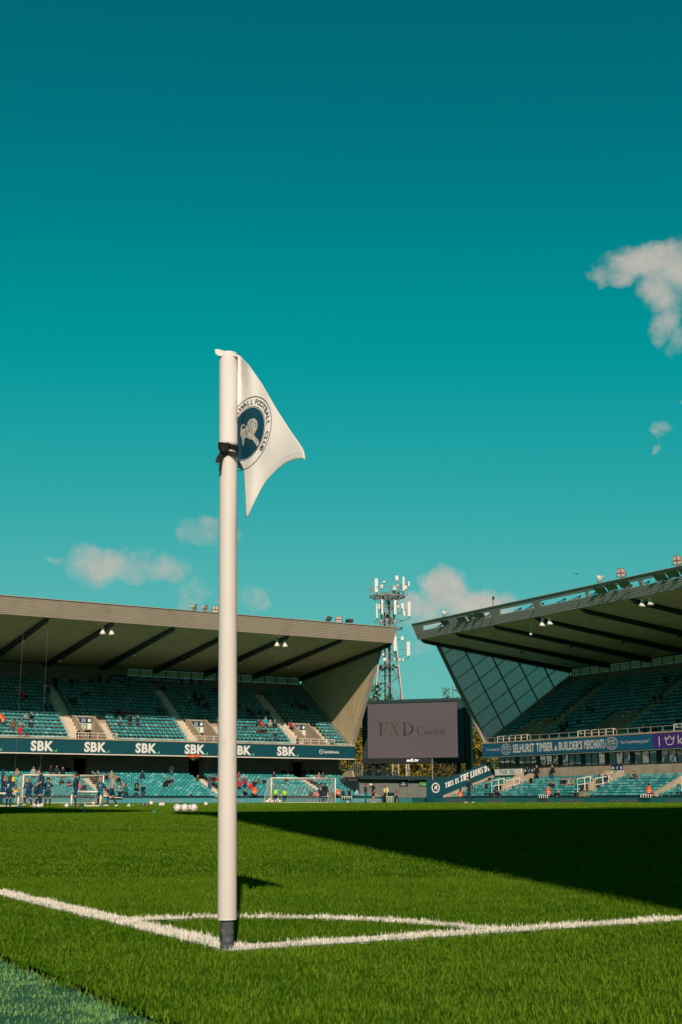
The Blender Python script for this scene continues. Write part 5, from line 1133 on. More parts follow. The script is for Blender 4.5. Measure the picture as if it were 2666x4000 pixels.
# ------------------------------------------------------------------ balls, cones and small pitch things
def ball_me(kind):
    m = MB(); col = {'plain': (0, 0, 1), 'swirl': (0, 0, 1), 'orange': (0, 0, 2), 'dark': (3, 3, 0)}[kind]
    def mf(a, b):
        if kind == 'swirl': return 1 if (a+2*b) % 9 == 0 and 2 < a < 10 else 0
        if kind == 'orange': return 2 if (a*3+b*5) % 17 == 0 else 0
        if kind == 'dark': return 0 if (a*2+b*3) % 7 == 0 else 3
        return 0
    m.ball((0, 0, .11), .11, 16, 12, mf=mf); return m.mesh('football', ['ball_white', 'ball_blue', 'ball_orange', 'ball_dark'], smooth=True)
BALLS = {k: ball_me(k) for k in ('plain', 'swirl', 'orange', 'dark')}
def ball(x, yb, dpx, kind, label, z=None, group='match balls on the pitch'):
    Z = .22*4925/dpx; p = upZ(x, yb, Z); zz = crown(p[0], p[1]) if z is None else z
    if z is None and abs(p[2]-zz) > .05:      # keep the picture height, a little nearer or further
        g = ground_at(x, yb); p = g; zz = crown(p[0], p[1])
    o = inst('football', BALLS[kind], None, (p[0], p[1], zz), random.uniform(0, 6), scale=.22*0+1); Z2 = (np.array(p)-CAM)[:2]@ay; s_ = dpx*Z2/4925/.22; o.scale = (max(.8, min(1.25, s_)),)*3
    o.rotation_euler = (0, 0, random.uniform(0, 6)); return tag(o, label, 'ball', group)
for a in [(693, 3171, 31, 'swirl', 'front left ball of the white and blue pile near the flag pole'), (723, 3171, 31, 'swirl', 'front middle ball of the white and blue pile near the flag pole'), (758, 3171, 31, 'swirl', 'front right ball of the white and blue pile near the flag pole'), (693, 3166, 20, 'plain', 'white ball peeping out behind the pile, far left'), (714, 3167, 24, 'plain', 'rear left ball of the pile near the flag pole'), (745, 3167, 24, 'plain', 'rear right ball of the pile near the flag pole'),
          (805, 3149, 16, 'orange', 'lone white ball just left of the flag pole'), (628, 3151, 15, 'orange', 'left ball of the pair right of the dark bag'), (637, 3151, 15, 'orange', 'right ball of the pair right of the dark bag'), (591, 3150, 17, 'orange', 'white ball at the right end of the bag'), (575, 3151, 16, 'dark', 'right dark ball inside the black bag'), (560, 3151, 16, 'dark', 'left dark ball inside the black bag'),
          (261, 3157, 18, 'orange', 'white ball left of the small white goal'), (365, 3151, 17, 'orange', 'white ball inside the small white goal'), (133, 3158, 19, 'orange', 'ball at the kicking shoe of the left boys'), (151, 3158, 18, 'orange', 'ball right of the kicking boys shoe'), (162, 3156, 14, 'plain', 'ball half hidden right of the kicking boys'), (1359, 3138.5, 9, 'plain', 'far white ball on the turf right of the right goal')]: ball(*a)
P0 = up(1079, 3137, 'Y', 108.3)
for k, (x, y, z) in enumerate(((1043, 3137, 0), (1050, 3137.5, 0), (1063, 3137, 0), (1075, 3137, 0), (1082, 3137.5, 0), (1094, 3137, 0), (1055, 3129, .19), (1084, 3128, .19))):
    p = up(x, y, 'Y', 108.4+.1*(k % 2)); o = inst('football', BALLS['plain'], None, (p[0], p[1], z), k, 1.35); tag(o, ('leftmost ball of the pile in the right goal mouth', 'second ball from the left in the right goal pile', 'third ball from the left in the right goal pile', 'fourth ball from the left in the right goal pile', 'fifth ball from the left in the right goal pile', 'rightmost ball of the pile in the right goal mouth', 'ball on top of the pile, left of the two raised ones', 'ball on top of the pile, right of the two raised ones')[k], 'ball', 'match balls on the pitch')
def cone(x, yb, w, h, mt, label):
    p = ground_at(x, yb); s_ = ((p-CAM)[:2]@ay)/4925; t = thing('training_cone', p, label, 'cone', 'training cones on the grass'); m = MB(); m.lathe(p, (0, 0, 1), [(0, w/2*s_), (h*s_*.12, w/2*s_), (h*s_*.14, w*.42*s_), (h*s_, w*.13*s_), (h*s_*1.0, w*.08*s_)], 14); m.build('cone_body', mt, t, smooth=False)
cone(333, 3151, 18, 11, 'cone_white', 'tall white cone inside the small white goal'); cone(504, 3152, 21, 12, 'cone_white', 'tall white cone right of the hooded boy'); cone(522, 3146, 10, 4, 'cone_white', 'flat white disc cone right of the tall white one'); cone(245, 3145, 9, 4, 'cone_white', 'flat white disc cone left of the small goal')
cone(330, 3170, 21, 8, 'cone_blue', 'bright blue disc cone before the small white goal'); cone(602, 3174, 21, 9, 'cone_blue', 'bright blue disc cone left of the ball pile'); cone(934, 3180, 24, 9, 'cone_blue', 'bright blue disc cone just right of the flag pole')
p = ground_at(556, 3151); t = thing('ball_bag', p, 'black ball bag lying open on the grass', 'bag'); m = MB(); s_ = ((p-CAM)[:2]@ay)/4925
m.v = []; pts = [(-24, 0), (-10, 3), (2, 9), (20, 13), (34, 6), (38, 0)]
for a, b in zip(pts, pts[1:]): m.hexa([tuple(p+np.append(ax, 0)*x*s_+np.append(ay, 0)*y+Z_*z) for x, y, z in ((a[0], -.05, 0), (b[0], -.05, 0), (b[0], .3, 0), (a[0], .3, 0), (a[0], .05, .02+a[1]*s_*.35), (b[0], .05, .02+b[1]*s_*.35), (b[0], .25, .02+b[1]*s_*.3), (a[0], .25, .02+a[1]*s_*.3))])
m.build('bag_cloth', 'bag_black', t)
# stewards' white stools and benches at the boards
def stool(x0, x1, yt, yb, plane, v, label):
    a, b = up(x0, yt, plane, v), up(x1, yt, plane, v); c = up(x0, yb, plane, v); t = thing('white_bench', (a[0], a[1], c[2]), label, 'bench'); d = (b-a); m = MB(); n = np.array((-d[1], d[0], 0)); n = n/np.linalg.norm(n)*.3
    m.hexa([tuple(q+Z_*z) for z in (-.06, 0) for q in (a, b, b+n, a+n)]); m.build('bench_top', 'rail_white', t)
    for k in range(5): q = a+d*(.02+.96*k/4); m = MB(); m.tube([q, q-Z_*(a[2]-c[2])], .035, 5); m.build('leg', 'rail_white', t)
for a in ((1337, 1375, 3111, 3122, 'Y', 111.0, 'white bench before the board right of the right goal'), (2107, 2140, 3105, 3118, 'X', 73.5, 'white bench before the board below the orange steward'), (2503, 2543, 3103, 3116, 'X', 73.5, 'white bench before the board at the far right steward'), (1512, 1537, 3111, 3137, 'Y', 110.2, 'white frame beside the far corner flag'), (430, 478, 3114, 3118, 'Y', 111.2, 'low white bar on the board right of the hooded boy')): stool(*a)
t = thing('green_bin', up(1525, 3137, 'Y', 112.0)*np.array((1, 1, 0)), 'dark green box behind the far corner flag', 'box'); p = up(1525, 3137, 'Y', 112.0); m = MB(); m.box(p[0]-.55, p[0]+.5, 111.9, 112.4, 0, 1.0); m.box(p[0]-.6, p[0]+.55, 111.85, 112.45, 1.001, 1.06); m.build('box_body', 'box_green', t)
p = up(1512, 3137.5, 'Y', 106); t = thing('corner_flag', (68, 106, 0), 'far white corner flag before the grey sheds', 'corner flag'); m = MB(); m.lathe((68, 106, 0), (0, 0, 1), [(0, .03), (1.6, .03)], 6); m.build('pole', 'pole_white', t); m = MB(); F0 = np.array((68, 106, 0)); A_ = np.append(ax, 0)
m.hexa([tuple(F0+A_*x+np.append(ay, 0)*y+Z_*z) for y in (-.01, .01) for x, z in ((-.02, .95), (.16, 1.2), (.12, 1.45), (-.02, 1.6))]); m.build('flag', 'flag_cloth', t)

# ------------------------------------------------------------------ the near corner flag
def crop(x, y): return 780+x/2.942, 1300+y/2.942
ZP = 3.1975; Ab = np.array((0., 0, 0)); At = upZ(893, 1387, ZP); pd = At-Ab; plen = np.linalg.norm(pd); pd /= plen
Aw, Fw = np.append(ax, 0), np.append(ay, 0)
cf = thing('corner_flag', (0, 0, 0), 'large white corner flag pole with a club crest pennant, nearest the camera', 'corner flag')
zr = upZ(888, 3592, ZP)[2]
m = MB(); m.lathe(Ab+pd*zr, pd, [(0, .0205), (0, .0232), (.004, .0240), (.3, .0240), (.7, .0240), (1.2, .0240), (plen-zr-.002, .0240), (plen-zr, .0225)], 40); m.build('pole', 'pole_white', cf, smooth=True)
m = MB(); pr = [(-.03, .0165)]; k = 0; zz = -.03
while zz < zr-.004: pr += [(zz+.002, .0165), (zz+.013, .0172), (zz+.0135, .0158)]; zz += .0165; k += 1
m.lathe(Ab, pd, pr+[(zr+.003, .0165)], 24); m.build('rubber_base', 'rubber_grey', cf)
# cloth: image outline given in the picture, true depth from how it swings towards the camera
def gdep(x, z):      # metres from the pole axis, away from the camera
    base = .008 if x < .022 else .008-.80*(x-.022)
    return base + (.010+.012*min(1, max(0, (z-1.435)/.05)))*math.sin(x*110+z*3)*math.exp(-abs(x-.035)/.03) + .006*math.sin(x*42-z*9+1.2) + .004*math.sin(z*26+x*14)*min(1, x/.05)
def cloth_pt(cx, cy, lift=0):
    X_px, Y_px = crop(cx, cy); x = (X_px-891.5)/1500; z = (3712-Y_px)/1500; Z = ZP+gdep(x, z)-lift; return upZ(X_px, Y_px, Z)
def curve(pts):
    P = np.array(pts, float); d = np.r_[0, np.cumsum(np.linalg.norm(np.diff(P, axis=0), axis=1))]; d /= d[-1]
    def f(t):
        return np.array([np.interp(t, d, P[:, 0]), np.interp(t, d, P[:, 1])])
    return f
Lc = curve([(385, 262), (405, 500), (412, 900), (418, 1250), (430, 1400), (470, 1490), (511, 1590), (521, 1800), (528, 1960), (530, 2050), (536, 2132)])
Rc = curve([(425, 247), (470, 268), (530, 335), (560, 362), (645, 478), (720, 590), (800, 728), (880, 868), (965, 1000), (1040, 1118), (1125, 1238), (1170, 1305), (1196, 1350), (1208, 1400), (1215, 1458)])
Hc = curve([(536, 2132), (562, 2095), (605, 2000), (655, 1900), (705, 1800), (760, 1710), (830, 1632), (900, 1562), (985, 1500), (1040, 1475), (1100, 1455), (1165, 1446), (1200, 1450), (1215, 1458)])
Tc = curve([(385, 262), (405, 250), (425, 247)])
def coons(s, t): return (1-s)*Lc(t)+s*Rc(t)+(1-t)*Tc(s)+t*Hc(s)-((1-s)*(1-t)*Lc(0)+s*(1-t)*Rc(0)+(1-s)*t*Hc(0)+s*t*Hc(1))
NS, NT = 44, 70; m = MB()
for j in range(NT+1):
    for i in range(NS+1):
        q = coons(i/NS, j/NT); p = cloth_pt(*q); m.v.append(tuple(p))
for j in range(NT):
    for i in range(NS): m.f.append([j*(NS+1)+i, j*(NS+1)+i+1, (j+1)*(NS+1)+i+1, (j+1)*(NS+1)+i]); m.m.append(0)
fo = m.build('flag', 'flag_cloth', cf, smooth=True); sd = fo.modifiers.new('thickness', 'SOLIDIFY'); sd.thickness = .0012; sd.offset = 0
# stitched hem: two fine raised seams along the lower edge
for off in (.955, .975):
    m = MB(); m.tube([cloth_pt(*coons(i/40, off), .0012) for i in range(2, 40)], .0005, 4); m.build('seam', 'flag_cloth', fo)
# rear fold of cloth showing under the tie
m = MB(); P = [(432, 1440), (470, 1440), (508, 1590), (440, 1545)]; m.poly([upZ(*crop(x, y), ZP+.05) for x, y in P]); o = m.build('rear_fold', 'flag_cloth', cf); sd = o.modifiers.new('thickness', 'SOLIDIFY'); sd.thickness = .0012
# crest printed on the cloth
EC, ER, EU = np.array((548, 1158.)), np.array((281, -122.)), np.array((20, -412.))
def emb(a, b, lift): q = EC+a*ER+b*EU; return cloth_pt(q[0], q[1], lift), q
def emb_poly(mb, pts, lift, mi=0, cut=438):
    pl = []
    for i in range(len(pts)):      # cut away what runs round the back of the pole
        a, b = np.array(pts[i]), np.array(pts[(i+1) % len(pts)]); ia, ib = a[0] > cut, b[0] > cut
        if ia: pl.append(a)
        if ia != ib: pl.append(a+(b-a)*(cut-a[0])/(b[0]-a[0]))
    if len(pl) > 2: mb.poly([cloth_pt(q[0], q[1], lift) for q in pl], mi)
def emb_ring(mb, r0, r1, lift, n=120, rings=1):
    for k in range(n):
        for j in range(rings):
            ra, rb = r0+(r1-r0)*j/rings, r0+(r1-r0)*(j+1)/rings; a0, a1 = 2*math.pi*k/n, 2*math.pi*(k+1)/n
            emb_poly(mb, [EC+r*math.cos(a)*ER+r*math.sin(a)*EU for r, a in ((ra, a0), (rb, a0), (rb, a1), (ra, a1))], lift)
cr_ = MB(); emb_ring(cr_, .975, 1.0, .0016); emb_ring(cr_, .715, .735, .0016); crest = cr_.build('crest', 'crest_navy', fo)
m = MB(); emb_ring(m, 0.0, .70, .0017, 110, 18); m.build('crest_field', 'crest_navy', fo)
m = MB()
def emb_text(s, a0, da, h, r):
    for k, ch in enumerate(s):
        if ch == ' ': continue
        V, F = text_geo(ch, .015); V = V/V[:, 1].max()*h*np.array((1.12, 1)); w = V[:, 0].max(); th = R(a0-da*k)
        pts = []
        for a, b in V:
            rr = r-h/2+b; tt = th-(a-w/2)/r; pts.append(EC+rr*math.cos(tt)*ER+rr*math.sin(tt)*EU)
        for f in F: emb_poly(m, [pts[i] for i in f], .0026)
emb_text('MILLWALL', 149, 9.8, .14, .855); emb_text('FOOTBALL', 68.5, 9.3, .14, .855); emb_text('CLUB', -16.5, 9.3, .14, .855)
m.build('crest_lettering', 'print_black', fo)
m = MB()
from mathutils.geometry import tessellate_polygon
for _ in range(2): LION = [tuple(np.array(LION[i-1+k], float)*(1-w_)+np.array(LION[i+k if i+k < len(LION) else 0], float)*w_) for i in range(len(LION)) for k, w_ in ((0, .75), (1, .25))]
tri = tessellate_polygon([[Vector((x, y, 0)) for x, y in LION]])
def sub(t, n):
    if n == 0: return [t]
    a, b, c = t; ab, bc, ca = (a+b)/2, (b+c)/2, (c+a)/2; return sum([sub(q, n-1) for q in ((a, ab, ca), (ab, b, bc), (ca, bc, c), (ab, bc, ca))], [])
for q in tri:
    for s3 in sub(tuple(np.array(LION[i], float) for i in q), 2): m.poly([cloth_pt(p[0], p[1], .0034) for p in s3])
m.build('crest_lion', 'crest_silver', fo)
m = MB()       # mane, ribs and haunch drawn in fine navy strokes
for pts in ([(575, 1010), (592, 1045), (586, 1085)], [(605, 1000), (622, 1040), (615, 1095)], [(632, 1005), (648, 1050), (638, 1110)], [(556, 1060), (572, 1100), (566, 1140)], [(600, 1110), (608, 1150), (630, 1190)], [(530, 1120), (545, 1150), (535, 1185)], [(500, 1130), (512, 1160)], [(650, 1225), (662, 1262)], [(655, 1040), (644, 1062), (654, 1078)]):
    for (a, b), (c, d) in zip(pts, pts[1:]):
        v = np.array((c-a, d-b), float); v /= np.linalg.norm(v); n = np.array((-v[1], v[0]))*2.2
        for q in range(3): p0, p1 = np.array((a, b))+np.array((c-a, d-b))*q/3, np.array((a, b))+np.array((c-a, d-b))*(q+1)/3; m.poly([cloth_pt(*(p0-n), .0042), cloth_pt(*(p1-n), .0042), cloth_pt(*(p1+n), .0042), cloth_pt(*(p0+n), .0042)])
m.build('crest_strokes', 'crest_navy', fo)
# sleeve round the pole top, with its flap
m = MB(); zs0 = (3712-crop(0, 1400)[1])/1500; zs1 = plen
prof = [(zs0+(zs1-zs0)*k/20, .0252+.00025*math.sin(k*2.1)) for k in range(21)]+[(zs1+.003, .0246), (zs1+.006, .018), (zs1+.006, .001)]
m.lathe(Ab, pd, prof, 36); m.build('sleeve', 'flag_cloth', cf, smooth=True)
m = MB(); fl_ = [[(178, 190), (215, 188), (300, 212), (370, 245), (440, 262)], [(185, 240), (235, 268), (300, 258), (370, 262), (440, 275)]]
for k in range(4):
    q = [fl_[0][k], fl_[0][k+1], fl_[1][k+1], fl_[1][k]]; m.hexa([tuple(upZ(*crop(x, y), ZP-.022)) for x, y in q[::-1]]+[tuple(upZ(*crop(x, y), ZP+.022)) for x, y in q[::-1]])
o = m.build('sleeve_flap', 'flag_cloth', cf)
# black tie
m = MB(); zt_ = lambda y: (3712-crop(0, y)[1])/1500
c0 = Ab+pd*zt_(1395)
ring = []
for k in range(25):
    a = 2*math.pi*k/24; ring.append(c0+Aw*.0262*math.cos(a)+Fw*.0262*math.sin(a)+Z_*(.004*math.sin(a*1+.6)-.006*math.cos(a)*1.2))
for k in range(24):
    p, q = ring[k], ring[k+1]; o_ = ((p+q)/2-c0); o_[2] = 0; o_ = o_/np.linalg.norm(o_)*.0012; h_ = Z_*.007
    m.hexa([tuple(x) for x in (p-h_, q-h_, q-h_+o_, p-h_+o_, p+h_, q+h_, q+h_+o_, p+h_+o_)])
kn = upZ(*crop(285, 1345), ZP-.03)
m.ball(kn, .014, 10, 8, sc=(1, .8, 1.1)); m.ball(kn+Aw*.008+Z_*.012, .009, 8, 6); m.ball(kn-Aw*.009+Z_*.006, .008, 8, 6)
def strip(pts, w, Zd):
    for (a, b), (c, d) in zip(pts, pts[1:]): A, B = upZ(*crop(a, b), Zd), upZ(*crop(c, d), Zd); t_ = (B-A)/np.linalg.norm(B-A); n_ = np.cross(t_, Fw)*w; f_ = Fw*.0012; m.hexa([tuple(x) for x in (A-n_, B-n_, B-n_+f_, A-n_+f_, A+n_, B+n_, B+n_+f_, A+n_+f_)])
strip([(280, 1360), (235, 1410), (212, 1450), (205, 1492)], .0055, ZP-.034); strip([(275, 1380), (250, 1460), (240, 1530), (236, 1590)], .0035, ZP-.031); strip([(290, 1300), (300, 1335)], .007, ZP-.036); strip([(325, 1320), (280, 1350)], .006, ZP-.037); strip([(300, 1375), (360, 1385), (440, 1420)], .0045, ZP-.0285); strip([(335, 1372), (400, 1378), (445, 1405)], .004, ZP-.0288)
m.build('tie', 'tie_black', cf)
# ------------------------------------------------------------------ people
# one continuous remeshed body per pose; slots: 0 skin 1 top 2 forearm 3 thigh/pelvis 4 calf 5 shoe 6 eye
STAND = dict(pel=(0, 0, .95), che=(0, 0, 1.30), nek=(0, -.01, 1.47), hed=(0, -.03, 1.61), shL=(.165, 0, 1.375), shR=(-.165, 0, 1.375), elL=(.225, .03, 1.11), elR=(-.225, .03, 1.11), haL=(.22, -.07, .88), haR=(-.22, -.07, .88),
             hiL=(.09, 0, .92), hiR=(-.09, 0, .92), knL=(.10, -.02, .50), knR=(-.10, -.02, .50), anL=(.11, .03, .08), anR=(-.11, .03, .08), toL=(.13, -.15, .035), toR=(-.13, -.15, .035))
SIT = dict(pel=(0, .06, .52), che=(0, .02, .88), nek=(0, -.02, 1.05), hed=(0, -.06, 1.19), shL=(.165, .02, .965), shR=(-.165, .02, .965), elL=(.225, -.05, .71), elR=(-.225, -.05, .71), haL=(.10, -.26, .66), haR=(-.10, -.26, .66),
           hiL=(.09, .02, .50), hiR=(-.09, .02, .50), knL=(.12, -.38, .50), knR=(-.12, -.38, .50), anL=(.12, -.38, .09), anR=(-.12, -.38, .09), toL=(.13, -.54, .04), toR=(-.13, -.54, .04))
def pose(base, **k): d = dict(base); d.update(k); return d
POSES = {
 'stand': STAND, 'sit': SIT,
 'sit_phone': pose(SIT, haL=(.05, -.24, 1.0), haR=(-.06, -.25, .98), elL=(.22, -.14, .76), elR=(-.22, -.14, .76)),
 'sit_lean': pose(SIT, che=(0, -.14, .84), nek=(0, -.25, .98), hed=(0, -.33, 1.08), shL=(.18, -.2, .93), shR=(-.18, -.2, .93), elL=(.2, -.36, .66), elR=(-.2, -.36, .66), haL=(.04, -.5, .72), haR=(-.04, -.5, .70)),
 'stand_cross': pose(STAND, elL=(.25, -.05, 1.14), elR=(-.25, -.05, 1.14), haL=(-.05, -.2, 1.2), haR=(.05, -.2, 1.15)),
 'stand_phone': pose(STAND, elL=(.23, -.16, 1.2), elR=(-.23, -.16, 1.2), haL=(.06, -.26, 1.48), haR=(-.06, -.26, 1.48)),
 'walk': pose(STAND, knL=(.09, -.2, .53), anL=(.09, -.22, .12), toL=(.1, -.4, .09), knR=(-.09, .06, .50), anR=(-.09, .3, .14), toR=(-.09, .16, .04), elL=(.24, .14, 1.15), haL=(.22, .12, .9), elR=(-.24, -.08, 1.14), haR=(-.2, -.26, .95), hed=(0, -.07, 1.60)),
 'look_down': pose(STAND, hed=(0, -.09, 1.59), elL=(.23, -.02, 1.14), haL=(.12, -.2, 1.0), elR=(-.23, -.02, 1.14), haR=(-.1, -.2, .98)),
 'kick': pose(STAND, pel=(0, .05, .92), che=(0, -.06, 1.25), nek=(0, -.11, 1.41), hed=(0, -.16, 1.54), shL=(.18, -.05, 1.35), shR=(-.17, -.1, 1.34), elL=(.36, .05, 1.14), haL=(.44, -.12, .98), elR=(-.33, -.1, 1.12), haR=(-.4, -.28, 1.0), knR=(-.12, -.18, .55), anR=(-.14, -.10, .2), toR=(-.17, -.26, .12), knL=(.12, .02, .47), anL=(.12, .2, .09), toL=(.14, .04, .035)),
 'run': pose(STAND, pel=(0, .02, .92), che=(0, -.08, 1.25), nek=(0, -.14, 1.41), hed=(0, -.19, 1.53), shL=(.18, -.1, 1.36), shR=(-.18, -.06, 1.36), elL=(.28, -.24, 1.2), haL=(.2, -.42, 1.22), elR=(-.3, .14, 1.18), haR=(-.3, .12, .96), knL=(.1, -.3, .62), anL=(.1, -.12, .28), toL=(.1, -.26, .18), knR=(-.1, .02, .48), anR=(-.1, .22, .12), toR=(-.1, .06, .035)),
 'reach': pose(STAND, elL=(.22, -.14, 1.16), elR=(-.22, -.14, 1.16), haL=(.08, -.40, 1.10), haR=(-.06, -.40, 1.12), hed=(0, -.07, 1.6)),
 'hold_up': pose(STAND, elR=(-.34, -.2, 1.38), haR=(-.32, -.3, 1.62), elL=(.24, .02, 1.12), haL=(.2, -.14, .9), knL=(.12, -.06, .5), anL=(.16, .04, .09), toL=(.2, -.13, .035)),
 'hips': pose(STAND, elL=(.34, .1, 1.18), haL=(.18, -.04, 1.02), elR=(-.34, .1, 1.18), haR=(-.18, -.04, 1.02), hiL=(.1, 0, .92), knL=(.15, -.02, .5), anL=(.17, .03, .08), toL=(.21, -.15, .035)),
 'lean_rail': pose(STAND, pel=(0, .12, .95), che=(0, -.1, 1.24), nek=(0, -.2, 1.37), hed=(0, -.27, 1.48), shL=(.18, -.16, 1.32), shR=(-.18, -.16, 1.32), elL=(.24, -.3, 1.08), elR=(-.24, -.3, 1.08), haL=(.08, -.5, 1.1), haR=(-.08, -.5, 1.1)),
 'crouch': pose(SIT, pel=(0, .1, .35), che=(0, -.02, .68), nek=(0, -.08, .84), hed=(0, -.12, .97), shL=(.18, -.04, .78), shR=(-.18, -.04, .78), elL=(.22, -.2, .56), elR=(-.22, -.2, .56), haL=(.06, -.34, .5), haR=(-.06, -.34, .5), hiL=(.09, .06, .34), hiR=(-.09, .06, .34), knL=(.13, -.28, .42), knR=(-.13, -.28, .42), anL=(.12, -.12, .08), anR=(-.12, -.12, .08), toL=(.13, -.28, .035), toR=(-.13, -.28, .035)),
}
def frustum(bm, a, b, ra, rb, n=8):
    a, b = Vector(a), Vector(b); d = b-a; L = d.length
    if L < 1e-5: return
    mt = Matrix.Translation((a+b)/2) @ d.to_track_quat('Z', 'Y').to_matrix().to_4x4(); bmesh.ops.create_cone(bm, cap_ends=True, segments=n, radius1=ra, radius2=rb, depth=L, matrix=mt)
def sphere(bm, c, r, sc=(1, 1, 1), n=10):
    bmesh.ops.create_uvsphere(bm, u_segments=n, v_segments=max(6, n-2), radius=r, matrix=Matrix.Translation(c) @ Matrix.Diagonal((*sc, 1)))
def body_mesh(pn, voxel, fine):
    J = {k: Vector(v) for k, v in POSES[pn].items()}; prims = []
    def P(a, b, ra, rb, s): prims.append((J[a] if isinstance(a, str) else a, J[b] if isinstance(b, str) else b, ra, rb, s))
    P('hiL', 'hiR', .115, .115, 3); P('pel', 'che', .125, .135, 1); P('shL', 'shR', .055, .055, 1)
    for s in 'LR':
        P('hi'+s, 'sh'+s, .088, .068, 1) if pn[:3] != 'sit' else P('pel', 'sh'+s, .105, .068, 1); P('nek', 'sh'+s, .05, .058, 1)
        P('sh'+s, 'el'+s, .058, .046, 1); P('el'+s, 'ha'+s, .045, .032, 2); md = J['hi'+s].lerp(J['kn'+s], .66); P('hi'+s, md, .096, .086, 3); P(md, 'kn'+s, .072, .060, 7); P('kn'+s, 'an'+s, .062, .042, 4)
        heel = J['an'+s]+Vector((0, .03, -.04)); P(heel, 'to'+s, .047, .038, 5); P('an'+s, heel, .042, .045, 5)
    P('che', 'nek', .115, .055, 1); P('nek', 'hed', .055, .052, 0)
    hd = J['hed']; fw = Vector((0, -1, 0))
    bm = bmesh.new()
    for a, b, ra, rb, s in prims: frustum(bm, a, b, ra, rb, 10); sphere(bm, a, ra); sphere(bm, b, rb)
    hs = 1.14 if fine else 1.05; sphere(bm, hd, .1*hs, (.80, .97, 1.12)); sphere(bm, hd+Vector((0, -.025, -.055))*hs, .07*hs, (.88, 1, 1)); sphere(bm, J['haL'], .04); sphere(bm, J['haR'], .04)
    me = bpy.data.meshes.new('t'); bm.to_mesh(me); bm.free(); o = bpy.data.objects.new('t', me); COL.objects.link(o)
    rm = o.modifiers.new('r', 'REMESH'); rm.mode = 'VOXEL'; rm.voxel_size = voxel
    sm = o.modifiers.new('s', 'SMOOTH'); sm.factor = .5; sm.iterations = 2 if fine else 1
    me2 = bpy.data.meshes.new_from_object(o.evaluated_get(bpy.context.evaluated_depsgraph_get())); bpy.data.objects.remove(o); bpy.data.meshes.remove(me)
    A = np.array([p[0] for p in prims]); B = np.array([p[1] for p in prims]); RA = np.array([p[2] for p in prims]); RB = np.array([p[3] for p in prims]); S = np.array([p[4] for p in prims])
    cen = np.array([p.center[:] for p in me2.polygons]); AB = B-A; L2 = (AB**2).sum(1)
    t = np.clip(((cen[:, None, :]-A)*AB).sum(2)/L2, 0, 1); d = np.linalg.norm(cen[:, None, :]-(A+t[..., None]*AB), axis=2)-(RA+(RB-RA)*t); idx = S[d.argmin(1)]
    dh = np.minimum(np.linalg.norm((cen-np.array(hd))/np.array((.8, .97, 1.12)), axis=1)-.1*hs, 9); idx = np.where(dh < d.min(1)+.012, 0, idx)
    for s in 'LR': idx = np.where(np.linalg.norm(cen-np.array(J['ha'+s]), axis=1) < .055, 0, idx)
    V = [tuple(v.co) for v in me2.vertices]; F = [list(p.vertices) for p in me2.polygons]; mi = idx.tolist(); bpy.data.meshes.remove(me2)
    m = MB(); m.add(V, F, mi)
    # features: nose, ears, eyes, mouth and five fingers a hand
    m.ball(hd+Vector((0, -.112, -.02))*hs, .017, 6, 5, 0, (.8, 1, 1.2))
    for s in (-1, 1): m.ball(hd+Vector((s*.082, .005, -.012))*hs, .024, 6, 5, 0, (.4, .8, 1.2)); m.ball(hd+Vector((s*.034, -.088, .012))*hs, .0125, 6, 5, 6, (1.2, .6, .7))
    m.ball(hd+Vector((0, -.088, -.068))*hs, .014, 6, 4, 6, (1.9, .4, .35))
    for s in 'LR':
        h = J['ha'+s]; dr = (h-J['el'+s]).normalized(); sd = dr.cross(Vector((0, 1, .3))).normalized()
        nrm = dr.cross(sd); 
        for k in range(4): b0 = h+sd*(.021*(k-1.5))+dr*.03; b1 = b0+dr*(.034+.006*(k in (1, 2)))+nrm*.008; b2 = b1+dr*.022+nrm*.022; m.tube([b0, b1, b2], [.0105, .0095, .007], 5, 0)
        tsd = sd*(-.034); m.tube([h+tsd*.7, h+tsd*1.5+dr*.025, h+tsd*1.5+dr*.05+nrm*.012], [.012, .0105, .008], 5, 0)
    return m.mesh('person_body', [None]*7 if False else ['skin', 'black', 'black', 'black', 'black', 'black', 'eye_dark', 'black'], smooth=True), np.array(hd)
BODY = {}
def body(pn, fine):
    k = (pn, fine)
    if k not in BODY: BODY[k] = body_mesh(pn, .022 if fine else .034, fine)
    return BODY[k]
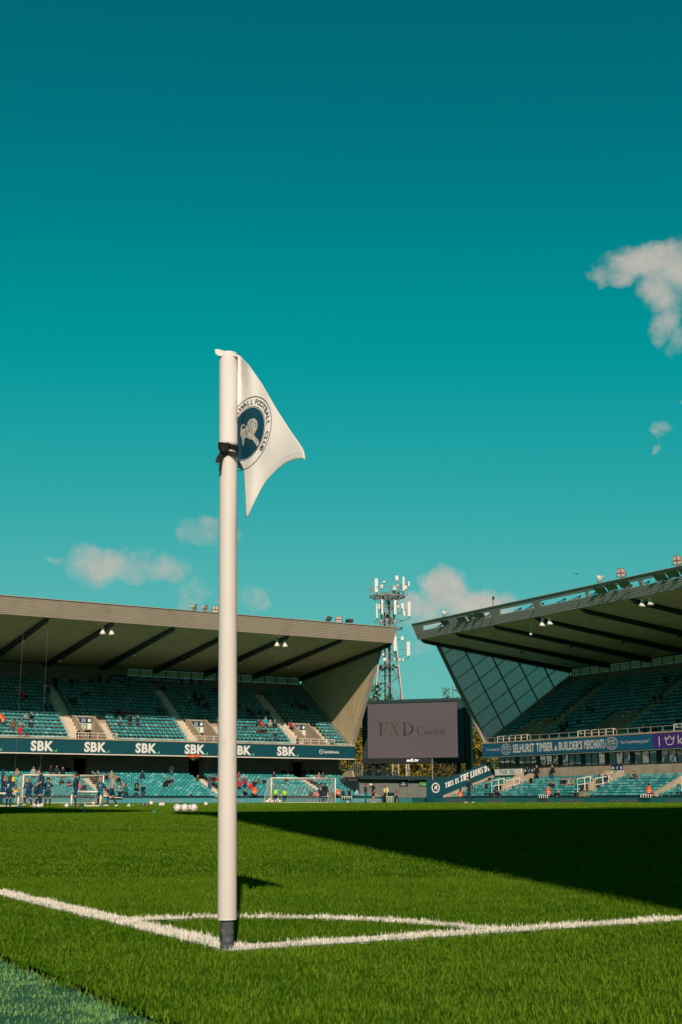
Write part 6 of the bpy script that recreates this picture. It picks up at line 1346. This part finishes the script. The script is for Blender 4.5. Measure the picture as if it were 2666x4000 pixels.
def hair_mesh(kind):
    m = MB()
    def cap(r0, th, zmin, sc=(.84, 1.0, 1.15), front=.2, mi=0):      # shell over the skull, open at the face
        nu, nv = 14, 7
        for a in range(nv+1):
            for b in range(nu):
                ph = 2*math.pi*b/nu; lim = zmin if math.sin(ph) > -.35 else front; el_ = math.pi/2-(math.pi/2-lim)*a/nv
                m.v.append((r0*sc[0]*math.cos(el_)*math.cos(ph), .008+r0*sc[1]*math.cos(el_)*math.sin(ph), r0*sc[2]*math.sin(el_)))
        for a in range(nv):
            for b in range(nu): m.f.append([a*nu+b, (a+1)*nu+b, (a+1)*nu+(b+1) % nu, a*nu+(b+1) % nu]); m.m.append(mi)
    if kind == 'short': cap(.112, 0, -.35, front=.42)
    elif kind == 'mop': cap(.122, 0, -.5, front=.22)
    elif kind == 'long': cap(.116, 0, -.5, front=.4); m.ball((0, .065, -.13), .1, 10, 8, 0, (.95, .6, 1.7)); m.ball((.075, .03, -.1), .04, 6, 6, 0, (.7, .9, 2.4)); m.ball((-.075, .03, -.1), .04, 6, 6, 0, (.7, .9, 2.4))
    elif kind == 'ponytail': cap(.115, 0, -.3, front=.42); m.tube([(0, .1, .04), (0, .18, .0), (.02, .2, -.14), (.02, .17, -.27)], [.03, .045, .045, .01], 8)
    elif kind == 'hood': cap(.135, 0, -.9, sc=(.88, 1.0, 1.12), front=.35); m.ball((0, .05, -.13), .1, 10, 6, 0, (1.1, .8, .5))
    elif kind == 'beanie': cap(.118, 0, -.05, front=.28); m.ball((0, .01, .14), .025, 6, 5)
    elif kind == 'cap': cap(.115, 0, .0, front=.3); m.hexa([(-.07, -.19, .03), (.07, -.19, .03), (.07, -.08, .045), (-.07, -.08, .045), (-.07, -.19, .04), (.07, -.19, .04), (.07, -.08, .06), (-.07, -.08, .06)])
    return m.mesh('hair', 'hair_dark', smooth=True)
HAIR = {k: hair_mesh(k) for k in ('short', 'mop', 'long', 'ponytail', 'hood', 'beanie', 'cap')}
def person(P, rz, pn, label, top, legs, shoe='black', hair=('short', 'hair_dark'), arm=None, calf=None, skin='skin', sc=1, fine=False, group=None, extra=None):
    me, hd = body(pn, fine); t = thing('person', P, label, 'person', group)
    o = bpy.data.objects.new('body', me); COL.objects.link(o); o.parent = t
    for i, k in enumerate((skin, top, arm or top, legs, calf or legs, shoe, 'eye_dark', skin if calf else legs)): o.material_slots[i].link = 'OBJECT'; o.material_slots[i].material = M[k]
    if hair and hair[0]:
        h = bpy.data.objects.new({'hood': 'hood', 'beanie': 'beanie', 'cap': 'cap'}.get(hair[0], 'hair'), HAIR[hair[0]]); COL.objects.link(h); h.parent = t; h.location = hd; h.scale = ((1.14 if fine else 1.05),)*3; h.material_slots[0].link = 'OBJECT'; h.material_slots[0].material = M[hair[1]]
    if extra: extra(t, POSES[pn])
    t.rotation_euler = (0, 0, rz); t.scale = (sc,)*3
    return t
def sub_mesh(t, name, mt, fn):      # clothing detail in the person's own space, before it is turned
    m = MB(); fn(m); o = bpy.data.objects.new(name, m.mesh(name, mt)); COL.objects.link(o); o.parent = t
def vest(mt, seated=False):
    def ex(t, J):
        c, p = np.array(J['che']), np.array(J['pel'])
        def f(m):
            m.tube([p+Z_*.05, (p+c)/2+Z_*.03, c+Z_*.03, c+Z_*.13], [.19, .19, .20, .13], 12)
        m = MB(); f(m); V = np.array(m.v); mid = (p+c)/2; V[:, 1] = mid[1]+(V[:, 1]-mid[1])*.86; V[:, 0] *= 1.16; m.v = [tuple(x) for x in V]
        o = bpy.data.objects.new('vest', m.mesh('vest', mt)); COL.objects.link(o); o.parent = t
        def g(m):
            for z in (.10, .24): q = p+(c-p)*((z)/.35); m.tube([q-Z_*.018, q+Z_*.018], [.203, .203], 12, caps=False)
        m = MB(); g(m); V = np.array(m.v); V[:, 1] = mid[1]+(V[:, 1]-mid[1])*.88; V[:, 0] *= 1.16; m.v = [tuple(x) for x in V]
        if mt != 'bib_green': o = bpy.data.objects.new('reflective_band', m.mesh('reflective_band', 'reflective')); COL.objects.link(o); o.parent = t
    return ex
def stripes(t, J):      # shirt stripes on chest and back
    c, p = np.array(J['che']), np.array(J['pel'])
    for k, x in enumerate((-.12, -.06, 0, .06, .12)):
        m = MB()
        for s in (-1, 1):
            r = math.sqrt(max(.02, 1-(x/.19)**2))*.150
            a = p+np.array((x, s*(r+.0), .06)); b = c+np.array((x, s*(r+.002), .10)); m.hexa([tuple(q) for q in (a+(-.008, -.004, 0), a+(.008, -.004, 0), a+(.008, .004, 0), a+(-.008, .004, 0), b+(-.008, -.004, 0), b+(.008, -.004, 0), b+(.008, .004, 0), b+(-.008, .004, 0))])
        o = bpy.data.objects.new('shirt_stripe', m.mesh('shirt_stripe', 'kit_stripe')); COL.objects.link(o); o.parent = t
    def f(m): text(m, 'W', c+np.array((0, -.162, -.06)), (1, 0, 0), (0, 0, 1), .075, center=True, bold=.03)
    sub_mesh(t, 'shirt_print', 'print_white', f)
def number7(t, J):
    c = np.array(J['che'])
    def f(m): text(m, '7', c+np.array((0, .165, -.22)), (-1, 0, 0), (0, 0, 1), .2, center=True, bold=.03)
    sub_mesh(t, 'shirt_number', 'print_white', f)
def back_badge(t, J):
    c = np.array(J['che'])
    def f(m):
        for k in range(14): a0, a1 = 2*math.pi*k/14, 2*math.pi*(k+1)/14; m.poly([tuple(c+np.array((-r*math.cos(a), .168, -.12+r*math.sin(a)))) for r, a in ((.05, a0), (.05, a1), (.085, a1), (.085, a0))])
        m.poly([tuple(c+np.array((x, .168, z))) for x, z in ((-.11, .04), (.11, .04), (.11, .07), (-.11, .07))])
    sub_mesh(t, 'back_print', 'print_cream', f)
def ball_in_hand(t, J):
    pass
def pitch_person(x, yfoot, hpx, Hm, rot, pn, label, top, legs, base=1.72, **k):
    """stand a person on the turf: bearing from the picture, distance from the height, feet on the ground"""
    Z = 4925*Hm/hpx; p = upZ(x, yfoot, Z); zz = crown(p[0], p[1])
    if abs(p[2]-zz) > .06: g = ground_at(x, yfoot); g = (g+p)/2 if False else g; p = g; zz = crown(p[0], p[1]); Z = (np.array(p)-CAM)[:2]@ay; Hm = hpx*Z/4925
    return person((p[0], p[1], zz), -YAW+R(rot), pn, label, top, legs, sc=Hm/base, **k)
G = 'young players warming up on the left'
# rot: 0 faces the camera, 90 faces picture right, -90 left, 180 away
pitch_person(33, 3158, 121, 1.25, 170, 'stand', 'girl seen from behind with long brown hair and number 7 shirt', 'kit_navy', 'kit_navy', arm='white_cloth', calf='navy_cloth', hair=('long', 'hair_brown'), fine=True, group=G, extra=number7)
pitch_person(110, 3156, 116, 1.25, -35, 'kick', 'blond boy in a striped navy kit kicking, left of the group', 'kit_navy', 'kit_navy', arm='skin', calf='navy_cloth', shoe='white_cloth', hair=('short', 'hair_blond'), fine=True, group=G, extra=stripes)
pitch_person(140, 3157, 111, 1.22, 150, 'run', 'boy with light brown hair seen from behind, running at the ball', 'kit_navy', 'kit_navy', arm='skin', calf='navy_cloth', hair=('short', 'hair_brown'), fine=True, group=G)
pitch_person(156, 3151, 147, 1.60, -60, 'look_down', 'tall dark haired youth standing over the younger boys', 'kit_navy', 'kit_navy', arm='skin', calf='navy_cloth', hair=('short', 'hair_dark'), fine=True, group=G, extra=stripes)
pitch_person(184, 3155, 111, 1.22, 25, 'hips', 'dark haired boy with hands low, right of the kicking group', 'kit_navy', 'kit_navy', arm='skin', calf='navy_cloth', hair=('mop', 'hair_dark'), fine=True, group=G, extra=stripes)
pitch_person(294, 3152, 132, 1.40, -80, 'reach', 'girl with a ponytail facing left, arms forward behind the small goal', 'kit_navy', 'kit_navy', arm='skin', calf='navy_cloth', hair=('ponytail', 'hair_brown'), fine=True, group=G)
pitch_person(390, 3149, 109, 1.22, 5, 'stand', 'girl facing front in a striped shirt at the small goal post', 'kit_navy', 'kit_navy', arm='skin', calf='navy_cloth', hair=('ponytail', 'hair_blond'), fine=True, group=G, extra=stripes)
pitch_person(436, 3153, 127, 1.36, -75, 'walk', 'blond boy in a grey hooded top and navy shorts facing left', 'grey_cloth', 'kit_navy', calf='navy_cloth', shoe='white_cloth', hair=('mop', 'hair_blond'), fine=True, group=G)
G2 = 'goalkeepers and coaches at the right goal'
pitch_person(1078, 3136, 59, 1.40, 5, 'stand', 'young keeper in a green bib, left one in the right goal', 'bib_green', 'black', arm='black', hair=('ponytail', 'hair_brown'), group=G2, extra=vest('bib_green'))
pitch_person(1112, 3137, 54, 1.35, 0, 'hips', 'young keeper in a green bib, right one in the right goal', 'bib_green', 'black', arm='black', hair=('short', 'hair_brown'), group=G2, extra=vest('bib_green'))
pitch_person(1255, 3138, 79, 1.85, 165, 'stand', 'coach in black with a white back badge in the right goal', 'black', 'navy_cloth', shoe='white_cloth', hair=('short', 'hair_dark'), group=G2, extra=back_badge)
pitch_person(1271, 3138, 78, 1.84, 195, 'look_down', 'coach in black behind the badged coach in the right goal', 'black', 'navy_cloth', shoe='white_cloth', hair=('short', 'hair_brown'), group=G2)
pitch_person(1429, 3137, 75, 1.8, 70, 'look_down', 'bearded man in navy tracksuit facing the keeper with the ball', 'navy_cloth', 'teal_cloth', hair=('short', 'hair_dark'))
pitch_person(1460, 3137, 78, 1.86, -60, 'hold_up', 'keeper in black kit lifting a ball beside the navy man', 'black', 'black', arm='skin', calf='skin', shoe='white_cloth', hair=('short', 'hair_dark'))
p = upZ(1449, 3071, 122); Zb = np.linalg.norm(p[:2]-CAM[:2]); o = inst('football', BALLS['plain'], None, p, 0, 1.2); tag(o, 'white ball held up by the keeper in black', 'ball', 'match balls on the pitch')
pitch_person(1550, 3137, 51, 1.6, 80, 'walk', 'small steward in a pink vest walking right of the far corner flag', 'navy_cloth', 'black', hair=('ponytail', 'hair_brown'), extra=vest('pink_vis'))
pitch_person(1835, 3137, 102, 1.82, -75, 'walk', "man in dark tracksuit walking left before the LIONS' DEN wall", 'navy_cloth', 'navy_cloth', shoe='white_cloth', hair=('short', 'hair_brown'), fine=True)
# stewards at the boards
def steward(x, ytop, plane, v, z, rot, pn, label, vis, legs='black', top='black', hair=('short', 'hair_dark'), zl=None, sc=1):
    p = up(x, ytop, plane, v); person((p[0], p[1], z), rot, pn, label, top, legs, hair=hair, group='stewards at the pitch boards', extra=vest(vis), sc=sc)
steward(995, 3076, 'Y', 112.2, .3, R(180), 'sit', 'orange jacketed steward seated with back turned, left of the right goal', 'hi_vis_orange', top='hi_vis_orange', hair=('mop', 'hair_dark'), sc=1.12)
steward(1322, 3077, 'Y', 112.2, .3, R(180), 'sit', 'orange jacketed steward beside the right post of the right goal', 'hi_vis_orange', top='hi_vis_orange', hair=('cap', 'black'))
steward(1798, 3072, 'X', 74.6, .0, R(90), 'sit', "orange jacketed steward seated before the LIONS' DEN wall", 'hi_vis_orange', top='hi_vis_orange', hair=('long', 'hair_dark'), sc=1.1)
steward(2142, 3074, 'X', 74.5, .25, R(90), 'sit', 'orange jacketed steward seated below the middle of the right stand', 'hi_vis_orange', top='hi_vis_orange', hair=('short', 'hair_grey'))
steward(2534, 3059, 'X', 74.5, .25, R(90), 'sit', 'orange jacketed steward seated at the far right of the boards', 'hi_vis_orange', top='hi_vis_orange', sc=1.08)
steward(1503, 3075, 'Y', 112.3, .2, R(60), 'stand', 'yellow jacketed steward behind the far corner flag', 'hi_vis_yellow', top='hi_vis_yellow', sc=.9)
steward(17, 3012, 'Y', 113.3, 1.0, R(0), 'stand', 'orange and yellow vested steward at the left picture edge, upper', 'hi_vis_orange', sc=1.0)
steward(54, 3015, 'Y', 113.3, .95, R(20), 'stand', 'yellow vested steward standing left of the left goal', 'hi_vis_yellow', sc=1.0)
steward(65, 3060, 'Y', 112.3, .1, R(-20), 'sit', 'steward in orange and yellow coat seated left of the left goal', 'hi_vis_yellow', top='hi_vis_orange', sc=1.05)
steward(88, 3095, 'Y', 111.9, -.05, R(20), 'crouch', 'low crouching steward in yellow at the left goal post', 'hi_vis_yellow', top='hi_vis_yellow', sc=.9)

# spectators: (x, y of head top, pose, top, legs, hair kind, hair colour, note)
S, SP, SL, T, TC, TP_ = 'sit', 'sit_phone', 'sit_lean', 'stand', 'stand_cross', 'stand_phone'
SPEC = {'end_low': [
 (362, 3011, S, 'black'), (383, 3011, SP, 'dark_grey'), (402, 3015, SL, 'navy_cloth'), (416, 3018, S, 'black', 'cap'), (436, 3012, S, 'grey_cloth', 'hood'), (450, 3024, S, 'tan_beige'), (465, 3028, S, 'black'), (470, 3058, TP_, 'grey_cloth', 'cap'), (479, 3052, S, 'tan_beige', None), (493, 3060, T, 'teal_cloth', None), (536, 3047, S, 'black', 'cap'), (535, 3065, SP, 'black'), (532, 3086, S, 'navy_cloth', 'cap'), (560, 3062, TP_, 'navy_cloth'), (558, 3011, S, 'navy_cloth'), (671, 2983, TC, 'white_cloth', 'beanie', 'red'), (648, 3043, S, 'black', None), (658, 3036, S, 'black'), (672, 3035, S, 'navy_cloth', None), (746, 3098, SL, 'black'), (773, 3027, S, 'dark_grey', None), (820, 3022, T, 'dark_grey'), (836, 3026, S, 'black'), (848, 3028, S, 'red', 'cap'), 
 (69, 2999, S, 'tan_beige'), (133, 2993, T, 'grey_cloth'), (156, 2997, T, 'light_blue'), (201, 2986, T, 'black'), (223, 2989, T, 'navy_cloth', None), (247, 2995, T, 'black', None), (268, 2988, S, 'black'), (243, 3037, S, 'black'), (272, 3042, S, 'navy_cloth'), (312, 3050, S, 'pink'), (330, 3058, S, 'black'), 
 (933, 3014, S, 'red'), (936, 3040, T, 'red'), (957, 3030, T, 'crimson'), (974, 3046, S, 'pink', 'cap', 'white_cloth'), (983, 3054, S, 'red'), (995, 3043, S, 'black', 'cap'), (1009, 3038, S, 'brown'), (1033, 3038, S, 'black'), (1071, 3015, S, 'navy_cloth', None), (1066, 3044, S, 'light_blue'), (1118, 3031, SL, 'black'), (958, 3079, SP, 'black'), (1006, 3078, S, 'cyan'), (1111, 2999, S, 'black'), (1140, 3000, S, 'black'), (1191, 3000, S, 'black'), (1221, 2997, S, 'black'), (1251, 3001, S, 'black'), (1246, 3018, S, 'pink'), (1261, 3019, S, 'brown'), (1229, 3026, S, 'white_cloth'), (1287, 3025, S, 'teal_cloth', None), (1336, 3033, S, 'black', None), (1354, 3032, S, 'black', 'beanie'), (1216, 3081, SP, 'black'), (1227, 3084, S, 'pink'), (1240, 3088, S, 'pink', 'cap'), (1288, 3089, S, 'dark_grey'), (1341, 3081, T, 'navy_cloth', 'long'), (1365, 3081, T, 'black', 'long'), (1395, 3081, T, 'light_blue', 'beanie', 'navy_cloth')],
 'end_up': [
 (219, 2638, T, 'black'), (283, 2641, T, 'black'), (305, 2654, S, 'dark_grey'), (357, 2644, S, 'black'), (391, 2632, T, 'black'), (422, 2649, S, 'black'), (484, 2648, S, 'dark_grey'), (518, 2650, S, 'tan_beige'), (504, 2664, S, 'black'), (192, 2673, T, 'navy_cloth'), (87, 2693, T, 'red'), (105, 2706, S, 'black'), (328, 2696, S, 'black'), (346, 2691, S, 'black'), (400, 2684, S, 'dark_grey'), (279, 2718, S, 'black'), (295, 2718, S, 'black'), (179, 2743, S, 'black'), (201, 2744, S, 'black'), (103, 2783, S, 'grey_cloth'), (124, 2780, SP, 'black'), (85, 2811, S, 'tan_beige', 'beanie', 'tan_beige'), (120, 2809, SL, 'black'), (49, 2813, S, 'brown'), (58, 2810, S, 'brown'), (80, 2831, T, 'red', 'cap', 'tan_beige'), (107, 2836, T, 'teal_cloth', None), (466, 2762, S, 'black'), (482, 2766, S, 'red'), (522, 2764, S, 'crimson'), (509, 2790, T, 'black', None), (538, 2794, T, 'navy_cloth', None), (471, 2806, S, 'dark_grey', None), (308, 2845, T, 'black', 'long'), (337, 2843, T, 'black'), (623, 2756, S, 'black'), (643, 2758, S, 'dark_grey'), (645, 2668, S, 'black'), (5, 2780, T, 'hi_vis_orange'), (15, 2790, T, 'hi_vis_orange'),
 (740, 2706, T, 'grey_cloth'), (762, 2702, T, 'black'), (778, 2717, T, 'black'), (791, 2704, S, 'black'), (798, 2740, S, 'black'), (809, 2740, S, 'black'), (834, 2676, S, 'crimson'), (846, 2676, S, 'black'), (937, 2742, S, 'dark_grey'), (972, 2755, T, 'black'), (988, 2770, S, 'black'), (1017, 2766, S, 'black'), (1048, 2770, S, 'black'), (1158, 2726, S, 'black'), (1142, 2739, S, 'black'), (1173, 2743, S, 'black'), (1193, 2745, S, 'black'), (1039, 2799, T, 'cyan', None), (1010, 2808, S, 'black'), (1025, 2809, S, 'red'), (1056, 2813, S, 'grey_cloth', 'hood', 'white_cloth'), (1075, 2812, S, 'black', 'hood', 'white_cloth'), (957, 2824, SL, 'black'), (1008, 2838, S, 'dark_grey'), (1021, 2838, S, 'black'), (1038, 2839, S, 'black'), (1076, 2854, T, 'navy_cloth'), (1164, 2872, T, 'navy_cloth'), (1137, 2815, S, 'red', None), (1275, 2878, S, 'light_blue', None), (1303, 2887, SL, 'black')],
 'side_low': [
 (1900, 3051, S, 'black'), (1913, 3029, S, 'black', 'cap'), (1916, 3048, S, 'cyan', None), (1940, 3083, S, 'navy_cloth', 'cap'), (1952, 3083, SL, 'black', 'cap'), (2061, 2995, T, 'navy_cloth', None, 'x', 'jeans'), (2074, 3028, S, 'black', None), (2098, 2980, T, 'black'), (2159, 2987, T, 'black', 'short', 'x', 'teal_cloth'), (2197, 3037, S, 'black'), (2207, 3036, S, 'black'), (2221, 3036, S, 'grey_cloth'), (2237, 3034, S, 'tan_beige', 'long', 'hair_brown'), (2146, 3051, S, 'black'), (2160, 3051, S, 'black'), (2171, 3087, S, 'black'), (2184, 3087, S, 'navy_cloth'), (2343, 3018, T, 'teal_cloth', 'cap', 'hair_grey', 'jeans'), (2366, 3016, T, 'navy_cloth', None, 'x', 'jeans'), (2486, 3007, SL, 'brown')],
 'side_up': [(2600, 2634, S, 'black'), (2555, 2704, T, 'black'), (2582, 2703, T, 'black'), (2646, 2797, S, 'black'), (2302, 2748, SL, 'black'), (2317, 2748, SL, 'black'), (2212, 2808, S, 'black'), (2259, 2801, S, 'black'), (2516, 2830, S, 'black'), (2545, 2832, S, 'black'), (2560, 2832, S, 'black'), (2125, 2870, SL, 'light_blue'), (2144, 2870, SL, 'tan_beige'), (2190, 2812, T, 'black'), (2198, 2822, S, 'black')]}
CN = {'black': 'black', 'dark_grey': 'dark grey', 'navy_cloth': 'navy', 'grey_cloth': 'pale grey', 'tan_beige': 'beige', 'teal_cloth': 'dark teal', 'white_cloth': 'white', 'red': 'red', 'pink': 'pink', 'brown': 'brown', 'light_blue': 'light blue', 'crimson': 'crimson', 'cyan': 'bright blue', 'hi_vis_orange': 'orange hi-vis'}
HN = {'cap': 'cap', 'beanie': 'woolly hat', 'hood': 'hood'}
ORD = ['first', 'second', 'third', 'fourth', 'fifth', 'sixth', 'seventh', 'eighth', 'ninth', 'tenth', 'eleventh', 'twelfth', 'thirteenth', 'fourteenth', 'fifteenth', 'sixteenth', 'seventeenth', 'eighteenth', 'nineteenth', 'twentieth', 'twenty-first', 'twenty-second', 'twenty-third', 'twenty-fourth', 'twenty-fifth']
plan = []
rg = random.Random(11)
for key, lst in SPEC.items():
    st = STANDS['end' if key[:3] == 'end' else 'side']; rows = st['low' if key.endswith('low') else 'up']
    for a in lst:
        x, yt, pn, top = a[:4]; hk = a[4] if len(a) > 4 else 'short'; hc = a[5] if len(a) > 5 and a[5] != 'x' else None; lg = a[6] if len(a) > 6 else rg.choice(['black', 'jeans', 'navy_cloth', 'dark_grey'])
        hh = 1.31 if pn[:3] == 'sit' else 1.73
        best = None
        for i, (v, z) in enumerate(rows):
            vv = v-.12; p = up(x, yt, 'Y' if key[:3] == 'end' else 'X', (Y0 if key[:3] == 'end' else X0)+vv); e = abs(p[2]-(z+hh))
            if best is None or e < best[0]: best = (e, i, p, z)
        e, i, p, z = best; n = len(rows); band = 'front' if i < n*.34 else ('middle' if i < n*.67 else 'back')
        if key == 'end_low': where = f'left lower tier {band}, '+('behind left goal' if x < 425 else 'left of pole' if x < 880 else 'behind right goal' if x < 1305 else 'by railings')
        elif key == 'end_up': where = ('shaded' if i >= UP_F else 'sunlit')+' left upper tier, '+('far left' if x < 260 else 'left of pole' if x < 880 else 'right of pole')
        elif key == 'side_low': where = 'right lower tier, '+('by lettered wall' if x < 2040 else 'middle part' if x < 2280 else 'far right part')
        else: where = 'shaded right upper tier, '+('by end screen' if x < 2380 else 'far right part')
        hd_ = {'cap': 'capped ', 'beanie': 'woolly hatted ', 'hood': 'hooded ', None: 'bald '}.get(hk, '')
        base = f"{'seated' if pn[:3] == 'sit' else 'standing'} {hd_}spectator in {CN[top]}, {where}"
        plan.append([base, x, yt, key, pn, top, lg, hk, hc, p, z, e])
cnt = {}
for q in plan: cnt.setdefault(q[0], []).append(q)
for base, qs in cnt.items():
    qs.sort(key=lambda q: (q[1], q[2]))
    for k, q in enumerate(qs):
        lb = base
        if len(qs) > 1: lb = base+(f', leftmost of these' if k == 0 else (', rightmost of these' if k == len(qs)-1 else f', {ORD[k]} from left'))
        q.append(lb)
for base, x, yt, key, pn, top, lg, hk, hc, p, z, e, lb in plan:
    yaw = 0 if key[:3] == 'end' else -R(90); hcol = hc or ({'cap': 'navy_cloth', 'beanie': 'navy_cloth', 'hood': top}.get(hk) or rg.choice(['hair_dark', 'hair_dark', 'hair_brown', 'hair_brown', 'hair_grey', 'hair_blond']))
    hh = 1.31 if pn[:3] == 'sit' else 1.73
    sc = max(.72, min(1.14, (p[2]-z)/hh))
    person((p[0], p[1], z), yaw+R(rg.uniform(-28, 28)), pn, lb, top, lg, hair=(hk, hcol), skin='skin' if rg.random() > .15 else 'skin_dark', group='spectators in the stands', sc=sc, shoe=rg.choice(['black', 'white_cloth', 'dark_grey']),
           extra=vest('hi_vis_orange') if top == 'hi_vis_orange' else None)
# three people at the windows of the boxes, leaning over the concrete wall
for x, yt, top, lb in ((2101, 2966, 'grey_cloth', 'pale grey clad man leaning over the concrete wall, left of three'), (2176, 2953, 'black', 'dark figure behind the concrete wall, middle of three'), (2187, 2960, 'teal_cloth', 'teal and white shirted man leaning far over the concrete wall')):
    p = up(x, yt, 'X', X0+6.4); person((p[0], p[1], p[2]-1.58), -R(90), 'lean_rail', lb, top, 'white_cloth' if 'white' in lb else 'black', group='people at the box windows', hair=('short', 'hair_dark'))
